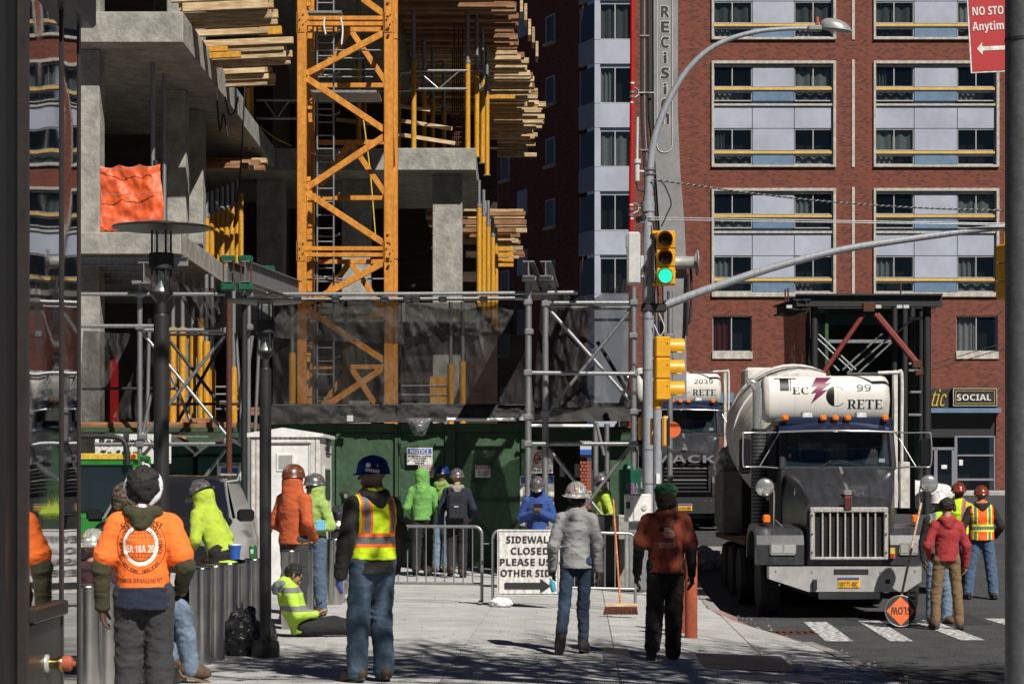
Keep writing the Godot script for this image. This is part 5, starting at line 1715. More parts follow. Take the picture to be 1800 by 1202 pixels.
func signal_pole() -> void:
	var D := 36.0
	var x := (1140 - 900) * D / F
	var p := thing("signal_pole", "grey street pole with curved lamp arm and long mast arm", "signal pole", Vector3(x, walk_y(x, D), -D))
	bar(p, "shaft", Vector3(x, walk_y(x, D), -D), P(1140, 345, D), 0.092, M.grey_pole, 8)
	bar(p, "upper_shaft", P(1140, 345, D), P(1142, 300, D), 0.075, M.grey_pole, 8)
	boxc(p, "base_cover", Vector3(x, walk_y(x, D) + 0.15, -D), Vector3(0.4, 0.3, 0.4), M.grey_pole, 0.05)
	bar(p, "collar", P(1139, 372, D), P(1139, 355, D), 0.11, M.grey_pole, 8)
	for y in [297, 305]: bar(p, "clamp_band", P(1142, y + 2, D), P(1142, y - 2, D), 0.095, M.galv, 12)
	var arm := []
	for q in [[1143, 306], [1147, 262], [1157, 222], [1178, 172], [1207, 125], [1245, 88], [1290, 66], [1340, 54], [1395, 50], [1428, 50]]: arm.append(P(q[0], q[1], D))
	arm = curve(arm, 4)
	var rad := []
	for k in arm.size(): rad.append(lerpf(0.062, 0.03, float(k) / arm.size()))
	obj("lamp_arm", tubem(arm, rad, 12), M.grey_pole, p)
	# cobra head
	pbox(p, "lamp_neck", 1421, 43, 1447, 53, D - 0.07, 0.14, M.boom, 0.02)
	W = Transform3D(Basis(), P(1472, 47, D))
	var hr := []
	for r in 7:
		var row := []
		var u := r / 6.0
		for j in 24:
			var a := -TAU * j / 24.0
			var ex: float = 0.265 if cos(a) > 0 else 0.25
			row.append(Vector3(cos(a) * ex * cos(u * PI * 0.48) - 0.02 - 0.09 * u, -0.05 + 0.185 * sin(u * PI * 0.5) - 0.03 * cos(a) * (1 - u), sin(a) * 0.15 * cos(u * PI * 0.48)))
		hr.append(row)
	var mb := MB.new()
	mb.grid(hr, true)
	mb.fan(hr[0], true)
	mb.fan(hr[-1])
	mb.uv.clear()
	var lh := obj("lamp_head", mb.mesh(), M.boom, p)
	obj("lens", lathem([Vector2(0.0, -0.06), Vector2(0.09, -0.045), Vector2(0.115, 0)], 16), M.lens, lh, Transform3D(Basis.from_scale(Vector3(1.5, 1, 1)), Vector3(0.03, -0.05, 0)))
	W = NO
	bar(p, "photocell", P(1437, 43, D), P(1437, 30, D), 0.03, M.rust_orange, 12)
	# mast arm with its clamp
	var ma := [P(1168, 537, D), P(1260, 503, D), P(1370, 467, D), P(1480, 439, D), P(1600, 420, D), P(1720, 404, D), P(1800, 396, D)]
	obj("mast_arm", tubem(curve(ma, 4), [0.07, 0.069, 0.068, 0.067, 0.066, 0.065, 0.064, 0.063, 0.062, 0.061, 0.06, 0.059, 0.058, 0.057, 0.056, 0.055, 0.054, 0.053, 0.052, 0.051, 0.05, 0.049, 0.048, 0.047, 0.046], 14), M.grey_pole, p)
	pbox(p, "arm_clamp", 1128, 533, 1172, 548, D - 0.1, 0.2, M.pipe_dark, 0.02)
	# antenna
	bar(p, "antenna_rod", P(1120, 280, D - 0.05), P(1121, 206, D - 0.05), 0.022, M.grey_box, 10)
	bar(p, "antenna_base", P(1120, 318, D - 0.05), P(1120, 286, D - 0.05), 0.042, M.grey_box, 12)
	bar(p, "antenna_collar", P(1120, 287, D - 0.05), P(1120, 280, D - 0.05), 0.062, M.grey_box, 12)
	bar(p, "antenna_bracket", P(1122, 301, D - 0.05), P(1140, 301, D), 0.018, M.grey_box, 8)
	obj("cable", tubem(curve([P(1119, 320, D - 0.05), P(1121, 330, D - 0.05), P(1128, 335, D - 0.05), P(1136, 336, D)]), 0.016, 6), M.pipe_dark, p)
	bar(p, "camera", P(1121, 386, D - 0.1), P(1133, 382, D - 0.2), 0.05, M.pipe_dark, 10)
	pbox(p, "camera_bracket", 1122, 378, 1152, 392, D - 0.05, 0.1, M.galv, 0.01)
	for y in [480, 560, 650, 790, 850]: bar(p, "band", P(1140, y + 1, D), P(1140, y - 1, D), 0.099, M.galv, 8)
	for q in [[[1148, 390], [1153, 470], [1150, 540]], [[1155, 390], [1152, 460], [1158, 520]], [[1158, 550], [1168, 575], [1160, 590], [1150, 570]], [[1133, 480], [1140, 470], [1136, 500]]]:
		var pts := []
		for e in q: pts.append(P(e[0], e[1], D - 0.12))
		obj("cable", tubem(curve(pts), 0.011, 6), M.black if q[0][0] != 1158 else M.grey_box, p)
	# equipment case on the pole
	var ec := thing("pole_equipment_case", "grey finned equipment case strapped to the signal pole", "equipment case", P(1113, 500, D))
	pbox(ec, "case", 1103, 407, 1126, 499, D - 0.18, 0.3, M.grey_box, 0.03)
	pbox(ec, "bracket", 1126, 449, 1132, 487, D - 0.1, 0.1, M.grey_box)
	for k in 9: pbox(ec, "fin", 1101.5, 411 + k * 2.6, 1103, 412.6 + k * 2.6, D - 0.16, 0.26, M.grey_box, 0.0)
	# signals
	var s1 := thing("traffic_signal", "yellow traffic signal showing green on the signal pole", "traffic signal", P(1172, 500, D - 0.2))
	signal_head(s1, P(1171, 454, D - 0.25), -0.12, 2, 0.98)
	for y in [409, 499]: pbox(s1, "bracket", 1146, y - 4, 1176, y + 3, D - 0.15, 0.08, M.signal, 0.02)
	var s2 := thing("side_traffic_signal", "yellow traffic signal seen from its side atop a grey post", "traffic signal", P(1156, 1030, 34.6))
	signal_head(s2, P(1163, 648, 34.6), PI / 2 + 0.1, -1, 1.12)
	bar(s2, "slip_fitter", P(1156, 718, 34.6), P(1156, 700, 34.6), 0.075, M.signal, 14)
	bar(s2, "post", Vector3((1156 - 900) * 34.6 / F, -0.12, -34.6), P(1156, 716, 34.6), 0.066, M.grey_pole, 16)
	pbox(s2, "sticker", 1154, 832, 1161, 850, 34.52, 0.006, M.sign_white, 0)
	var s3 := thing("walk_signal", "tan pedestrian signal housing fixed between the two grey posts", "pedestrian signal", P(1170, 786, 34.8))
	pbox(s3, "housing", 1164, 731, 1177, 786, 34.5, 0.35, M.tan, 0.03)
	pbox(s3, "door", 1175, 733, 1178, 783, 34.45, 0.4, M.pipe_dark, 0.01)
	pbox(s3, "rear_housing", 1145, 735, 1150, 782, 34.9, 0.3, M.tan, 0.02)
	pbox(s3, "far_housing", 1123, 732, 1130, 773, 36.1, 0.3, M.tan, 0.02)
	var s4 := thing("mast_arm_signal", "yellow traffic signal hung at the end of mast arm", "traffic signal", P(1766, 522, D))
	signal_head(s4, P(1770, 478, D - 0.05), PI / 2 + 0.5, -1, 1.0)
	bar(s4, "hanger", P(1768, 436, D - 0.02), P(1768, 402, D - 0.0), 0.03, M.signal, 8)
	# overhead wires
	var wr := thing("overhead_cable", "twisted black overhead cable slung from the signal pole", "cable", P(1150, 316, D))
	var pts := []
	for k in 41:
		var t := k / 40.0
		pts.append(P(lerpf(1146, 1840, t), lerpf(315, 371, t) + 16.0 * sin(PI * t) * 0.9, D - 0.1))
	obj("strand", tubem(pts, 0.013, 6), M.black, wr)
	var tw := []
	for k in 241:
		var t := k / 240.0
		tw.append(P(lerpf(1146, 1840, t), lerpf(315, 371, t) + 14.4 * sin(PI * t), D - 0.1) + Vector3(0, sin(t * 420.0), cos(t * 420.0)) * 0.014)
	obj("wrap", tubem(tw, 0.006, 4), M.grey_box, wr)
	var w2 := thing("paired_wires", "pair of pale span wires clamped to the signal pole", "wires", P(1150, 383, D))
	for o in [0, 4]: bar(w2, "wire", P(1140, 382 + o, D - 0.1), P(1840, 394 + o * 0.6, D - 0.1), 0.009, M.galv, 6)
	var w3 := thing("hanging_wire_loop", "black wire loop drooping from the pole against the boom", "cable", P(1170, 330, D))
	obj("loop", tubem(curve([P(1150, 316, D - 0.1), P(1164, 320, D - 0.1), P(1173, 335, D - 0.1), P(1180, 358, D - 0.1), P(1172, 378, D - 0.1), P(1163, 398, D - 0.1)]), 0.013, 6), M.black, w3)


# ---------- steel hoist frame across the street ----------
func hoist_frame() -> void:
	var D := 64.0
	var h := thing("steel_hoist_frame", "black steel hoist frame with red struts behind the mixer", "steel frame", P(1510, 900, D))
	var pp := func(called: String, x0: float, y0: float, x1: float, y1: float, r: float, m: Material, d := 64.0):
		return bar(h, called, P(x0, y0, d), P(x1, y1, d), r, m, 10)
	obj("head_beam", ibeam_mesh(4.1, 0.36, 0.3, 0.05), M.pipe_dark, h, Transform3D(Basis(Vector3.UP, PI / 2), P(1528, 528, D - 0.2)))
	obj("head_beam", ibeam_mesh(4.3, 0.36, 0.3, 0.05), M.pipe_dark, h, Transform3D(Basis(Vector3.UP, PI / 2), P(1515, 532, D + 2.0)))
	for x in [1384, 1400]: obj("cross_beam", ibeam_mesh(2.6, 0.3, 0.24, 0.04), M.pipe_dark, h, Transform3D(Basis(Vector3.UP, 0.1), P(x, 541, D + 1.0)))
	for q in [[1432, 540, 0.1, 64.0], [1573, 540, 0.09, 65.0], [1591, 540, 0.09, 65.5], [1604, 540, 0.09, 64.6], [1620, 540, 0.09, 66.0], [1630, 540, 0.12, 64.0]]:
		pp.call("post", q[0], 905, q[0], q[1], q[2], M.pipe_dark, q[3])
	for q in [[1519, 552, 1448, 655], [1538, 552, 1612, 640], [1543, 552, 1616, 640]]:
		pp.call("red_strut", q[0], q[1], q[2], q[3], 0.07, M.red_strut, 63.6)
		pp.call("strut_end", q[2], q[3], q[2] + (q[2] - q[0]) * 0.08, q[3] + 9, 0.04, M.rust, 63.6)
	for q in [[1437, 585, 1505, 650], [1437, 595, 1498, 652], [1437, 612, 1475, 652], [1553, 585, 1482, 650], [1565, 592, 1490, 656], [1568, 602, 1510, 655], [1604, 562, 1568, 592]]:
		pp.call("tie_rod", q[0], q[1], q[2], q[3], 0.03, M.galv, 64.3)
	for q in [[1528, 540, 20, 16], [1613, 640, 16, 14], [1617, 655, 14, 10]]: pbox(h, "gusset", q[0] - q[2] / 2, q[1] - q[3] / 2, q[0] + q[2] / 2, q[1] + q[3] / 2, 63.4, 0.2, M.rust, 0.02)
	for y in [560, 640, 652, 690, 730]: pbox(h, "coupler", 1598, y - 3, 1636, y + 1, 64.0, 0.3, M.steel)
	for x in [1383, 1540, 1577, 1589]: pbox(h, "clamp", x, 536, x + 10, 542, 63.5, 0.1, M.grey_box)
	for q in [[1381, 508], [1386, 506], [1584, 498]]: pp.call("thread_rod", q[0], 530, q[0], q[1], 0.025, M.rust, 64.0)
	# black netting curtain and the dark bay behind
	net_sheet(h, "black_curtain", [[1378, 880, 65.0], [1432, 880, 65.0], [1430, 540, 65.0], [1378, 540, 65.0]], 30, 10, 0.1, 31.0, M.net_thick, 0.8)
	# an added box, open in front so its inside goes dark
	pbox(h, "added_box_back", 1445, 545, 1590, 890, 70.5, 0.1, M.toilet)
	boxc(h, "added_box_side", P(1436, 720, 68.4), Vector3(0.1, 6.0, 4.4), M.green_ply)
	boxc(h, "added_box_side", P(1596, 720, 68.4), Vector3(0.1, 6.0, 4.4), M.green_ply)
	boxc(h, "added_box_roof", P(1515, 545, 68.4), Vector3(2.8, 0.12, 4.4), M.green_ply)
	pbox(h, "added_box_header", 1438, 551, 1594, 570, 66.4, 0.08, M.toilet)
	pbox(h, "added_box_rail", 1438, 597, 1594, 603, 66.5, 0.06, M.steel)
	for q in [[1640, 640, 1768, 602], [1640, 650, 1768, 612]]:
		pp.call("guy_wire", q[0], q[1], q[2], q[3], 0.012, M.black, 66.0)


# ---------- mixer trucks ----------
const TO := Vector3(4.7466, -0.333, -32.4)


func T(zx: float, zy: float, back: float) -> Vector3:
	# a point of the enlarged view of the near truck, in the truck's own frame (front at z = 0, ground at y = 0)
	return P(1230.0 + zx / 2.452, 620.0 + zy / 2.452, 32.4 + back) - TO


func tbox(par: Node3D, called: String, zx0: float, zy0: float, zx1: float, zy1: float, back: float, depth: float, m: Material, bev := 0.012) -> MeshInstance3D:
	var a := T(zx0, zy1, back)
	var c := T(zx1, zy0, back)
	return boxc(par, called, (a + c) * 0.5 - Vector3(0, 0, depth * 0.5), Vector3(c.x - a.x, c.y - a.y, depth), m, bev)


func wheel(par: Node3D, c: Vector3, r: float, w: float, out: float) -> void:
	var xf := Transform3D(Basis(Vector3.BACK, -PI / 2 * out), c)
	var t := obj("tyre", lathem([Vector2(r * 0.6, -w / 2), Vector2(r * 0.93, -w / 2), Vector2(r, -w * 0.36), Vector2(r, w * 0.36), Vector2(r * 0.93, w / 2), Vector2(r * 0.6, w / 2)], 32, false), M.rubber, par, xf)
	obj("rim", lathem([Vector2(r * 0.6, w * 0.1), Vector2(r * 0.59, w * 0.42), Vector2(r * 0.5, w * 0.3), Vector2(r * 0.3, w * 0.15), Vector2(r * 0.22, w * 0.4), Vector2(0, w * 0.42)], 24), M.chrome_dull, t, xf)
	var tr := MB.new()
	for k in 36:
		var a := TAU * k / 36.0
		for s in [-1, 1]:
			tr.box(Vector3.ZERO, Vector3(0.035, w * 0.3, 0.02), 0.0, xf * Transform3D(Basis(Vector3.UP, a), Vector3.ZERO) * Transform3D(Basis(), Vector3(0, s * w * 0.19, r)))
	obj("tread", tr.mesh(), M.rubber, t).set_meta("kind", "stuff")


func tank_print(num: String) -> Image:
	var im := Image.create(1024, 400, false, Image.FORMAT_RGB8)
	im.fill(Color(0.80, 0.795, 0.77))
	var r := RandomNumberGenerator.new()
	r.seed = 4
	for k in 240:
		var x := r.randi() % 1024
		var h := 20 + r.randi() % 160
		var c := Color(0.80, 0.795, 0.77).darkened(r.randf() * 0.07)
		im.fill_rect(Rect2i(x, r.randi() % 380, 1 + r.randi() % 3, h), c)
	for x in [238, 604, 786]: im.fill_rect(Rect2i(x, 0, 3, 400), Color(0.62, 0.61, 0.59))
	var ink := Color(0.05, 0.05, 0.06)
	# first word: a tall T, then small capitals
	im.fill_rect(Rect2i(66, 22, 190, 9), ink)
	im.fill_rect(Rect2i(112, 28, 78, 104), ink)
	im.fill_rect(Rect2i(200, 28, 8, 104), ink)
	draw_text(im, "EC", 286, 100, 62, 140, ink, "serifbold")
	# lightning bolt
	var bolt := []
	for p in [[428, 16], [560, 16], [500, 68], [556, 62], [470, 128], [524, 122], [372, 246], [420, 150], [372, 158], [430, 96], [376, 100]]: bolt.append(Vector2(p[0], p[1]))
	draw_poly(im, bolt, Color(0.42, 0.13, 0.27))
	# the second word: a big half-filled C, then small capitals
	draw_ring(im, Vector2(590, 178), 82, 84, 6, ink, 0.7, TAU - 0.7)
	var half := []
	for k in 21:
		var a := PI / 2 + PI * k / 20.0
		half.append(Vector2(576 + cos(a) * 70, 178 + sin(a) * 84))
	draw_poly(im, half, ink)
	draw_text(im, "RETE", 836, 208, 80, 300, ink, "serifbold")
	draw_text(im, num, 830, 78, 58, 116.0 * num.length() / 2.0 + 10.0, ink)
	return im


func mixer_truck(at: Vector3, called: String, label: String, num: String, plate: String, snub: bool) -> void:
	W = Transform3D(Basis(), at)
	var t := thing(called, label, "mixer truck")
	var body: Material = M.truck
	# bumper with cut corners
	var bp := []
	for p in [[300, 922], [958, 922], [958, 985], [890, 1030], [470, 1030], [300, 975]]:
		var v := T(p[0], p[1], 0)
		bp.append(Vector2(v.x, v.y))
	var bumper := obj("bumper", prismm(bp, -0.28, 0.0), M.pipe_dark if snub else M.chrome_dull, t)
	tbox(bumper, "slot", 578, 932, 730, 958, -0.004, 0.02, M.black)
	for x in [497, 812]:
		tbox(bumper, "tow_pin_hole", x - 11, 976, x + 11, 996, -0.004, 0.02, M.black)
	for q in [[330, 940], [345, 1000], [930, 940], [780, 945], [486, 945], [818, 945]]: bar(bumper, "bolt", T(q[0], q[1], 0.01), T(q[0], q[1], -0.012), 0.012, M.galv, 8)
	tbox(bumper, "tow_hook", 488, 980, 508, 1024, -0.06, 0.06, M.black)
	tbox(t, "lower_plate", 515, 1030, 780, 1063, 0.1, 0.1, M.pipe_dark if snub else M.chrome_dull)
	tbox(t, "lower_plate", 780, 1036, 830, 1060, 0.2, 0.1, M.black)
	var pl := tbox(t, "number_plate", 598, 966, 692, 1013, -0.012, 0.01, M.plate)
	tbox(pl, "plate_band", 600, 967, 690, 976, -0.024, 0.003, M.sign_blue, 0)
	var c := T(645, 992, -0.028)
	ftext(pl, "lettering", plate, c + Vector3(0, -0.012, 0), 0.27, 0.075, M.ink, "regular")
	# chassis
	tbox(t, "chassis_rail", 470, 1000, 790, 1050, 0.3, 7.4, M.black)
	# hood: a loft from grille to cowl
	var front := [[466, 915], [462, 700], [470, 650], [500, 628], [640, 618], [790, 628], [820, 650], [828, 700], [826, 915]]
	var cowl := [[360, 800], [358, 640], [372, 560], [392, 508], [640, 498], [815, 508], [838, 560], [842, 640], [842, 800]]
	var rows := []
	for k in 7:
		var u := k / 6.0
		var row := []
		for j in front.size():
			var a := T(front[j][0], front[j][1], 0.16)
			var b := T(cowl[j][0], cowl[j][1], 1.25)
			row.append(a.lerp(b, u) + Vector3(0, 0.05 * sin(PI * u), 0))
		rows.append(row)
	# finer across
	var fine := []
	for row in rows: fine.append(curve(row, 4))
	fine.reverse()
	var hm := MB.new()
	hm.grid(fine)
	hm.uv.clear()
	var fr: Array = fine[-1].duplicate()
	fr.reverse()
	hm.fan(fr, true)
	var hood := obj("hood", hm.mesh(), body, t)
	beam(hood, "hood_ridge", T(606, 502, 1.22) + Vector3(0, 0.03, 0), T(640, 612, 0.2) + Vector3(0, 0.03, 0), 0.05, 0.02, M.chrome)
	tbox(hood, "emblem", 622, 590, 657, 612, 0.12, 0.05, M.chrome, 0.01)
	# grille
	var g := tbox(t, "grille_surround", 478, 666, 815, 688, 0.05, 0.12, M.pipe_dark if snub else M.grille)
	tbox(g, "surround_side", 478, 688, 498, 892, 0.05, 0.12, M.pipe_dark if snub else M.grille)
	tbox(g, "surround_side", 797, 688, 815, 892, 0.05, 0.12, M.pipe_dark if snub else M.grille)
	tbox(g, "surround_bottom", 498, 880, 797, 892, 0.05, 0.12, M.pipe_dark if snub else M.grille)
	for q in [[487, 700], [487, 780], [487, 860], [806, 700], [806, 780], [806, 860]]: bar(g, "bolt", T(q[0], q[1], 0.05), T(q[0], q[1], 0.03), 0.012, M.black, 8)
	if snub:
		tbox(g, "radiator", 498, 688, 797, 880, 0.14, 0.04, M.black)
		for k in 7: tbox(g, "slat", 505, 700 + k * 26, 790, 708 + k * 26, 0.10, 0.03, M.galv if k == 1 or k == 4 else M.pipe_dark, 0.004)
		ftext(g, "lettering", "MACK", T(640, 668, -0.0), 1.35, 0.17, M.galv, "bold")
		bar(hood, "ornament", T(640, 612, 0.2), T(640, 575, 0.2), 0.03, M.chrome, 10, 0.012)
	else:
		tbox(g, "radiator", 498, 688, 797, 880, 0.14, 0.04, M.rust)
		for k in 30: tbox(g, "slat", 498, 690 + k * 6.3, 797, 693.6 + k * 6.3, 0.115, 0.02, M.pipe_dark, 0.0)
		for k in 8: tbox(g, "grille_bar", 528 + k * 32.5, 686, 535 + k * 32.5, 882, 0.07, 0.03, M.grille, 0.004)
		var em := tbox(t, "red_emblem", 626, 618, 658, 676, 0.02, 0.04, M.red_strut, 0.015)
		for k in 4: tbox(em, "emblem_line", 629 + k * 7.5, 626, 632 + k * 7.5, 668, 0.012, 0.01, M.black, 0)
		tbox(t, "warning_label", 823, 840, 844, 886, 0.02, 0.01, M.yellow)
		tbox(t, "warning_label", 825, 866, 842, 885, 0.012, 0.008, M.sign_red)
	# fenders, headlights
	for s in [0, 1]:
		var zx: Array = [[246, 450], [822, 950]][s]
		var prof := []
		for p in [[0, 0.0], [0, 0.42], [0.06, 0.62], [0.22, 0.76], [0.5, 0.84], [0.95, 0.84], [1.25, 0.72], [1.42, 0.45], [1.46, 0.1], [1.38, 0.1], [1.30, 0.42], [1.12, 0.62], [0.85, 0.70], [0.45, 0.68], [0.3, 0.5], [0.28, 0.0]]: prof.append(Vector2(p[0], p[1] * 0.68 + T(0, 915, 0).y))
		var a := T(zx[0], 800, 0.1)
		var b := T(zx[1], 800, 0.1)
		obj("fender", prismm(prof, 0, b.x - a.x), body, t, Transform3D(Basis(Vector3(0, 0, -1), Vector3.UP, Vector3.RIGHT), Vector3(a.x, 0, -0.06)))
		var hz: Array = [[303, 418], [862, 945]][s]
		var hl := tbox(t, "headlight", hz[0], 820, hz[1], 872, 0.02, 0.1, M.chrome, 0.02)
		var mid: float = (hz[0] + hz[1]) / 2.0
		for q in [[hz[0] + 6, mid - 3], [mid + 3, hz[1] - 4]]:
			tbox(hl, "lamp_lens", q[0], 828, q[1], 864, 0.01, 0.02, M.lens, 0.01)
			tbox(hl, "reflector", q[0], 828, q[1], 864, 0.016, 0.004, M.chrome, 0.002)
		tbox(t, "indicator", [275, 918][s], 698, [306, 945][s], 735, 0.35, 0.1, M.amber, 0.02)
		var sx: float = [-1.0, 1.0][s]
		wheel(t, Vector3(sx * 1.0, 0.47, -0.95), 0.47, 0.29, sx)
	# cab
	var cab := MB.new()
	var cp := []
	for p in [[345, 800], [345, 520], [352, 345], [395, 312], [800, 312], [838, 345], [845, 520], [845, 800]]:
		var v := T(p[0], p[1], 1.35)
		cp.append(Vector2(v.x, v.y))
	tbox(t, "cab_floor", 350, 505, 842, 930, 1.3, 1.5, M.black)
	var x0 := T(350, 0, 1.35).x
	var x1 := T(843, 0, 1.35).x
	var yb := T(0, 500, 1.35).y
	var yt := T(0, 312, 1.35).y
	tbox(t, "cab_back", 352, 312, 840, 505, 2.72, 0.06, body)
	var cb := boxc(t, "cab_roof", Vector3((x0 + x1) / 2, yt + 0.05, -2.05), Vector3(x1 - x0 - 0.05, 0.14, 1.45), M.truck_navy, 0.05)
	for s in [0, 1]:
		var xx: float = [x0, x1][s]
		beam(t, "pillar", Vector3(xx + [0.02, -0.02][s], yb - 0.02, -1.36), Vector3(xx + [0.05, -0.05][s], yt, -1.5), 0.09, 0.1, body, 0.02)
		boxc(t, "rear_pillar", Vector3(xx + [0.04, -0.04][s], (yb + yt) / 2, -2.4), Vector3(0.06, yt - yb, 0.6), body, 0.02)
	tbox(t, "cowl", 352, 492, 842, 512, 1.3, 0.25, body, 0.02)
	var ws := MB.new()
	var w0 := T(366, 495, 1.36)
	var w1 := T(828, 495, 1.36)
	var w2 := T(818, 345, 1.5)
	var w3 := T(374, 345, 1.5)
	ws.quad(w0, w1, w2, w3)
	ws.quad(w1 - Vector3(0, 0, 0.012), w0 - Vector3(0, 0, 0.012), w3 - Vector3(0, 0, 0.012), w2 - Vector3(0, 0, 0.012))
	obj("windshield", ws.mesh(), M.windshield, t)
	for q in [[w0, w1], [w1, w2], [w2, w3], [w3, w0]]: bar(t, "windshield_gasket", q[0], q[1], 0.02, M.black, 6)
	# inside: white boards painted for light through the back glass, seats, dash papers
	for q in [[428, 390, 520, 455], [560, 390, 640, 455]]: tbox(t, "window_light_board", q[0], q[1], q[2], q[3], 2.70, 0.03, M.sign_white)
	for x in [440, 690]:
		tbox(t, "seat", x, 415, x + 110, 520, 2.2, 0.15, M.black, 0.05)
	tbox(t, "dashboard", 372, 480, 826, 500, 1.5, 0.4, M.black, 0.02)
	for q in [[385, 435, 396, 452], [556, 462, 640, 478], [774, 456, 800, 472]]: tbox(t, "windshield_paper", q[0], q[1], q[2], q[3], 1.44, 0.005, M.sign_white, 0)
	for q in [[520, 495, 575, 462], [600, 462, 700, 490]]: beam(t, "wiper", T(q[0], q[1], 1.3), T(q[2], q[3], 1.36), 0.015, 0.015, M.black)
	# visor with chrome edge and roof lamps
	var vis := []
	for r in 2:
		var row := []
		for k in 13:
			var u := k / 12.0
			var e := sin(PI * u)
			row.append(T(lerpf(342, 838, u), [342, 298][r] - e * 6.0, [1.12, 1.5][r] - 0.12 * e))
		vis.append(row)
	var vm := MB.new()
	vm.grid(vis)
	vm.uv.clear()
	var vz := obj("sun_visor", vm.mesh(), M.truck_navy, t)
	obj("visor_trim", tubem(vis[0], 0.018, 6), M.chrome, vz)
	for x in [371, 535, 588, 641, 803]: tbox(t, "roof_lamp", x - 14, 268, x + 14, 294, 1.25, 0.12, M.amber, 0.025)
	for x in [465, 699]:
		var wl := tbox(t, "work_lamp", x - 27, 252, x + 27, 286, 1.6, 0.1, M.chrome, 0.015)
		tbox(wl, "lamp_lens", x - 21, 257, x + 21, 281, 1.59, 0.01, M.sign_white, 0.005)
		tbox(wl, "lamp_stalk", x - 5, 286, x + 5, 300, 1.65, 0.04, M.black)
	# water tank across the truck, printed
	var tz := -2.98
	var ta := T(268, 300, 2.6)
	var tb := T(815, 95, 2.6)
	var tr := (tb.y - ta.y) / 2
	var tc := Vector3((ta.x + tb.x) / 2, (ta.y + tb.y) / 2, tz)
	var tl := tb.x - ta.x
	var tm := MB.new()
	var trow := []
	for k in 25:
		var a := lerpf(-PI * 0.72, PI * 0.72, k / 24.0)
		trow.append([Vector3(tc.x - tl / 2 + 0.14, tc.y + sin(a) * tr, tz + cos(a) * tr * 0.62), Vector3(tc.x + tl / 2 - 0.05, tc.y + sin(a) * tr, tz + cos(a) * tr * 0.62)])
	tm.grid(trow)
	for k in tm.uv.size():
		var p := tm.v[k]
		tm.uv[k] = Vector2((p.x - (tc.x - tl / 2 + 0.1)) / (tl - 0.1), 0.5 - (p.y - tc.y) / (2.0 * tr))
	for k in 25:
		var a := lerpf(-PI * 0.72, PI * 0.72, k / 24.0)
		tm.n[k * 2] = Vector3(0, sin(a) * 0.62, cos(a)).normalized()
		tm.n[k * 2 + 1] = tm.n[k * 2]
	var tank := obj("water_tank", tm.mesh(), image_mat(tank_print(num), 0.35), t)
	for s in [-1.0, 1.0]:
		var ex = tc.x + s * (tl / 2 - (0.14 if s < 0 else 0.05))
		var xf := Transform3D(Basis(Vector3.BACK, -PI / 2 * s).scaled(Vector3(1, 1, 0.62)), Vector3(ex, tc.y, tz))
		obj("tank_end", lathem([Vector2(tr, -0.005), Vector2(tr * 0.97, 0.05), Vector2(tr * 0.8, 0.1), Vector2(0, 0.14)], 32), M.white_drum, tank, xf)
	bar(t, "tank_valve", tc + Vector3(0.1, tr - 0.02, 0), tc + Vector3(0.1, tr + 0.09, 0), 0.03, M.brass, 8)
	# mixing drum: fat cone, leaning back
	var da := Vector3(0.0, 2.42, -3.5)
	var db := Vector3(0.0, 3.2, -8.6)
	var axis := (db - da).normalized()
	var dl := da.distance_to(db)
	var dxf := Transform3D(along(da, db), da)
	var drum := obj("drum", lathem([Vector2(0.3, 0), Vector2(0.72, 0.12), Vector2(0.98, 0.7), Vector2(1.12, 1.5), Vector2(1.15, 2.1), Vector2(1.1, 2.7), Vector2(0.9, 3.7), Vector2(0.62, 4.8), Vector2(0.5, dl)], 44), M.white_drum, t, dxf)
	for q in [[1.5, 1.125], [2.62, 1.115]]:
		obj("drum_band", lathem([Vector2(q[1], q[0] - 0.06), Vector2(q[1] + 0.012, q[0] - 0.05), Vector2(q[1] + 0.012, q[0] + 0.05), Vector2(q[1], q[0] + 0.06)], 44), M.white, drum, dxf)
	# painted swirl on the drum top
	var sw := []
	for r in 2:
		var row := []
		for k in 17:
			var u := k / 16.0
			var a := lerpf(2.35, 0.7, u)
			var h: float = 0.75 + 0.55 * u + ([0.0, 0.38][r] as float)
			var rad2: float = _prof(h) + 0.012
			row.append(dxf * (Vector3(0, h, 0) + (dxf.basis.inverse() * Vector3(cos(a), sin(a), 0)).normalized() * rad2))
		sw.append(row)
	var sm := MB.new()
	sm.grid([sw[1], sw[0]])
	sm.uv.clear()
	obj("drum_swirl", sm.mesh(), M.magenta, drum)
	# drum support frame, hopper and chutes at the back
	tbox(t, "drum_pedestal", 480, 330, 740, 900, 3.2, 0.3, M.black)
	boxc(t, "rear_pedestal", Vector3(0, 1.4, -8.0), Vector3(1.5, 2.2, 0.4), M.black, 0.03)
	boxc(t, "hopper", Vector3(0, 3.6, -8.9), Vector3(1.1, 0.8, 0.8), M.white_dirty, 0.05)
	for q in [[-1.08, 5.9, 1.9, 0.95], [-1.04, 6.9, 1.6, 0.8]]:
		boxc(t, "chute_bin", Vector3(q[0], 1.62, -q[1]), Vector3(0.34, q[3] * 1.1, q[2] * 0.5), M.concrete_dark, 0.03)
	for q in [[-1.05, 2.1, 0.2], [-1.0, 2.3, 0.16]]: blob(t, "mud_crust", Vector3(q[0], q[1] + 0.1, -6.2), Vector3(0.22, 0.16, 0.35), 4.0, M.concrete)
	boxc(t, "side_deck", Vector3(-0.93, 1.02, -5.2), Vector3(0.45, 0.09, 5.0), M.rust, 0.01)
	boxc(t, "side_deck", Vector3(0.93, 1.02, -5.2), Vector3(0.45, 0.09, 5.0), M.rust, 0.01)
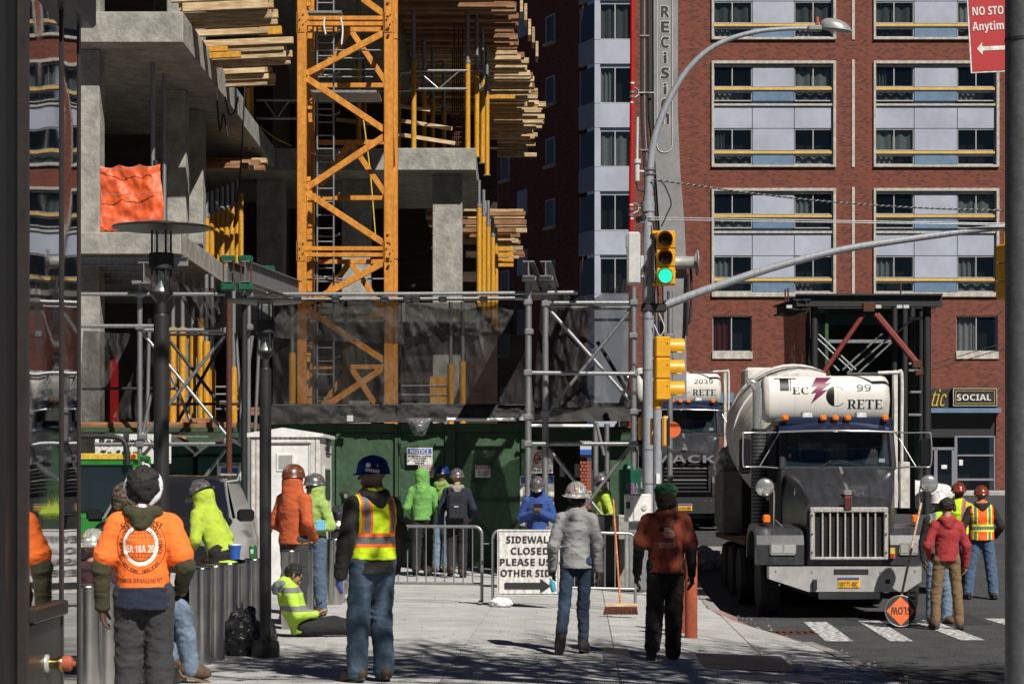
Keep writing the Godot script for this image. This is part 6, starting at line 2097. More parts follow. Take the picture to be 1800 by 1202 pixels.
	for s in [-1.0, 1.0]:
		for z in [-3.9, -5.3, -6.5]:
			wheel(t, Vector3(s * 0.92, 0.46, z), 0.46, 0.42, s)
	# right hand frame and pipes
	tbox(t, "frame_column", 836, 75, 856, 670, 2.9, 0.12, M.white_dirty)
	tbox(t, "frame_column", 866, 470, 908, 672, 2.9, 0.2, M.white_dirty)
	obj("frame_pipe", tubem(curve([T(770, 88, 2.7), T(850, 86, 2.7), T(872, 100, 2.7), T(872, 330, 2.7), T(872, 480, 2.7)], 5), 0.03, 8), M.white_dirty, t)
	bar(t, "frame_pipe", T(640, 90, 3.0), T(770, 90, 2.7), 0.018, M.galv, 6)
	# exhaust with perforated shield
	obj("exhaust_stack", tubem(curve([T(206, 132, 2.0), T(226, 128, 2.0), T(242, 145, 2.0), T(248, 180, 2.0), T(248, 335, 2.0)], 6), 0.068, 14), M.chrome, t)
	bar(t, "exhaust_shield", T(255, 745, 2.0), T(255, 328, 2.0), 0.112, M.pipe_dark, 18)
	var pm := MB.new()
	for k in 26:
		for j in 7:
			var a := -1.0 + j * 0.33 + (0.16 if k % 2 else 0.0)
			pm.box(Vector3.ZERO, Vector3(0.016, 0.02, 0.006), 0.0, Transform3D(Basis(Vector3.UP, a), T(255, 735 - k * 15.5, 2.0)) * Transform3D(Basis(), Vector3(0, 0, 0.113)))
	obj("shield_holes", pm.mesh(), M.galv, t)
	tbox(t, "air_cleaner", 290, 330, 345, 560, 1.9, 0.3, M.pipe_dark, 0.05)
	tbox(t, "step_box", 268, 760, 345, 905, 2.2, 1.0, M.pipe_dark, 0.04)
	tbox(t, "step_box", 845, 760, 920, 905, 2.2, 1.0, M.pipe_dark, 0.04)
	# mirrors on loops of pipe
	for s in [0, 1]:
		var xa: float = [198, 975][s]
		var xin: float = [350, 838][s]
		tbox(t, "mirror", xa - 26, 370, xa + 24, [522, 490][s], 1.2, 0.09, M.black_gloss, 0.03)
		obj("mirror_loop", tubem(curve([T(xin, 342, 1.4), T((xin + xa) / 2, 345, 1.25), T(xa + [-6, 8][s], 345, 1.18), T(xa + [-10, 24][s], 360, 1.18), T(xa + [-10, 24][s], 480, 1.18), T(xa + [10, -8][s], 492, 1.18), T((xin + xa) / 2, 492, 1.25), T(xin, 498, 1.4)], 4), 0.012, 6), M.chrome, t)
		bar(t, "mirror_stay", T(xin + [-5, 8][s], 345, 1.4), T(xin + [-90, 95][s], 490, 1.25), 0.009, M.chrome, 6)
	for q in [[282, 580, 0.55, 0.132], [445, 602, 0.75, 0.128], [990, 566, 0.55, 0.132]]:
		var mm := obj("round_mirror", lathem([Vector2(q[3], -0.01), Vector2(q[3], 0.015), Vector2(q[3] * 0.7, 0.045), Vector2(0, 0.06)], 24), M.chrome, t, Transform3D(Basis(Vector3.RIGHT, PI / 2), T(q[0], q[1], q[2])))
	obj("mirror_arm", tubem(curve([T(318, 790, 0.7), T(322, 640, 0.6), T(318, 590, 0.58), T(290, 582, 0.56)], 4), 0.011, 6), M.chrome, t)
	obj("mirror_arm", tubem(curve([T(948, 700, 0.7), T(950, 600, 0.6), T(958, 572, 0.58), T(990, 568, 0.56)], 4), 0.011, 6), M.chrome, t)
	bar(t, "hood_stay", T(328, 722, 0.5), T(408, 795, 0.25), 0.009, M.galv, 6)
	bar(t, "hood_stay", T(938, 735, 0.5), T(858, 795, 0.25), 0.009, M.galv, 6)
	W = NO


func _prof(h: float) -> float:
	var q := [[0.12, 0.72], [0.7, 0.98], [1.5, 1.12], [2.1, 1.15], [2.7, 1.1]]
	for k in q.size() - 1:
		if h <= q[k + 1][0]: return lerpf(q[k][1], q[k + 1][1], clampf((h - q[k][0]) / (q[k + 1][0] - q[k][0]), 0, 1))
	return 1.1


func mixer_trucks() -> void:
	mixer_truck(TO, "mixer_truck", "grey mixer truck numbered 99 with tall chrome grille and white tank", "99", "90171-MC", false)
	var o := Vector3((1200 - 900) * 50.0 / F, road_y(50.0), -50.0)
	mixer_truck(o, "mixer_truck", "second mixer truck numbered 2039 half hidden behind the signal pole", "2039", "61416-MM", true)


# ---------- parked vehicles ----------
func car_body(par: Node3D, L: float, wd: float, side: Array, m: Material) -> void:
	# side: [z from front, sill y, belt y, roof y, half-width factor at roof]
	var rows := []
	for q in side:
		var w := wd / 2.0
		var row := []
		for p in [[-0.86, q[1]], [-0.98, q[1] + 0.1], [-1.0, lerpf(q[1], q[2], 0.6)], [-0.96, q[2]], [-q[4], q[3] - 0.03], [-q[4] * 0.8, q[3]], [0.0, q[3] + 0.02], [q[4] * 0.8, q[3]], [q[4], q[3] - 0.03], [0.96, q[2]], [1.0, lerpf(q[1], q[2], 0.6)], [0.98, q[1] + 0.1], [0.86, q[1]]]:
			row.append(Vector3(p[0] * w, p[1], -q[0]))
		rows.append(row)
	rows.reverse()
	var mb := MB.new()
	mb.grid(rows)
	var f: Array = rows[-1].duplicate()
	mb.fan(f, true)
	mb.fan(rows[0])
	mb.uv.clear()
	obj("body", mb.mesh(), m, par)


func parked_vehicles() -> void:
	# dark SUV, nose towards us
	W = Transform3D(Basis(), Vector3((272 - 900) * 30.0 / F, 0.0, -29.6))
	var s := thing("dark_suv", "dark blue sport utility vehicle parked behind the bollards", "car")
	car_body(s, 4.8, 1.86, [[0.0, 0.45, 0.75, 0.8, 0.8], [0.1, 0.35, 0.9, 0.95, 0.86], [1.1, 0.3, 1.05, 1.12, 0.88], [1.3, 0.3, 1.08, 1.14, 0.86], [2.1, 0.3, 1.08, 1.66, 0.72], [2.6, 0.3, 1.08, 1.71, 0.72], [4.0, 0.3, 1.1, 1.68, 0.72], [4.7, 0.35, 1.08, 1.2, 0.8], [4.8, 0.5, 0.9, 1.0, 0.8]], M.car_dark)
	var wm := MB.new()
	wm.quad(Vector3(-0.72, 1.15, -1.27), Vector3(0.72, 1.15, -1.27), Vector3(0.60, 1.62, -2.0), Vector3(-0.60, 1.62, -2.0))
	obj("windshield", wm.mesh(), M.black_gloss, s)
	for sx in [-1.0, 1.0]:
		var sm := MB.new()
		var q := [Vector3(0.895 * sx, 1.14, -1.75), Vector3(0.895 * sx, 1.14, -3.9), Vector3(0.72 * sx, 1.6, -3.7), Vector3(0.72 * sx, 1.6, -2.3)]
		if sx < 0: q.reverse()
		sm.quad(q[0], q[1], q[2], q[3])
		obj("side_glass", sm.mesh(), M.black_gloss, s)
		beam(s, "roof_rail", Vector3(0.62 * sx, 1.73, -2.4), Vector3(0.62 * sx, 1.73, -4.0), 0.04, 0.03, M.chrome_dull)
		obj("pillar_trim", tubem([Vector3(0.86 * sx, 1.13, -1.4), Vector3(0.70 * sx, 1.62, -2.15), Vector3(0.70 * sx, 1.65, -3.6)], 0.022, 6), M.chrome, s)
		boxc(s, "wing_mirror", Vector3(1.04 * sx, 1.17, -1.75), Vector3(0.24, 0.17, 0.12), M.black_gloss, 0.05)
		boxc(s, "headlight", Vector3(0.62 * sx, 0.82, -0.06), Vector3(0.34, 0.14, 0.1), M.lens, 0.03)
		for z in [-0.95, -3.8]: wheel(s, Vector3(0.82 * sx, 0.36, z), 0.36, 0.24, sx)
	boxc(s, "grille", Vector3(0, 0.75, -0.02), Vector3(0.8, 0.2, 0.1), M.chrome_dull, 0.02)
	W = NO
	# green loader behind it
	W = Transform3D(Basis(), Vector3((172 - 900) * 36.5 / F, 0.0, -36.0))
	var t := thing("green_loader", "bright green compact loader with yellow stripe and black roll bar", "loader")
	boxc(t, "lower_body", Vector3(0, 0.75, -0.6), Vector3(1.5, 0.75, 1.2), M.tractor, 0.06)
	boxc(t, "cab_roof", Vector3(0, 2.0, -0.65), Vector3(1.45, 0.1, 1.2), M.tractor, 0.03)
	boxc(t, "yellow_stripe", Vector3(0, 2.02, 0.03), Vector3(1.42, 0.1, 0.06), M.yellow, 0.01)
	boxc(t, "header", Vector3(0, 1.93, 0.0), Vector3(1.5, 0.09, 0.08), M.tractor, 0.01)
	for sx in [-0.69, 0.69]:
		boxc(t, "cab_post", Vector3(sx, 1.55, -0.02), Vector3(0.12, 0.9, 0.12), M.tractor, 0.02)
		boxc(t, "cab_post", Vector3(sx, 1.55, -1.15), Vector3(0.1, 0.9, 0.1), M.tractor, 0.02)
		wheel(t, Vector3(sx * 1.1, 0.42, -0.4), 0.42, 0.3, signf(sx))
	boxc(t, "cab_back", Vector3(0, 1.5, -1.2), Vector3(1.4, 0.8, 0.05), M.black, 0.01)
	boxc(t, "windshield", Vector3(0, 1.52, 0.0), Vector3(1.26, 0.74, 0.012), M.windshield, 0.0)
	boxc(t, "seat", Vector3(0.1, 1.35, -0.8), Vector3(0.5, 0.6, 0.15), M.black, 0.05)
	bar(t, "tail_lamp", Vector3(0.66, 2.02, 0.07), Vector3(0.66, 2.02, 0.03), 0.04, M.sign_red, 10)
	obj("roll_bar", tubem(curve([Vector3(-0.8, 2.32, 0.1), Vector3(0.1, 2.34, 0.1), Vector3(0.46, 2.3, 0.1), Vector3(0.56, 2.12, 0.1), Vector3(0.57, 1.9, 0.1)], 5), 0.045, 10), M.black, t)
	W = NO
	# white car across the street
	W = Transform3D(Basis(Vector3.UP, PI / 2 + 0.15), Vector3((1660 - 900) * 66.0 / F, road_y(66.0), -66.0))
	var c := thing("white_car", "white car parked across the street behind the flaggers", "car")
	car_body(c, 4.6, 1.8, [[0.0, 0.4, 0.65, 0.7, 0.8], [0.15, 0.3, 0.8, 0.84, 0.86], [1.2, 0.25, 0.92, 0.98, 0.88], [2.0, 0.25, 0.95, 1.42, 0.7], [3.0, 0.25, 0.95, 1.46, 0.7], [3.9, 0.3, 0.98, 1.1, 0.8], [4.6, 0.4, 0.9, 0.95, 0.8]], M.car_white)
	for sx in [-1.0, 1.0]:
		for z in [-0.9, -3.6]: wheel(c, Vector3(0.8 * sx, 0.33, z), 0.33, 0.22, sx)
		boxc(c, "side_glass", Vector3(0.80 * sx, 1.17, -2.6), Vector3(0.06, 0.32, 1.5), M.black_gloss, 0.02)
	W = NO


# ---------- small things ----------
func small_things() -> void:
	# stop-slow paddle held upside down
	var p := thing("slow_paddle", "round SLOW paddle on a wooden pole resting upside down", "traffic paddle", P(1584, 1099, 30.6))
	var c := P(1584, 1074, 30.6)
	W = Transform3D(Basis(Vector3.RIGHT, -0.12), c)
	obj("plate", lathem([Vector2(0.21, -0.004), Vector2(0.21, 0.004)], 32, false), M.black, p, Transform3D(Basis(Vector3.RIGHT, PI / 2), Vector3.ZERO))
	var rg := []
	for k in 33: rg.append(Vector3(cos(TAU * k / 32) * 0.208, sin(TAU * k / 32) * 0.208, 0.002))
	obj("rim", tubem(rg, 0.007, 6), M.galv, p)
	obj("diamond", prismm([Vector2(-0.195, 0), Vector2(0, -0.195), Vector2(0.195, 0), Vector2(0, 0.195)], 0.004, 0.008), M.orange_paddle, p)
	ftext(p, "lettering", "SLOW", Vector3(0, 0.005, 0.010), 0.27, 0.105, M.ink, "bold", Basis(Vector3.BACK, PI))
	W = NO
	bar(p, "pole", c + Vector3(-0.03, -0.01, -0.03), P(1620, 884, 31.0), 0.017, M.handle_pale, 10)
	# refuse bag by the lamp
	var rb := thing("black_refuse_bag", "full black plastic refuse bag slumped against the lamp post", "bag", P(420, 1155, 21.6))
	blob(rb, "bag", P(420, 1117, 21.7), Vector3(0.21, 0.24, 0.22), 1.3, M.bag)
	blob(rb, "knotted_neck", P(440, 1076, 21.7), Vector3(0.05, 0.06, 0.05), 6.0, M.bag)
	blob(rb, "side_lobe", P(466, 1122, 22.0), Vector3(0.11, 0.19, 0.16), 5.0, M.bag)
	# bucket and can on the bollards
	var bk := thing("blue_bucket", "blue plastic bucket behind the green drink can", "bucket", P(412, 995, 23.3))
	W = Transform3D(Basis(), P(412, 986, 23.3))
	obj("pail", lathem([Vector2(0.05, 0), Vector2(0.062, 0.13), Vector2(0.068, 0.135), Vector2(0.068, 0.16)], 20), M.sign_blue, bk)
	obj("rim", lathem([Vector2(0.066, 0.158), Vector2(0.071, 0.165), Vector2(0.066, 0.174)], 20), M.sign_white, bk)
	W = NO
	var bp := thing("bucket_stand", "narrow grey steel post holding the blue bucket", "post", P(412, 1120, 23.3) * Vector3(1, 0, 1))
	bar(bp, "post", P(412, 1120, 23.3) * Vector3(1, 0, 1), P(412, 986.5, 23.3), 0.06, M.stainless, 16)
	var cn := thing("drink_can", "green drink can standing on a steel bollard", "can", P(438, 983, 22.8))
	W = Transform3D(Basis(), Vector3((443 - 900) * 22.8 / F, 0.887, -22.8))
	obj("body", lathem([Vector2(0.024, 0), Vector2(0.033, 0.008), Vector2(0.033, 0.105), Vector2(0.027, 0.12)], 18), mat(lin(0.03, 0.28, 0.05), 0.25, 0.4), cn)
	obj("lid", lathem([Vector2(0.027, 0.12), Vector2(0.026, 0.123), Vector2(0, 0.121)], 18), M.chrome, cn)
	boxc(cn, "label", Vector3(0, 0.065, 0.033), Vector3(0.03, 0.045, 0.004), M.sign_white, 0.002)
	W = NO
	var gl := thing("work_gloves", "pair of lime and black work gloves lying on bollards", "gloves", P(408, 988, 22.0))
	blob(gl, "glove", P(400, 989, 21.7), Vector3(0.09, 0.022, 0.06), 2.0, mat(lin(0.45, 0.6, 0.05), 0.9))
	blob(gl, "glove", P(418, 987, 22.0), Vector3(0.07, 0.02, 0.06), 7.0, M.black)
	# red and yellow beacon by the kerb
	var bc := thing("red_beacon", "small red topped yellow beacon at the kerb behind orange shirt", "beacon", P(1206, 925, 35))
	bar(bc, "stem", P(1206, 1040, 35), P(1206, 912, 35), 0.02, M.galv, 8)
	bar(bc, "body", P(1206, 916, 35), P(1206, 908, 35), 0.035, M.yellow, 12)
	bar(bc, "lamp", P(1206, 908, 35), P(1206, 904.5, 35), 0.04, M.sign_red, 12)
	# orange disc behind the signal post
	var od := thing("orange_disc", "round orange plastic disc hung behind the signal post", "disc", P(1186, 768, 39))
	obj("disc", lathem([Vector2(0.135, -0.01), Vector2(0.135, 0.01)], 24, false), M.orange_paddle, od, Transform3D(Basis(Vector3.RIGHT, PI / 2), P(1183, 755, 38.6)))
	bar(od, "hook", P(1180, 755, 38.7), P(1178, 740, 38.95), 0.012, M.galv, 6)
	# drain grate at the kerb
	var dg := thing("drain_grate", "rusty iron drain grate set in the gutter", "drain grate", Vector3(3.55, -0.32, -29.5))
	for k in 9: boxc(dg, "grate_bar", Vector3(3.2 + k * 0.09, -0.322, -29.5), Vector3(0.03, 0.02, 0.5), M.rust, 0.003)
	for z in [-29.24, -29.76]: boxc(dg, "grate_frame", Vector3(3.56, -0.322, z), Vector3(0.8, 0.022, 0.05), M.rust, 0.003)
	# grit along the gutter
	var gm := MB.new()
	rng.seed = 77
	for k in 420:
		var gd := rng.randf_range(19.0, 36.0)
		var gx := curb_x(gd) + absf(rng.randfn(0.02, 0.22)) + 0.03
		var gr := rng.randf_range(0.006, 0.02)
		gm.box(Vector3.ZERO, Vector3(gr * 1.6, gr * 0.8, gr), 0.0, Transform3D(Basis(Vector3.UP, rng.randf() * TAU), Vector3(gx, -0.326 + gr * 0.3, -gd)))
	for k in 160:
		var gd := rng.randf_range(18.0, 33.0)
		var gx := rng.randf_range(-3.0, 2.6)
		var gr := rng.randf_range(0.005, 0.014)
		gm.box(Vector3.ZERO, Vector3(gr * 1.7, gr * 0.6, gr), 0.0, Transform3D(Basis(Vector3.UP, rng.randf() * TAU), Vector3(gx, walk_y(gx, gd) + gr * 0.25, -gd)))
	tag(obj("grit", gm.mesh(), M.concrete, self), "scattered grit and stone chips in the gutter and pavement", "grit", "", "stuff")
	# crumpled cup at the corner
	var cp := thing("paper_cup", "crushed clear plastic cup on the corner cover plates", "cup", P(1405, 1176, 21.8))
	blob(cp, "cup", P(1405, 1174, 21.6), Vector3(0.05, 0.035, 0.05), 9.0, M.clear_ice)


# ---------- the dark glass corner close by ----------
func glass_corner() -> void:
	var X := -2.80
	var g := thing("glass_facade_corner", "dark polished facade corner mirroring the brick building", "facade", Vector3(X, 0, -14))
	boxc(g, "black_pier", Vector3(-3.6, 2.5, -13.0), Vector3(1.47, 6.4, 0.3), M.frame_dark, 0.01)
	boxc(g, "bronze_mullion", Vector3(X - 0.03, 2.5, -13.15), Vector3(0.07, 6.4, 0.06), M.frame_bronze, 0.01)
	boxc(g, "mirror_pane", Vector3(X - 0.02, 3.0, -13.68), Vector3(0.02, 4.14, 0.98), M.mirror_glass, 0.0, Basis(Vector3.UP, 0.0095))
	boxc(g, "lower_panel", Vector3(X - 0.02, 0.35, -13.68), Vector3(0.02, 0.96, 0.98), M.frame_bronze, 0.0)
	boxc(g, "sill_rail", Vector3(X + 0.005, 0.89, -13.68), Vector3(0.06, 0.09, 0.98), M.frame_bronze, 0.01)
	boxc(g, "thin_mullion", Vector3(X - 0.013, 2.5, -14.2), Vector3(0.02, 6.4, 0.05), M.frame_bronze, 0.005)
	boxc(g, "mirror_return", Vector3(X - 0.015, 2.5, -14.45), Vector3(0.02, 6.4, 0.46), M.mirror_glass, 0.0)
	boxc(g, "edge_mullion", Vector3(X - 0.012, 2.5, -14.72), Vector3(0.03, 6.4, 0.08), M.frame_bronze, 0.01)
	boxc(g, "canopy_rail", Vector3(X + 0.02, 4.72, -13.9), Vector3(0.16, 0.22, 1.75), M.frame_dark, 0.02)
	boxc(g, "inner_wall", Vector3(-3.6, 2.5, -14.6), Vector3(1.5, 6.4, 0.2), M.frame_dark, 0.01)
	var f := thing("hose_connection", "brass fire hose connection with a red cap on facade", "hose connection", Vector3(X, 0.55, -13.7))
	W = Transform3D(Basis(Vector3.BACK, -PI / 2).scaled(Vector3.ONE * 0.78), Vector3(X - 0.01, P(0, 1166, 13.7).y, -13.7))
	obj("flange", lathem([Vector2(0.07, 0), Vector2(0.07, 0.02), Vector2(0.045, 0.03)], 20), M.chrome_dull, f)
	obj("stem", lathem([Vector2(0.042, 0.02), Vector2(0.042, 0.09), Vector2(0.058, 0.095), Vector2(0.058, 0.13), Vector2(0.045, 0.14)], 20), M.brass, f)
	obj("cap", lathem([Vector2(0.055, 0.13), Vector2(0.06, 0.14), Vector2(0.06, 0.19), Vector2(0.045, 0.205), Vector2(0.02, 0.21), Vector2(0.02, 0.23), Vector2(0, 0.235)], 16), M.rust_orange, f)
	W = NO


# ---------- unseen trees added outside the frame, shaped to shade the corner ----------
func branch(m: MB, a: Vector3, dir: Vector3, length: float, r: float, level: int) -> void:
	var pts := [a]
	var rad := [r]
	var p := a
	var d := dir
	for k in 4:
		d = (d + Vector3(rng.randf_range(-1, 1), rng.randf_range(-0.3, 0.6), rng.randf_range(-1, 1)) * 0.16).normalized()
		p += d * length / 4
		pts.append(p)
		rad.append(lerpf(r, r * 0.55, (k + 1) / 4.0))
		if level < 4 and k >= 1:
			for j in (2 if level < 3 else 1):
				var side := Vector3(rng.randf_range(-1, 1), rng.randf_range(0.0, 0.9), rng.randf_range(-1, 1)).normalized()
				branch(m, p, (d * 0.6 + side * 0.8).normalized(), length * rng.randf_range(0.5, 0.72), r * 0.5, level + 1)
	m.tube(pts, rad, 6 if level < 2 else 4, false)


func offscreen_trees() -> void:
	for q in [[5.0, -13.9, 8, -1.0], [8.7, -15.0, 3, -0.3]]:
		rng.seed = q[2]
		var base := Vector3(q[0], -0.15, q[1])
		var t := thing("added_shade_tree", "unseen budding tree added beside the roadway to shade the corner", "tree", base, "added trees for shade")
		var tm := MB.new()
		tm.tube([base, base + Vector3(0.05, 2.5, 0), base + Vector3(0, 5.6, 0.05), base + Vector3(-0.1, 7.0, 0)], [0.22, 0.17, 0.14, 0.11], 12)
		obj("trunk", tm.mesh(), M.rust, t)
		var cm := MB.new()
		for k in 8:
			var a := TAU * k / 8.0 + rng.randf() * 0.4
			branch(cm, base + Vector3(0, 5.4 + 0.2 * k, 0), Vector3(cos(a) * 1.6 + q[3], 0.55, sin(a) * 0.3).normalized(), 2.6, 0.09, 1)
		obj("crown", cm.mesh(), M.rust, t)
		var lm := MB.new()
		for k in (3000 if q[2] == 8 else 4200):
			var p := base + Vector3(rng.randfn(q[3] * 1.2, 1.9), 7.6 + rng.randfn(0.0, 0.75), rng.randfn(-0.5, 0.36 if q[2] == 8 else 1.0))
			if p.y < 6.0: continue
			var u := Vector3(rng.randf_range(-1, 1), rng.randf_range(-1, 1), rng.randf_range(-1, 1)).normalized() * 0.075
			var w := u.cross(Vector3(rng.randf_range(-1, 1), rng.randf_range(-1, 1), rng.randf_range(-1, 1))).normalized() * 0.055
			lm.quad(p - u, p + w, p + u, p - w)
		obj("foliage", lm.mesh(), mat(lin(0.09, 0.12, 0.03), 0.8), t)


# ---------- people ----------
class Field:
	# a distance field on a grid, built of tapered capsules, meshed as surface nets
	var ops := []
	var lo := Vector3(1e9, 1e9, 1e9)
	var hi := Vector3(-1e9, -1e9, -1e9)
	var o := Vector3.ZERO
	var c := 0.014
	var nx := 0
	var ny := 0
	var nz := 0
	var g := PackedFloat32Array()

	func bone(a: Vector3, b: Vector3, ra: float, rb: float, k := 0.03, flat := 1.0) -> void:
		ops.append([0, a, b, ra, rb, k, flat])
		var r := maxf(ra, rb) + 0.03
		lo = lo.min(a.min(b) - Vector3.ONE * r)
		hi = hi.max(a.max(b) + Vector3.ONE * r)

	func cut(a: Vector3, b: Vector3, r: float) -> void:
		ops.append([1, a, b, r, r, 0.02, 1.0])

	func below(p: Vector3, n: Vector3) -> void:
		# keep only the side that n points to
		ops.append([2, p, n, 0.0, 0.0, 0.0, 1.0])

	func run(cell: float, wrinkle: float, nz_: FastNoiseLite, off: Vector3) -> void:
		c = cell
		o = lo - Vector3.ONE * c * 2
		nx = int((hi.x - lo.x) / c) + 5
		ny = int((hi.y - lo.y) / c) + 5
		nz = int((hi.z - lo.z) / c) + 5
		g.resize(nx * ny * nz)
		g.fill(1.0)
		for op in ops:
			if op[0] == 2: plane(op[1], op[2])
			else: capsule(op[0], op[1], op[2], op[3], op[4], op[5], op[6])
		if wrinkle > 0.0:
			for z in nz:
				for y in ny:
					var i := (z * ny + y) * nx
					for x in nx:
						var d := g[i + x]
						if d < 0.03 and d > -0.03:
							var p := o + Vector3(x, y, z) * c + off
							var n1 := 1.0 - absf(nz_.get_noise_3d(p.x * 2.6 + p.y * 3.0, p.y * 4.6 - p.x * 2.2, p.z * 3.2))
							var n2 := 1.0 - absf(nz_.get_noise_3d(p.x * 3.6, p.y * 8.5 + p.x * 3.0, p.z * 3.6 + 7.0))
							g[i + x] = d + wrinkle * (0.7 * nz_.get_noise_3d(p.x * 4.0, p.y * 3.0, p.z * 4.0) + 0.6 - 1.2 * n1 * n1 * n1 * n1 * n1 - 0.75 * n2 * n2 * n2 * n2 * n2 * n2)

	func capsule(kind: int, a: Vector3, b: Vector3, ra: float, rb: float, k: float, flat: float) -> void:
		var m := maxf(ra, rb) + maxf(0.06, k)
		var p0 := (a.min(b) - Vector3.ONE * m - o) / c
		var p1 := (a.max(b) + Vector3.ONE * m - o) / c
		var x0 := maxi(0, int(p0.x))
		var x1 := mini(nx - 1, int(p1.x) + 1)
		var y0 := maxi(0, int(p0.y))
		var y1 := mini(ny - 1, int(p1.y) + 1)
		var z0 := maxi(0, int(p0.z))
		var z1 := mini(nz - 1, int(p1.z) + 1)
		var ab := b - a
		var l2 := maxf(ab.length_squared(), 1e-9)
		var dr := rb - ra
		for z in range(z0, z1 + 1):
			for y in range(y0, y1 + 1):
				var i := (z * ny + y) * nx
				var q := o + Vector3(x0, y, z) * c - a
				for x in range(x0, x1 + 1):
					var t := clampf(q.dot(ab) / l2, 0.0, 1.0)
					var e := q - ab * t
					e.z *= flat
					var d := e.length() - ra - dr * t
					var old := g[i + x]
					if kind == 0:
						var h := clampf(0.5 + 0.5 * (old - d) / k, 0.0, 1.0)
						g[i + x] = lerpf(old, d, h) - k * h * (1.0 - h)
					else:
						g[i + x] = maxf(old, -d)
					q.x += c

	func plane(p: Vector3, n: Vector3) -> void:
		for z in nz:
			for y in ny:
				var i := (z * ny + y) * nx
				for x in nx:
					if g[i + x] < 0.2: g[i + x] = maxf(g[i + x], -((o + Vector3(x, y, z) * c) - p).dot(n))

	func into(mb: MB) -> void:
		var ids := PackedInt32Array()
		ids.resize(nx * ny * nz)
		ids.fill(-1)
		var lim := c * 2.6
		var sx := 1
		var sy := nx
		var sz := nx * ny
		var off := [0, sx, sy, sx + sy, sz, sx + sz, sy + sz, sx + sy + sz]
		var cell := []
		var base := mb.v.size()
		for z in nz - 1:
			for y in ny - 1:
				var i := (z * ny + y) * nx
				for x in nx - 1:
					var j := i + x
					var v0 := g[j]
					if v0 > lim or v0 < -lim: continue
					var v1 := g[j + sx]
					var v2 := g[j + sy]
					var v3 := g[j + sx + sy]
					var v4 := g[j + sz]
					var v5 := g[j + sx + sz]
					var v6 := g[j + sy + sz]
					var v7 := g[j + sx + sy + sz]
					var s := int(v0 < 0) + int(v1 < 0) + int(v2 < 0) + int(v3 < 0) + int(v4 < 0) + int(v5 < 0) + int(v6 < 0) + int(v7 < 0)
					if s == 0 or s == 8: continue
					var p := Vector3.ZERO
					var n := 0
					if (v0 < 0) != (v1 < 0):
						p += Vector3(v0 / (v0 - v1), 0, 0)
						n += 1
					if (v2 < 0) != (v3 < 0):
						p += Vector3(v2 / (v2 - v3), 1, 0)
						n += 1
					if (v4 < 0) != (v5 < 0):
						p += Vector3(v4 / (v4 - v5), 0, 1)
						n += 1
					if (v6 < 0) != (v7 < 0):
						p += Vector3(v6 / (v6 - v7), 1, 1)
						n += 1
					if (v0 < 0) != (v2 < 0):
						p += Vector3(0, v0 / (v0 - v2), 0)
						n += 1
					if (v1 < 0) != (v3 < 0):
						p += Vector3(1, v1 / (v1 - v3), 0)
						n += 1
					if (v4 < 0) != (v6 < 0):
						p += Vector3(0, v4 / (v4 - v6), 1)
						n += 1
					if (v5 < 0) != (v7 < 0):
						p += Vector3(1, v5 / (v5 - v7), 1)
						n += 1
					if (v0 < 0) != (v4 < 0):
						p += Vector3(0, 0, v0 / (v0 - v4))
						n += 1
					if (v1 < 0) != (v5 < 0):
						p += Vector3(1, 0, v1 / (v1 - v5))
						n += 1
					if (v2 < 0) != (v6 < 0):
						p += Vector3(0, 1, v2 / (v2 - v6))
						n += 1
					if (v3 < 0) != (v7 < 0):
						p += Vector3(1, 1, v3 / (v3 - v7))
						n += 1
					ids[j] = mb.v.size()
					mb.v.append(o + (Vector3(x, y, z) + p / n) * c)
					mb.n.append(Vector3(v1 + v3 + v5 + v7 - v0 - v2 - v4 - v6, v2 + v3 + v6 + v7 - v0 - v1 - v4 - v5, v4 + v5 + v6 + v7 - v0 - v1 - v2 - v3).normalized())
					cell.append(j)
		for j in cell:
			var neg := g[j] < 0
			# edges from this corner along x, y, z; the four cells round each
			if (g[j + sx] < 0) != neg: _q(mb, ids, j, sy, sz, neg)
			if (g[j + sy] < 0) != neg: _q(mb, ids, j, sz, sx, neg)
			if (g[j + sz] < 0) != neg: _q(mb, ids, j, sx, sy, neg)

	func _q(mb: MB, ids: PackedInt32Array, j: int, u: int, w: int, neg: bool) -> void:
		if j - u - w < 0: return
		var a := ids[j - u - w]
		var b := ids[j - w]
		var d := ids[j]
		var e := ids[j - u]
		if a < 0 or b < 0 or d < 0 or e < 0: return
		if neg: mb.i.append_array([a, d, b, a, e, d])
		else: mb.i.append_array([a, b, d, a, d, e])


func field_mesh(f: Field, cell: float, wrinkle: float, off: Vector3, print_rect = null) -> ArrayMesh:
	f.run(cell, wrinkle, noise, off)
	var mb := MB.new()
	f.into(mb)
	if print_rect != null:
		var r: Rect2 = print_rect
		for p in mb.v: mb.uv.append(Vector2((p.x - r.position.x) / r.size.x, 1.0 - (p.y - r.position.y) / r.size.y))
	return mb.mesh()


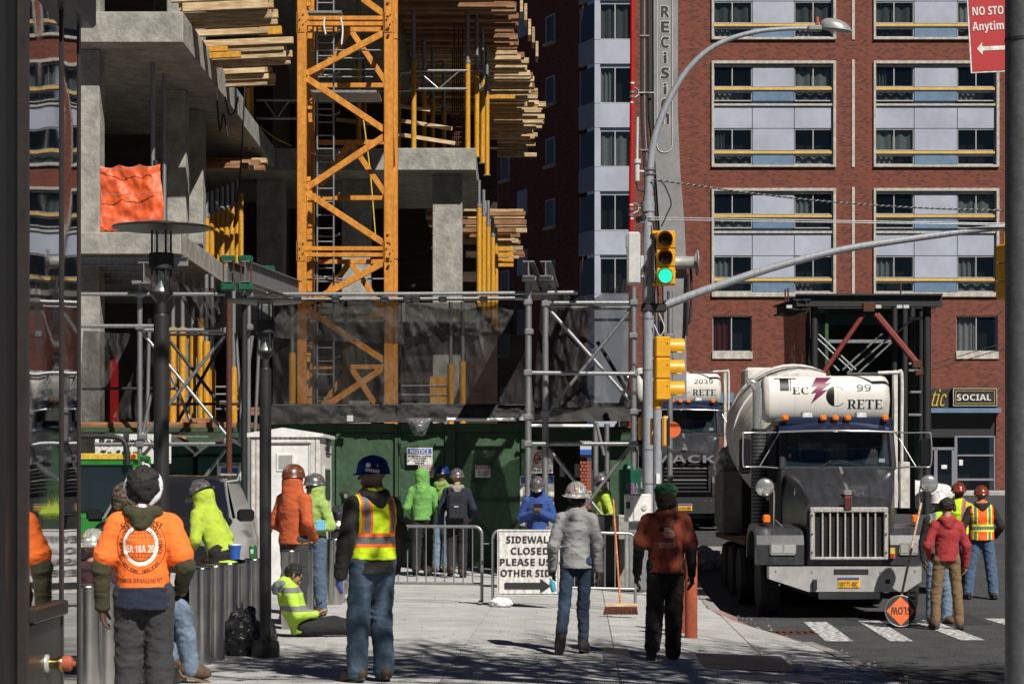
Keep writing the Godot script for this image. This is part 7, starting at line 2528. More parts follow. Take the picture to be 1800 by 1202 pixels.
func head_shape(beard: bool) -> MB:
	var key := "head" + str(beard)
	if not cache.has(key):
		var f := Field.new()
		f.bone(Vector3(0, 0.035, 0.018), Vector3(0, 0.03, -0.012), 0.084, 0.078, 0.03, 0.93)
		f.bone(Vector3(0, -0.02, -0.02), Vector3(0, -0.065, -0.045), 0.066, 0.046, 0.03, 1.0)
		f.bone(Vector3(0, 0.0, -0.09), Vector3(0, -0.028, -0.112), 0.008, 0.013, 0.012)
		f.bone(Vector3(-0.03, 0.028, -0.082), Vector3(0.03, 0.028, -0.082), 0.012, 0.012, 0.015)
		f.bone(Vector3(-0.022, -0.06, -0.083), Vector3(0.022, -0.06, -0.083), 0.011, 0.011, 0.012)
		for s in [-1, 1]:
			f.bone(Vector3(0.083 * s, 0.012, 0.012), Vector3(0.088 * s, -0.022, 0.006), 0.014, 0.01, 0.008)
			f.bone(Vector3(0.045 * s, -0.02, -0.062), Vector3(0.04 * s, -0.03, -0.06), 0.022, 0.02, 0.03)
		f.bone(Vector3(0, -0.06, 0.018), Vector3(0, -0.19, 0.035), 0.055, 0.06, 0.02)
		f.cut(Vector3(-0.032, 0.004, -0.112), Vector3(-0.032, 0.004, -0.1), 0.017)
		f.cut(Vector3(0.032, 0.004, -0.112), Vector3(0.032, 0.004, -0.1), 0.017)
		f.run(0.0075, 0.0, noise, Vector3.ZERO)
		var mb := MB.new()
		f.into(mb)
		for p in mb.v:
			var col := Color(1, 1, 1)
			if p.z < -0.05:
				for s in [-1, 1]:
					var e := Vector2(p.x - 0.032 * s, p.y - 0.003)
					if e.length() < 0.011: col = Color(0.12, 0.1, 0.1)
					if absf(p.y - 0.03) < 0.007 and absf(p.x - 0.034 * s) < 0.022: col = Color(0.14, 0.1, 0.08)
				if absf(p.y + 0.062) < 0.009 and absf(p.x) < 0.026: col = Color(0.75, 0.5, 0.48)
			if beard and p.z < 0.0 and p.y < -0.042 and p.y > -0.13 and not (absf(p.y + 0.062) < 0.007 and absf(p.x) < 0.022): col = Color(0.1, 0.08, 0.07)
			mb.c.append(col)
		cache[key] = mb
	return cache[key]


func add_into(dst: MB, src: MB, xf: Transform3D) -> void:
	var s := dst.v.size()
	for k in src.v.size():
		dst.v.append(xf * src.v[k])
		dst.n.append((xf.basis * src.n[k]).normalized())
		dst.c.append(src.c[k])
	for k in src.i: dst.i.append(k + s)


func hand(mb: MB, wrist: Vector3, dir: Vector3, palm: Vector3, side: float, curl: float) -> void:
	# palm, four fingers of three joints, a thumb off the side; dir: along the hand, palm: the way it faces
	var n0 := mb.v.size()
	dir = dir.normalized()
	palm = (palm - dir * palm.dot(dir)).normalized()
	var across := dir.cross(palm).normalized() * side
	mb.tube([wrist - dir * 0.03, wrist + dir * 0.02, wrist + dir * 0.06, wrist + dir * 0.092], [0.027, 0.034, 0.04, 0.034], 10, true, 0.55)
	var lens := [0.072, 0.082, 0.077, 0.06]
	for k in 4:
		var base := wrist + dir * (0.084 - 0.004 * absf(k - 1.2)) + across * (0.03 - 0.02 * k)
		var d := dir
		var p := base
		var pts := [base]
		for j in 3:
			d = (d * cos(curl) + palm * sin(curl)).normalized()
			p += d * lens[k] * [0.45, 0.32, 0.23][j]
			pts.append(p)
		mb.tube(pts, [0.0098, 0.0095, 0.0088, 0.007], 6)
	var tb := wrist + dir * 0.03 + across * 0.03
	var td := (dir * 0.6 + across * 0.75 + palm * 0.35).normalized()
	var t2 := (dir * 0.9 + palm * (0.3 + curl * 0.4) + across * 0.15).normalized()
	mb.tube([tb, tb + td * 0.035, tb + td * 0.035 + t2 * 0.03, tb + td * 0.035 + t2 * 0.054], [0.014, 0.012, 0.0105, 0.008], 6)
	for k in mb.v.size() - n0: mb.c.append(Color(1, 1, 1))


func hard_hat(par: Node3D, xf: Transform3D, m: Material, full := false) -> MeshInstance3D:
	var key := "hat" + str(full)
	if not cache.has(key):
		var mb := MB.new()
		var rows := []
		for r in 10:
			var u := r / 9.0
			var row := []
			for j in 32:
				var a := -TAU * j / 32.0
				var fx := cos(a)
				var fz := sin(a)
				var front := clampf(-fz, 0, 1)
				if r == 0: row.append(Vector3(fx * 0.125 + fx * (0.022 if full else 0.004), -0.012 - 0.008 * front, fz * 0.142 + fz * (0.026 if full else 0.004) - 0.04 * front * front))
				elif r == 1: row.append(Vector3(fx * 0.122, 0.0, fz * 0.14))
				else:
					var e := (u - 0.111) / 0.889 * PI / 2
					row.append(Vector3(fx * 0.12 * cos(e), 0.138 * sin(e), fz * 0.138 * cos(e)))
			rows.append(row)
		mb.grid(rows, true)
		for x in [-0.03, 0.0, 0.03]:
			var pts := []
			for k in 9:
				var e := lerpf(0.5, PI - 0.5, k / 8.0)
				pts.append(Vector3(x, 0.136 * sin(e) * (1.0 - x * x * 30.0), -0.138 * cos(e)))
			mb.tube(pts, 0.007, 6)
		mb.uv.clear()
		cache[key] = mb.mesh()
	return obj("hard_hat", cache[key], m, par, xf)


func person(q: Dictionary) -> Node3D:
	var s: float = q.get("H", 1.75) / 1.75
	var gth: float = q.get("girth", 1.0) * 0.95
	var d: float = q.d
	var gx: float = (q.px - 900.0) * d / F
	var gy: float = q.get("y", walk_y(gx, d) if not q.get("road", false) else road_y(d))
	W = Transform3D(Basis(Vector3.UP, deg_to_rad(q.get("yaw", 0.0))), Vector3(gx, gy, -d))
	var who := thing("person", q.label, "person", Vector3.ZERO, q.get("group", ""))
	var cell: float = q.get("cell", 0.0155)
	var off := Vector3(d * 1.7, q.px * 0.01, d)
	var hip: Vector3 = Vector3(0, 0.95, 0) + q.get("hip", Vector3.ZERO)
	var ln: Vector3 = q.get("lean", Vector3.ZERO)
	var up := Vector3(ln.x, 1.0, ln.z).normalized()
	var waist := hip + up * 0.15
	var chest := hip + up * 0.35
	var shm := hip + up * 0.465
	var neck := hip + up * 0.52
	var headc = neck + up * 0.07 + Vector3(0, 0.10, 0) + q.get("head_off", Vector3.ZERO)
	var twist: float = deg_to_rad(q.get("twist", 0.0))
	var across := Vector3.RIGHT.rotated(Vector3.UP, twist)
	var hb := Basis(Vector3.UP, deg_to_rad(q.get("head_yaw", 0.0))) * Basis(Vector3.RIGHT, deg_to_rad(q.get("head_pitch", 0.0)))
	var arms: Array = q.get("arms", [[Vector3(0.06, -0.28, 0.03), Vector3(0.075, -0.53, -0.05)], [Vector3(0.06, -0.28, 0.03), Vector3(0.075, -0.53, -0.05)]])
	var legs: Array = q.get("legs", [[Vector3(0.01, -0.43, -0.015), Vector3(0.02, -0.86, 0.02)], [Vector3(0.01, -0.43, -0.015), Vector3(0.02, -0.86, 0.02)]])
	var toes: Array = q.get("toes", [Vector3(0.03, -0.045, -0.15), Vector3(0.03, -0.045, -0.15)])
	var J := {}
	for k in 2:
		var sg := 1.0 if k == 0 else -1.0
		var sh := shm + across * sg * 0.165 * lerpf(1.0, gth, 0.5) - up * 0.022
		var e: Vector3 = arms[k][0] * Vector3(sg, 1, 1)
		var w: Vector3 = arms[k][1] * Vector3(sg, 1, 1)
		var hp := hip + Vector3(0.09 * sg, -0.01, 0)
		var kn: Vector3 = legs[k][0] * Vector3(sg, 1, 1)
		var an: Vector3 = legs[k][1] * Vector3(sg, 1, 1)
		var to: Vector3 = toes[k] * Vector3(sg, 1, 1)
		J[k] = {"sh": sh * s, "el": (sh + e) * s, "wr": (sh + w) * s, "hp": hp * s, "kn": (hp + kn) * s, "an": (hp + an) * s, "toe": (hp + an + to) * s, "sg": sg}
	hip *= s
	waist *= s
	chest *= s
	shm *= s
	neck *= s
	headc *= s
	var hx := Transform3D(hb.scaled(Vector3.ONE * s), headc)
	# body: coarse under the clothes, fine head and hands, one mesh
	var bf := Field.new()
	bf.bone(hip, chest, 0.1 * s, 0.11 * s, 0.05, 1.3)
	bf.bone(chest, neck, 0.1 * s, 0.05 * s, 0.05, 1.2)
	for k in 2:
		var j: Dictionary = J[k]
		bf.bone(shm, j.sh, 0.05 * s, 0.05 * s, 0.04)
		bf.bone(j.sh, j.el, 0.045 * s, 0.037 * s, 0.02)
		bf.bone(j.el, j.wr, 0.038 * s, 0.027 * s, 0.02)
		bf.bone(j.hp, j.kn, 0.07 * s, 0.05 * s, 0.03)
		bf.bone(j.kn, j.an, 0.045 * s, 0.035 * s, 0.02)
	bf.run(0.024, 0.0, noise, Vector3.ZERO)
	var body := MB.new()
	bf.into(body)
	for k in body.v.size(): body.c.append(Color(1, 1, 1))
	add_into(body, head_shape(q.get("beard", false)), hx * Transform3D(Basis.from_scale(Vector3.ONE * 1.04), Vector3.ZERO))
	for k in 2:
		var j: Dictionary = J[k]
		var hd: Vector3 = (j.wr - j.el).normalized()
		var pm: Vector3 = q.get("palms", [Vector3(-1, 0, 0), Vector3(-1, 0, 0)])[k] * Vector3(j.sg, 1, 1)
		var hdir = q.get("hand_dir", [null, null])[k]
		if hdir != null: hd = hdir * Vector3(j.sg, 1, 1)
		hand(body, j.wr, hd, pm, j.sg, q.get("curl", [0.35, 0.35])[k])
	var skin := mat(lin(0.34, 0.19, 0.13) if not q.has("skin") else q.skin, 0.55)
	skin.vertex_color_use_as_albedo = true
	obj("body", body.mesh(), skin, who)
	# gloves: the hand again, a little larger
	for k in 2:
		var gl = q.get("gloves", [null, null])[k]
		if gl != null:
			var j: Dictionary = J[k]
			var gm := MB.new()
			hand(gm, Vector3.ZERO, j.wr - j.el, q.get("palms", [Vector3(-1, 0, 0), Vector3(-1, 0, 0)])[k] * Vector3(j.sg, 1, 1), j.sg, q.get("curl", [0.35, 0.35])[k])
			gm.c.clear()
			gm.uv.clear()
			obj("glove", gm.mesh(), gl, who, Transform3D(Basis.from_scale(Vector3.ONE * 1.16), j.wr - (j.wr - j.el).normalized() * 0.006))
	# trousers
	var pf := Field.new()
	pf.bone(J[0].hp + Vector3(-0.02, 0.02, 0) * s, J[1].hp + Vector3(0.02, 0.02, 0) * s, 0.104 * s * gth, 0.104 * s * gth, 0.05, 1.04)
	pf.bone(hip, waist, 0.130 * s * gth, 0.128 * s * gth, 0.05, 1.22)
	var lw: float = q.get("leg_w", 1.0)
	for k in 2:
		var j: Dictionary = J[k]
		pf.bone(j.hp, j.kn, 0.096 * s * lw, 0.078 * s * lw, 0.04)
		pf.bone(j.kn, j.an + (j.kn - j.an).normalized() * q.get("cuff", 0.0), 0.082 * s * lw, 0.07 * s * lw, 0.02)
	obj("trousers", field_mesh(pf, cell, 0.0075, off), q.pants, who)
	# boots
	for k in 2:
		var j: Dictionary = J[k]
		var ft := Field.new()
		var fd: Vector3 = (j.toe - j.an)
		var shin: Vector3 = (j.kn - j.an).normalized()
		var nrm := (shin - fd.normalized() * shin.dot(fd.normalized())).normalized()
		ft.bone(j.an + shin * 0.09 * s, j.an, 0.052 * s, 0.052 * s, 0.03)
		ft.bone(j.an - fd.normalized() * 0.045 * s - nrm * 0.02 * s, j.an + fd * 0.5, 0.05 * s, 0.05 * s, 0.03)
		ft.bone(j.an + fd * 0.4, j.toe - fd.normalized() * 0.02, 0.05 * s, 0.042 * s, 0.03)
		ft.below(j.an - nrm * 0.075 * s, nrm)
		var bt := obj("boot", field_mesh(ft, 0.011, 0.003, off), q.get("boots", M.boot), who)
		var so := MB.new()
		var fdn := fd.normalized()
		var sd := fdn.cross(nrm)
		var hl: Vector3 = j.an - nrm * 0.078 * s
		var ring := []
		for a in 16:
			var an := TAU * a / 16.0
			ring.append(hl + fdn * (fd.length() * 0.42 + cos(an) * (fd.length() * 0.62 + 0.045 * s)) + sd * sin(an) * 0.05 * s)
		var r2 := []
		for p in ring: r2.append(p + nrm * 0.022 * s)
		so.grid([ring, r2], true)
		so.fan(ring, true)
		so.fan(r2)
		so.uv.clear()
		obj("sole", so.mesh(), q.get("sole", M.black), bt)
	# upper garments, inner first
	for u in q.upper:
		var f := Field.new()
		var w: float = u.get("w", 0.0)
		var hem: float = u.get("hem", -0.06)
		if u.get("torso", true):
			f.bone(hip + up * (minf(hem, -0.02) - 0.03) * s, waist, (0.172 + w) * s * gth, (0.146 + w) * s * gth, 0.05, 1.2)
			f.bone(waist, chest, (0.144 + w) * s * gth, (0.158 + w) * s * gth, 0.05, 1.2)
			f.bone(chest, shm + up * 0.02 * s, (0.156 + w) * s * gth, (0.095 + w) * s, 0.05, 1.15)
			f.bone(shm - up * 0.01 * s, neck + up * 0.02 * s, (0.095 + w) * s, (0.066 + w) * s, 0.06, 1.0)
			f.bone(shm.lerp(J[0].sh, u.get("sh", 0.95)), shm.lerp(J[1].sh, u.get("sh", 0.95)), (0.058 + w) * s, (0.058 + w) * s, 0.06)
			f.below(hip + up * hem * s, up)
			if u.get("belt", false): f.below(hip + up * 0.05 * s, -up)
		var sl: float = u.get("sleeve", 1.0)
		for k in 2:
			var j: Dictionary = J[k]
			if sl > 0.0:
				var aw: float = (u.get("arm", 0.061) + w) * s
				if sl >= 1.0:
					f.bone(j.sh, j.el, aw, aw * 0.84, 0.035)
					f.bone(j.el, j.wr, aw * 0.86, aw * 0.66, 0.02)
				else:
					f.bone(j.sh, j.sh.lerp(j.el, sl * 2.0), aw, aw * 1.02, 0.035)
			elif u.get("vest", false):
				f.cut(j.sh + (j.sh - shm) * 0.42 + Vector3(0, 0.03, 0), j.sh.lerp(j.el, 0.35) + (j.sh - shm) * 0.42, 0.098 * s)
		if u.get("neck_cut", false): f.cut(neck + up * 0.075 * s, headc, 0.08 * s)
		var hood: String = u.get("hood", "")
		if hood == "down":
			var bk := Vector3(0, 0, 1)
			for e in [-1, 1]:
				f.bone(neck + (bk * 0.045 + Vector3(0.085 * e, 0.02, 0)) * s, neck + (bk * 0.10 + Vector3(0.02 * e, -0.01, 0)) * s, 0.034 * s, 0.046 * s, 0.03)
				f.bone(neck + (bk * 0.10 + Vector3(0.05 * e, 0.0, 0)) * s, neck + (bk * 0.115 + Vector3(0.012 * e, -0.07, 0)) * s, 0.036 * s, 0.036 * s, 0.03)
				f.bone(neck + Vector3(0.085 * e, 0.01, 0.045) * s, neck + Vector3(0.05 * e, -0.05, -0.09) * s, 0.034 * s, 0.028 * s, 0.03)
		elif hood == "up":
			if q.has("hat"): f.bone(headc + hb * Vector3(0, -0.01, 0.025) * s, headc + hb * Vector3(0, -0.05, 0.02) * s, 0.106 * s, 0.104 * s, 0.04)
			else: f.bone(headc + hb * Vector3(0, 0.03, 0.03) * s, headc + hb * Vector3(0, -0.05, 0.02) * s, 0.120 * s, 0.110 * s, 0.04)
			f.bone(headc + hb * Vector3(0, -0.06, 0.02) * s, neck + Vector3(0, -0.03, 0.02) * s, 0.104 * s, 0.118 * s, 0.05)
			f.bone(neck + Vector3(0, 0.0, 0.06) * s, shm + Vector3(0, -0.03, 0.06) * s, 0.07 * s, 0.08 * s, 0.06)
			f.cut(headc + hb * Vector3(0, 0.015, -0.13) * s, headc + hb * Vector3(0, -0.045, -0.13) * s, 0.09 * s)
		var rect = null
		if u.has("print"): rect = Rect2(-0.32 * s, 0.86 * s, 0.64 * s, 0.74 * s)
		obj(u.name, field_mesh(f, cell, u.get("wrinkle", 0.0065), off + Vector3(0, 3.0, 0), rect), u.m, who)
	# head gear
	if q.has("hat"):
		var hat := hard_hat(who, hx * Transform3D(Basis(Vector3.UP, deg_to_rad(q.get("hat_yaw", 0.0))) * Basis(Vector3.RIGHT, q.get("hat_tilt", 0.0)), Vector3(0, 0.018, 0.004)), q.hat, q.get("full_brim", false))
	if q.has("hair"):
		blob(who, "hair", headc + hb * q.get("hair_at", Vector3(0, 0.04, 0.018)) * s, q.get("hair_r", Vector3(0.095, 0.095, 0.105)) * s, 2.0, q.hair)
	return who


func vest_print(main: Color, edge: Color, below_band: bool) -> Image:
	var im := Image.create(512, 512, false, Image.FORMAT_RGB8)
	im.fill(main)
	var grey := Color(0.40, 0.40, 0.42)
	# 512 px = 0.64 m across and 0.74 m high, top at 1.60 m
	for x in [256 - 88, 256 + 88]:
		im.fill_rect(Rect2i(x - 31, 0, 62, 512 if below_band else 300), edge)
		im.fill_rect(Rect2i(x - 17, 0, 34, 512 if below_band else 300), grey)
	im.fill_rect(Rect2i(0, 290, 512, 78), edge)
	im.fill_rect(Rect2i(0, 309, 512, 40), grey)
	return im


func people() -> void:
	M.boot = mat(lin(0.055, 0.032, 0.02), 0.75, 0, "cloth", 4.0)
	M.boot_dark = mat(lin(0.018, 0.015, 0.013), 0.8, 0, "cloth", 4.0)
	M.boot_tan = mat(lin(0.10, 0.055, 0.03), 0.75, 0, "cloth", 4.0)
	var jeans := cloth(0.075, 0.12, 0.19)
	var jeans_light := cloth(0.17, 0.24, 0.34)
	var jeans_deep := cloth(0.022, 0.045, 0.085)
	var black := cloth(0.014, 0.014, 0.016)
	var charcoal := cloth(0.036, 0.036, 0.04)
	var lime := cloth(0.42, 0.56, 0.05)
	var lime_soft := cloth(0.33, 0.47, 0.12)
	var green := cloth(0.15, 0.38, 0.09)
	var olive := cloth(0.045, 0.043, 0.018)
	var olive_lime := cloth(0.20, 0.22, 0.045)
	var orange := cloth(0.50, 0.095, 0.025)
	var navy := cloth(0.012, 0.018, 0.04)
	var blue := cloth(0.028, 0.075, 0.28)
	var rustred := cloth(0.20, 0.042, 0.018)
	var red := cloth(0.36, 0.030, 0.035)
	var grey := cloth(0.30, 0.29, 0.29)
	var maroon := cloth(0.045, 0.012, 0.022)
	var khaki := cloth(0.20, 0.125, 0.062)
	var stick := mat(lin(0.9, 0.9, 0.9), 0.35, 0, "stickers", 4.2)
	var stick_dark := mat(lin(0.28, 0.28, 0.3), 0.3, 0, "stickers", 4.2)
	var hat_blue := mat(lin(0.007, 0.014, 0.085), 0.18)
	var hat_brown := mat(lin(0.19, 0.035, 0.018), 0.25, 0, "paint", 3.0)
	var hat_white := mat(lin(0.72, 0.72, 0.72), 0.3, 0, "paint", 3.0)
	var hat_royal := mat(lin(0.02, 0.08, 0.4), 0.3, 0, "stickers", 2.0)
	var dark_skin := lin(0.10, 0.055, 0.035)
	var hairm := mat(lin(0.012, 0.010, 0.009), 0.7, 0, "cloth", 6.0, "n_cloth", 1, 1.5)
	var hoodie := func(m: Material, hood := "down", extra := {}) -> Dictionary:
		var u := {"name": "hoodie", "m": m, "hood": hood, "w": 0.006, "hem": -0.03}
		u.merge(extra, true)
		return u
	var walk := [[Vector3(0.0, -0.42, -0.10), Vector3(0.0, -0.85, 0.03)], [Vector3(0.0, -0.43, 0.02), Vector3(0.0, -0.80, 0.22)]]
	var p: Node3D

	# the man in the orange shirt, seen from behind
	var im := Image.create(1024, 1024, false, Image.FORMAT_RGB8)
	var oc := lin(0.82, 0.155, 0.022)
	im.fill(oc)
	var ink := Color(0.22, 0.11, 0.05)
	var wh := Color(0.93, 0.9, 0.86)
	var cc := Vector2(512, 455)
	draw_arc_text(im, "SAFETY FIRST", Vector2(512, 720), 500, -PI / 2 - 0.46, -PI / 2 + 0.46, 54, ink)
	draw_ring(im, cc, 250, 250, 6, ink)
	draw_ring(im, cc, 166, 166, 34, wh)
	draw_arc_text(im, "CEMENT & CONCRETE WORKERS DISTRICT COUNCIL", cc, 218, PI * 0.86, TAU + PI * 0.14, 36, ink)
	draw_arc_text(im, "NEW YORK, NEW YORK", cc, 218, PI * 0.78, PI * 0.22, 32, ink, true)
	draw_arc_text(im, "JUSTICE - HONOR - STRENGTH", cc, 166, PI * 1.06, TAU - PI * 0.06, 23, ink)
	for k in 5: draw_ring(im, cc, 147.0 * sin(PI * (k + 0.5) / 10.0), 147, 4, ink)
	for y in [-105, -70, -35, 35, 70, 105]:
		var hw := sqrt(147.0 * 147.0 - y * y)
		draw_line2(im, cc + Vector2(-hw, y), cc + Vector2(hw, y), 4, ink)
	im.fill_rect(Rect2i(int(cc.x) - 150, int(cc.y) - 36, 300, 72), oc)
	draw_text(im, "6A 18A 20", cc.x, cc.y, 62, 290, wh)
	draw_text(im, "LABOR MANAGEMENT", 512, 748, 44, 430, ink)
	var tee := image_mat(im, 0.9)
	p = person({"label": "person from behind in orange SAFETY FIRST shirt and olive sleeves", "px": 252, "d": 14.6, "H": 1.74, "girth": 1.06, "yaw": 0.0, "cell": 0.0115, "skin": dark_skin,
		"arms": [[Vector3(0.11, -0.26, 0.05), Vector3(0.06, -0.40, -0.14)], [Vector3(0.10, -0.27, 0.04), Vector3(0.10, -0.52, 0.0)]],
		"pants": charcoal, "boots": M.boot_dark, "leg_w": 1.1,
		"upper": [{"name": "hoodie", "m": olive, "hood": "down", "hem": -0.02, "arm": 0.070}, {"name": "shirt", "m": tee, "w": 0.012, "hem": 0.03, "sleeve": 0.36, "arm": 0.07, "print": true, "neck_cut": true, "wrinkle": 0.006},
			{"name": "tied_jacket", "m": navy, "w": 0.022, "hem": -0.09, "sleeve": 0.0, "sh": 0.1, "belt": true}],
		"hair": hairm, "hair_r": Vector3(0.1, 0.1, 0.11)})
	# white bandana tied round his black knit cap
	var bd := []
	var br := []
	for j in 25:
		var a := TAU * j / 24.0
		bd.append(Vector3(cos(a) * 0.108, 1.632 + sin(a) * 0.118, 0.015 - 0.03 * sin(a) + 0.004 * noise.get_noise_1d(j * 3.0)))
		br.append(0.019 + 0.006 * noise.get_noise_1d(j * 1.7 + 9.0))
	var bw := cloth(0.60, 0.61, 0.66)
	obj("bandana", tubem(bd, br, 10), bw, p)
	blob(p, "bandana_knot", Vector3(0.0, 1.505, 0.075), Vector3(0.034, 0.024, 0.03), 3.0, bw)
	blob(p, "bandana_peak", Vector3(0.01, 1.755, 0.0), Vector3(0.03, 0.03, 0.03), 5.0, bw)
	blob(p, "cap", Vector3(0, 1.635, 0.025), Vector3(0.104, 0.112, 0.10), 6.0, black)

	person({"label": "person in olive hoodie and camouflage hood leaning on bollards, leg crossed", "px": 240, "d": 18.6, "H": 1.74, "yaw": -62.0, "cell": 0.014, "hip": Vector3(0, -0.12, 0.0), "lean": Vector3(0, 0, 0.12),
		"legs": [[Vector3(0.02, -0.27, -0.36), Vector3(-0.02, -0.70, -0.44)], [Vector3(0.0, -0.22, -0.40), Vector3(-0.10, -0.60, -0.30)]], "toes": [Vector3(0.02, -0.05, -0.15), Vector3(-0.02, -0.12, -0.12)],
		"pants": jeans_light, "boots": M.boot_tan, "sole": mat(lin(0.16, 0.11, 0.07), 0.8), "head_yaw": 20.0,
		"upper": [hoodie.call(olive_lime, "down"), {"name": "balaclava", "m": mat(Color(1, 1, 1), 0.95, 0, "camo", 4.0), "torso": false, "sleeve": 0.0, "hood": "up"}]})
	person({"label": "person in maroon hoodie and sticker covered grey hard hat sitting low", "px": 158, "d": 18.6, "H": 1.7, "yaw": -20.0, "hip": Vector3(0, -0.48, 0.0), "lean": Vector3(0, 0, -0.1),
		"legs": [[Vector3(0.1, 0.05, -0.40), Vector3(0.1, -0.38, -0.36)], [Vector3(0.1, 0.05, -0.40), Vector3(0.1, -0.38, -0.36)]], "pants": jeans, "upper": [hoodie.call(maroon)], "hat": stick, "full_brim": true})
	person({"label": "person in fluorescent yellow hoodie bending over the steel bollards", "px": 384, "d": 24.0, "H": 1.74, "yaw": 62.0, "hip": Vector3(0, -0.04, 0.05), "lean": Vector3(0, 0, -0.55), "head_pitch": -28.0,
		"arms": [[Vector3(0.09, -0.24, 0.10), Vector3(0.02, -0.42, -0.06)], [Vector3(0.09, -0.26, 0.04), Vector3(0.0, -0.42, -0.14)]],
		"pants": black, "upper": [hoodie.call(lime, "up", {"w": 0.012})], "hat": stick_dark, "full_brim": true})
	person({"label": "person in dull orange hoodie and brown hard hat, hands in pocket", "px": 516, "d": 26.2, "H": 1.80, "girth": 1.08, "yaw": -38.0, "head_yaw": -10.0,
		"arms": [[Vector3(0.09, -0.26, 0.05), Vector3(-0.02, -0.42, -0.17)], [Vector3(0.09, -0.26, 0.05), Vector3(-0.02, -0.42, -0.17)]],
		"pants": charcoal, "upper": [hoodie.call(orange, "up", {"w": 0.014, "hem": -0.05})], "hat": mat(lin(0.35, 0.12, 0.07), 0.35, 0, "stickers", 3.6), "full_brim": false})
	p = person({"label": "person in pale lime hoodie carrying a small light blue box", "px": 552, "d": 27.8, "H": 1.70, "yaw": 140.0, "head_yaw": -20.0, "skin": dark_skin,
		"arms": [[Vector3(0.09, -0.26, 0.05), Vector3(0.02, -0.40, -0.12)], [Vector3(0.10, -0.26, 0.04), Vector3(-0.02, -0.30, -0.22)]],
		"pants": jeans, "upper": [hoodie.call(lime_soft, "up", {"w": 0.01})], "hat": stick_dark})
	W = NO
	var bx := thing("light_blue_box", "small light blue box held against a pale lime hoodie", "box", P(563, 932, 27.4))
	boxc(bx, "carton", P(563, 924, 27.35), Vector3(0.10, 0.11, 0.1), mat(lin(0.13, 0.42, 0.66), 0.5), 0.006)
	boxc(bx, "lid", P(563, 916, 27.35), Vector3(0.103, 0.02, 0.103), mat(lin(0.16, 0.48, 0.72), 0.5), 0.004)

	# seated on the pavement with a phone
	var jk := Image.create(512, 512, false, Image.FORMAT_RGB8)
	jk.fill(lin(0.36, 0.56, 0.05))
	for y in [150, 300]: jk.fill_rect(Rect2i(0, y, 512, 46), Color(0.45, 0.45, 0.45))
	p = person({"label": "person in lime reflective jacket sitting on the pavement with a phone", "px": 530, "d": 24.2, "H": 1.58, "yaw": -72.0, "y": -0.715, "lean": Vector3(0, 0, 0.42), "head_pitch": -34.0, "head_off": Vector3(0, -0.05, -0.12), "hip": Vector3(0, -0.03, 0.0),
		"legs": [[Vector3(0.03, -0.01, -0.44), Vector3(0.05, -0.05, -0.86)], [Vector3(0.03, 0.03, -0.43), Vector3(-0.02, -0.05, -0.84)]], "toes": [Vector3(0.04, 0.10, -0.12), Vector3(0.04, 0.10, -0.12)],
		"arms": [[Vector3(0.08, -0.26, -0.06), Vector3(-0.02, -0.26, -0.30)], [Vector3(0.08, -0.26, -0.06), Vector3(0.0, -0.40, -0.24)]], "palms": [Vector3(-0.3, 1, 0), Vector3(-1, 0, 0)],
		"pants": black, "boots": M.boot_dark, "skin": lin(0.30, 0.16, 0.10), "hair": hairm,
		"upper": [{"name": "jacket", "m": image_mat(jk, 0.85), "w": 0.016, "hem": -0.05, "print": true}, {"name": "hood", "m": cloth(0.16, 0.18, 0.20), "torso": false, "sleeve": 0.0, "hood": "down"}]})
	W = NO
	var ph := thing("mobile_phone", "black mobile phone in the hand of the seated person", "phone", P(562, 1061, 24.4))
	boxc(ph, "case", P(562, 1061, 24.35), Vector3(0.07, 0.012, 0.13), M.black_gloss, 0.005, Basis(Vector3.BACK, 0.5))
	boxc(ph, "screen", P(562, 1061, 24.35) + Vector3(-0.003, 0.007, 0), Vector3(0.062, 0.003, 0.12), M.frame_dark, 0.001, Basis(Vector3.BACK, 0.5))

	# the man in the yellow vest
	p = person({"label": "person in yellow reflective vest and dark blue hard hat looking aside", "px": 655, "d": 18.9, "H": 1.83, "girth": 1.08, "yaw": 30.0, "cell": 0.0115, "head_yaw": 46.0, "skin": dark_skin,
		"arms": [[Vector3(0.07, -0.28, 0.03), Vector3(0.06, -0.51, -0.08)], [Vector3(0.09, -0.28, 0.05), Vector3(0.10, -0.54, -0.04)]],
		"legs": [[Vector3(0.0, -0.43, -0.03), Vector3(0.0, -0.86, 0.02)], [Vector3(0.03, -0.43, -0.02), Vector3(0.05, -0.86, 0.0)]], "toes": [Vector3(0.03, -0.045, -0.15), Vector3(0.06, -0.045, -0.14)], "leg_w": 1.12,
		"pants": cloth(0.042, 0.075, 0.12), "boots": M.boot, "gloves": [null, mat(lin(0.10, 0.12, 0.42), 0.5)],
		"upper": [hoodie.call(cloth(0.016, 0.015, 0.013), "down", {"hem": -0.09, "arm": 0.074, "w": 0.008}), {"name": "reflective_vest", "m": image_mat(vest_print(Color(0.80, 0.92, 0.10), Color(0.95, 0.42, 0.12), false), 0.8), "w": 0.024, "hem": 0.02, "sleeve": 0.0, "vest": true, "sh": 0.8, "print": true, "neck_cut": true, "wrinkle": 0.006}],
		"hat": hat_blue, "hat_yaw": 0.0})
	W = Transform3D(Basis(Vector3.UP, deg_to_rad(30.0)), Vector3((655 - 900.0) * 18.9 / F, 0.0, -18.9))
	var hy := 1.83 / 1.75
	var hc := Vector3(0, 1.635 * hy, 0)
	var hb := Basis(Vector3.UP, deg_to_rad(46.0))
	ftext(p, "hat_lettering", "SHADEE", hc + hb * Vector3(-0.122, 0.04, 0.035) * hy, 0.12, 0.026, M.sign_white, "bold", hb * Basis(Vector3.UP, -PI / 2 + 0.25) * Basis(Vector3.BACK, -0.15))
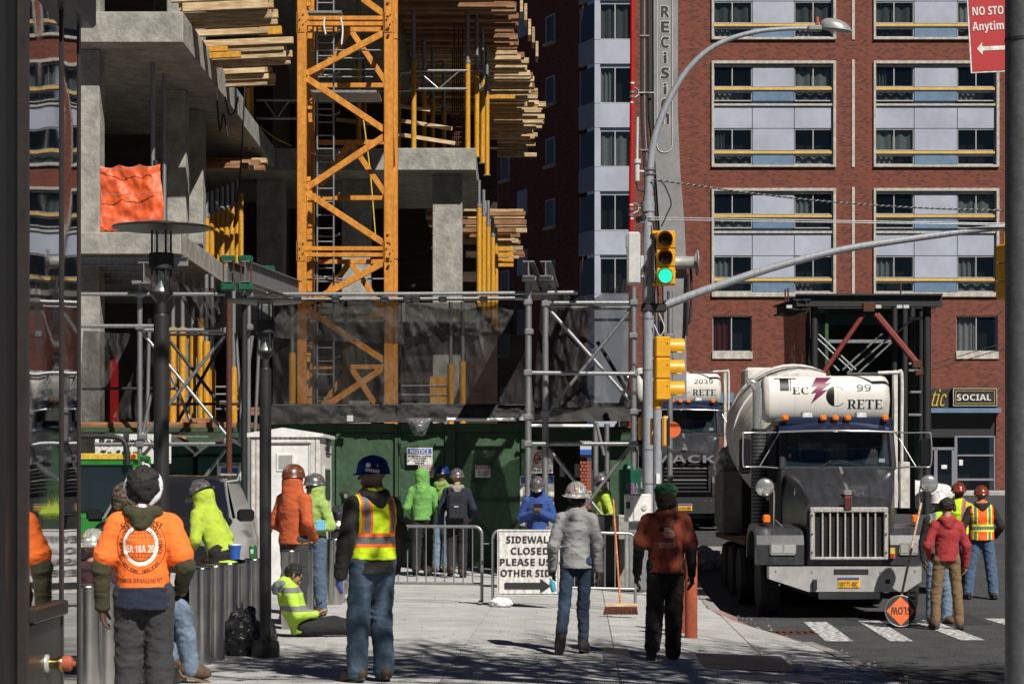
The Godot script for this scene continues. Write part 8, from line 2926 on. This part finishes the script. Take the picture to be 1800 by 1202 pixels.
	obj("hat_badge", lathem([Vector2(0.022, 0), Vector2(0.018, 0.006), Vector2(0, 0.008)], 14), M.sign_white, p, Transform3D(hb * Basis(Vector3.BACK, PI / 2 - 0.35), hc + hb * Vector3(-0.116, 0.085, 0.0) * hy))

	# three by the fence
	person({"label": "person from behind in bright green hoodie, hood up, by the fence", "px": 742, "d": 39.0, "H": 1.82, "yaw": 0.0, "pants": black, "boots": M.boot,
		"arms": [[Vector3(0.09, -0.26, 0.03), Vector3(0.05, -0.40, -0.16)], [Vector3(0.09, -0.26, 0.03), Vector3(0.05, -0.40, -0.16)]], "legs": walk,
		"upper": [hoodie.call(green, "up", {"w": 0.014}), {"name": "hood_lining", "m": cloth(0.22, 0.50, 0.10), "torso": false, "sleeve": 0.0, "hood": "down"}]})
	person({"label": "person in soft green hoodie and royal blue hard hat facing fence", "px": 777, "d": 40.0, "H": 1.86, "yaw": -35.0, "pants": jeans_light, "boots": M.boot_tan, "upper": [hoodie.call(cloth(0.20, 0.34, 0.07))], "hat": hat_royal, "skin": dark_skin})
	p = person({"label": "person in navy jacket with a black backpack and sticker hard hat", "px": 803, "d": 38.6, "H": 1.80, "yaw": 0.0, "girth": 1.05, "pants": black, "boots": M.boot, "legs": walk,
		"arms": [[Vector3(0.10, -0.26, 0.03), Vector3(0.06, -0.40, -0.16)], [Vector3(0.09, -0.27, 0.03), Vector3(0.10, -0.52, -0.03)]],
		"upper": [hoodie.call(navy, "", {"w": 0.012}), {"name": "grey_hood", "m": cloth(0.30, 0.29, 0.27), "torso": false, "sleeve": 0.0, "hood": "down"}], "hat": stick_dark})
	W = Transform3D(Basis(), Vector3((803 - 900.0) * 38.6 / F, walk_y(-0.94, 38.6), -38.6))
	var bag := thing("backpack", "black backpack worn on the navy jacket by the fence", "backpack", Vector3(0, 1.0, 0.2))
	boxc(bag, "main_compartment", Vector3(0, 1.21, 0.245), Vector3(0.33, 0.48, 0.19), cloth(0.012, 0.014, 0.02), 0.06)
	boxc(bag, "front_pocket", Vector3(0, 1.12, 0.35), Vector3(0.26, 0.26, 0.07), cloth(0.016, 0.018, 0.026), 0.03)
	boxc(bag, "badge", Vector3(0, 1.20, 0.387), Vector3(0.07, 0.015, 0.004), M.sign_white, 0.001)
	for sx in [-1, 1]: obj("strap", tubem(curve([Vector3(0.11 * sx, 1.42, 0.2), Vector3(0.13 * sx, 1.50, 0.1), Vector3(0.15 * sx, 1.49, -0.02)], 4), 0.026, 6, 0.4), black, bag)
	W = NO

	p = person({"label": "person in royal blue hoodie and black hard hat reading a phone", "px": 945, "d": 34.6, "H": 1.70, "girth": 1.05, "yaw": 176.0, "head_pitch": -30.0, "skin": dark_skin,
		"arms": [[Vector3(0.10, -0.27, 0.0), Vector3(-0.10, -0.17, -0.20)], [Vector3(0.10, -0.27, 0.0), Vector3(-0.10, -0.17, -0.20)]], "palms": [Vector3(-0.6, 0.5, 0.6), Vector3(-0.6, 0.5, 0.6)], "curl": [0.6, 0.6],
		"pants": cloth(0.14, 0.14, 0.15), "upper": [hoodie.call(blue, "up", {"w": 0.014})], "hat": stick_dark})
	W = NO
	var p2 := thing("smartphone", "dark smartphone held in both hands over the blue hoodie", "phone", P(946, 892, 34.2))
	boxc(p2, "case", P(946, 889, 34.22), Vector3(0.14, 0.07, 0.012), M.black_gloss, 0.006, Basis(Vector3.RIGHT, -0.5))
	boxc(p2, "screen", P(946, 889, 34.22) + Vector3(0, 0.003, -0.007), Vector3(0.13, 0.06, 0.003), M.frame_dark, 0.001, Basis(Vector3.RIGHT, -0.5))
	person({"label": "person in lime jacket and dark hard hat standing in the passage", "px": 1058, "d": 38.9, "H": 1.76, "yaw": 108.0, "head_pitch": -12.0, "pants": charcoal, "upper": [hoodie.call(lime, "down", {"w": 0.012})], "hat": stick_dark,
		"arms": [[Vector3(0.09, -0.26, 0.03), Vector3(0.05, -0.40, -0.16)], [Vector3(0.10, -0.27, 0.08), Vector3(0.03, -0.42, -0.06)]]})

	# two walking away in the middle
	im = Image.create(512, 512, false, Image.FORMAT_RGB8)
	im.fill(lin(0.27, 0.268, 0.275))
	draw_text(im, "TOPPING OUT", 256, 138, 15, 120, Color(0.16, 0.15, 0.16))
	draw_text(im, "6 . 15 . 17", 256, 330, 9, 84, Color(0.35, 0.33, 0.33))
	var gm := image_mat(im, 0.92)
	p = person({"label": "person walking away in grey long sleeved shirt and muddy hard hat", "px": 1013, "d": 22.5, "H": 1.66, "yaw": -4.0, "cell": 0.0118, "head_yaw": 12.0, "leg_w": 0.80, "girth": 0.92, "skin": dark_skin, "cuff": 0.08,
		"arms": [[Vector3(0.08, -0.27, 0.05), Vector3(0.08, -0.52, 0.02)], [Vector3(0.08, -0.26, 0.05), Vector3(0.10, -0.50, -0.08)]],
		"legs": [[Vector3(-0.02, -0.42, -0.10), Vector3(-0.02, -0.86, -0.10)], [Vector3(0.03, -0.43, 0.04), Vector3(0.06, -0.78, 0.28)]], "toes": [Vector3(0.03, -0.045, -0.14), Vector3(0.02, -0.13, -0.07)],
		"pants": jeans_deep, "boots": M.boot_dark,
		"upper": [{"name": "shirt", "m": gm, "w": 0.014, "hem": -0.06, "arm": 0.058, "print": true, "wrinkle": 0.007, "neck_cut": true}], "hair": hairm, "hair_at": Vector3(0, -0.01, 0.05), "hair_r": Vector3(0.085, 0.11, 0.075), "hat": stick, "full_brim": true, "hat_tilt": 0.15})
	W = NO
	var bt := thing("water_bottle", "small blue tinted water bottle in the grey shirted walker's hand", "bottle", P(974, 1040, 22.4))
	W = Transform3D(Basis(Vector3.BACK, 0.25), P(974, 1040, 22.3))
	obj("bottle", lathem([Vector2(0.024, 0), Vector2(0.027, 0.008), Vector2(0.027, 0.085), Vector2(0.012, 0.12), Vector2(0.012, 0.13)], 16), mat(lin(0.05, 0.3, 0.4), 0.1), bt)
	obj("cap", lathem([Vector2(0.014, 0.13), Vector2(0.014, 0.145)], 12, false), M.sign_white, bt)
	im = Image.create(512, 512, false, Image.FORMAT_RGB8)
	im.fill(lin(0.185, 0.036, 0.016))
	draw_text(im, "53W53", 262, 122, 34, 150, Color(0.1, 0.08, 0.08))
	draw_text(im, "TOWER", 262, 162, 26, 118, Color(0.2, 0.09, 0.07))
	for k in 7: im.fill_rect(Rect2i(210 + k * 6, 184 + k * 10, 96 - absi(k - 3) * 8, 5), Color(0.78, 0.7, 0.66))
	im.fill_rect(Rect2i(196, 176, 44, 34), Color(0.09, 0.08, 0.09))
	draw_text(im, "SUPER BOB, LI", 262, 286, 18, 130, Color(0.75, 0.68, 0.64))
	draw_text(im, "SAFETY STANDDOWN", 262, 310, 13, 130, Color(0.7, 0.62, 0.58))
	var rm := image_mat(im, 0.92)
	p = person({"label": "person walking away in rust red printed shirt and green cap", "px": 1171, "d": 22.3, "H": 1.70, "yaw": -3.0, "cell": 0.0118, "girth": 1.12, "leg_w": 1.12,
		"arms": [[Vector3(0.08, -0.28, 0.05), Vector3(0.09, -0.53, -0.04)], [Vector3(0.10, -0.27, 0.05), Vector3(0.12, -0.52, -0.04)]],
		"legs": [[Vector3(-0.01, -0.42, -0.10), Vector3(-0.02, -0.86, -0.08)], [Vector3(0.02, -0.43, 0.05), Vector3(0.05, -0.78, 0.28)]], "toes": [Vector3(0.03, -0.045, -0.14), Vector3(0.02, -0.13, -0.07)],
		"pants": cloth(0.016, 0.012, 0.011), "boots": M.boot_dark, "gloves": [M.black, M.black],
		"upper": [{"name": "undershirt", "m": black, "hem": -0.02, "arm": 0.066}, {"name": "shirt", "m": rm, "w": 0.014, "hem": -0.07, "sleeve": 0.38, "arm": 0.074, "print": true, "neck_cut": true, "wrinkle": 0.006}],
		"hair": mat(lin(0.03, 0.018, 0.01), 0.8, 0, "cloth", 6.0, "n_cloth", 1, 2.0), "hair_at": Vector3(0, -0.02, 0.03), "hair_r": Vector3(0.105, 0.125, 0.10)})
	W = Transform3D(Basis(), Vector3((1171 - 900.0) * 22.3 / F, walk_y(1.54, 22.3), -22.3))
	blob(p, "green_cap", Vector3(0, 1.655, 0.0), Vector3(0.112, 0.075, 0.12), 4.0, cloth(0.008, 0.06, 0.025))
	obj("cap_peak", lathem([Vector2(0.0, 0), Vector2(0.10, 0.0), Vector2(0.10, 0.008), Vector2(0, 0.008)], 16, false), cloth(0.008, 0.06, 0.025), p, Transform3D(Basis(), Vector3(0, 1.62, -0.06)))
	W = NO

	# the flaggers in the street
	person({"label": "person in white hard hat and lime vest facing the red hoodie", "px": 1652, "d": 31.4, "road": true, "H": 1.78, "yaw": 188.0, "skin": dark_skin, "pants": jeans_light, "boots": M.boot_tan,
		"upper": [hoodie.call(black, "", {"w": 0.006}), {"name": "reflective_vest", "m": image_mat(vest_print(Color(0.62, 0.85, 0.12), Color(0.5, 0.5, 0.5), true), 0.8), "w": 0.022, "hem": 0.0, "sleeve": 0.0, "vest": true, "sh": 0.8, "print": true, "neck_cut": true, "wrinkle": 0.006}], "hat": hat_white})
	p = person({"label": "person from behind in red hoodie, khaki trousers and ear defenders", "px": 1665, "d": 30.2, "road": true, "H": 1.73, "yaw": 0.0, "leg_w": 0.9, "cuff": 0.03, "pants": khaki, "boots": M.boot_tan, "hair": hairm,
		"arms": [[Vector3(0.10, -0.27, 0.04), Vector3(0.10, -0.52, -0.04)], [Vector3(0.11, -0.26, 0.05), Vector3(0.03, -0.42, -0.14)]],
		"legs": [[Vector3(0.05, -0.43, -0.01), Vector3(0.08, -0.86, 0.02)], [Vector3(0.05, -0.43, -0.01), Vector3(0.07, -0.86, 0.02)]],
		"upper": [hoodie.call(red, "down", {"w": 0.008})]})
	W = Transform3D(Basis(), Vector3((1665 - 900.0) * 30.2 / F, road_y(30.2), -30.2))
	var em := thing("ear_defenders", "black ear defenders over the red hoodie wearer's head", "ear defenders", Vector3(0, 1.55, 0))
	for sx in [-1, 1]: obj("cup", lathem([Vector2(0.035, 0), Vector2(0.038, 0.02), Vector2(0.025, 0.036), Vector2(0, 0.038)], 14), M.black, em, Transform3D(Basis(Vector3.BACK, -PI / 2 * sx), Vector3(0.088 * sx, 1.605, 0)))
	var hbp := []
	for k in 13: hbp.append(Vector3(cos(PI * k / 12) * 0.115, 1.61 + sin(PI * k / 12) * 0.135, 0.01))
	obj("headband", tubem(hbp, 0.011, 6), M.black, em)
	W = NO
	person({"label": "bearded person in brown hard hat and lime jacket facing the street", "px": 1686, "d": 37.6, "road": true, "H": 1.80, "yaw": 155.0, "head_yaw": 30.0, "beard": true, "pants": jeans, "upper": [hoodie.call(lime, "", {"w": 0.01}), {"name": "reflective_vest", "m": image_mat(vest_print(Color(0.72, 0.88, 0.12), Color(0.95, 0.4, 0.1), true), 0.8), "w": 0.022, "hem": 0.0, "sleeve": 0.0, "vest": true, "sh": 0.8, "print": true, "neck_cut": true}], "hat": hat_brown})
	p = person({"label": "person from behind in orange reflective vest and blue jeans", "px": 1726, "d": 36.8, "road": true, "H": 1.80, "girth": 1.12, "yaw": -4.0, "pants": cloth(0.07, 0.12, 0.21), "boots": M.boot_dark, "leg_w": 1.1,
		"arms": [[Vector3(0.13, -0.25, 0.05), Vector3(0.06, -0.40, -0.12)], [Vector3(0.13, -0.26, 0.05), Vector3(0.10, -0.46, -0.08)]],
		"legs": [[Vector3(0.06, -0.43, -0.01), Vector3(0.10, -0.86, 0.02)], [Vector3(0.08, -0.43, -0.02), Vector3(0.12, -0.86, 0.0)]],
		"upper": [hoodie.call(black, "down", {"w": 0.01}), {"name": "reflective_vest", "m": image_mat(vest_print(Color(0.96, 0.36, 0.10), Color(0.80, 0.90, 0.12), true), 0.8), "w": 0.026, "hem": -0.02, "sleeve": 0.0, "vest": true, "sh": 0.8, "print": true, "neck_cut": true, "wrinkle": 0.006}], "hat": hat_brown})
	W = NO
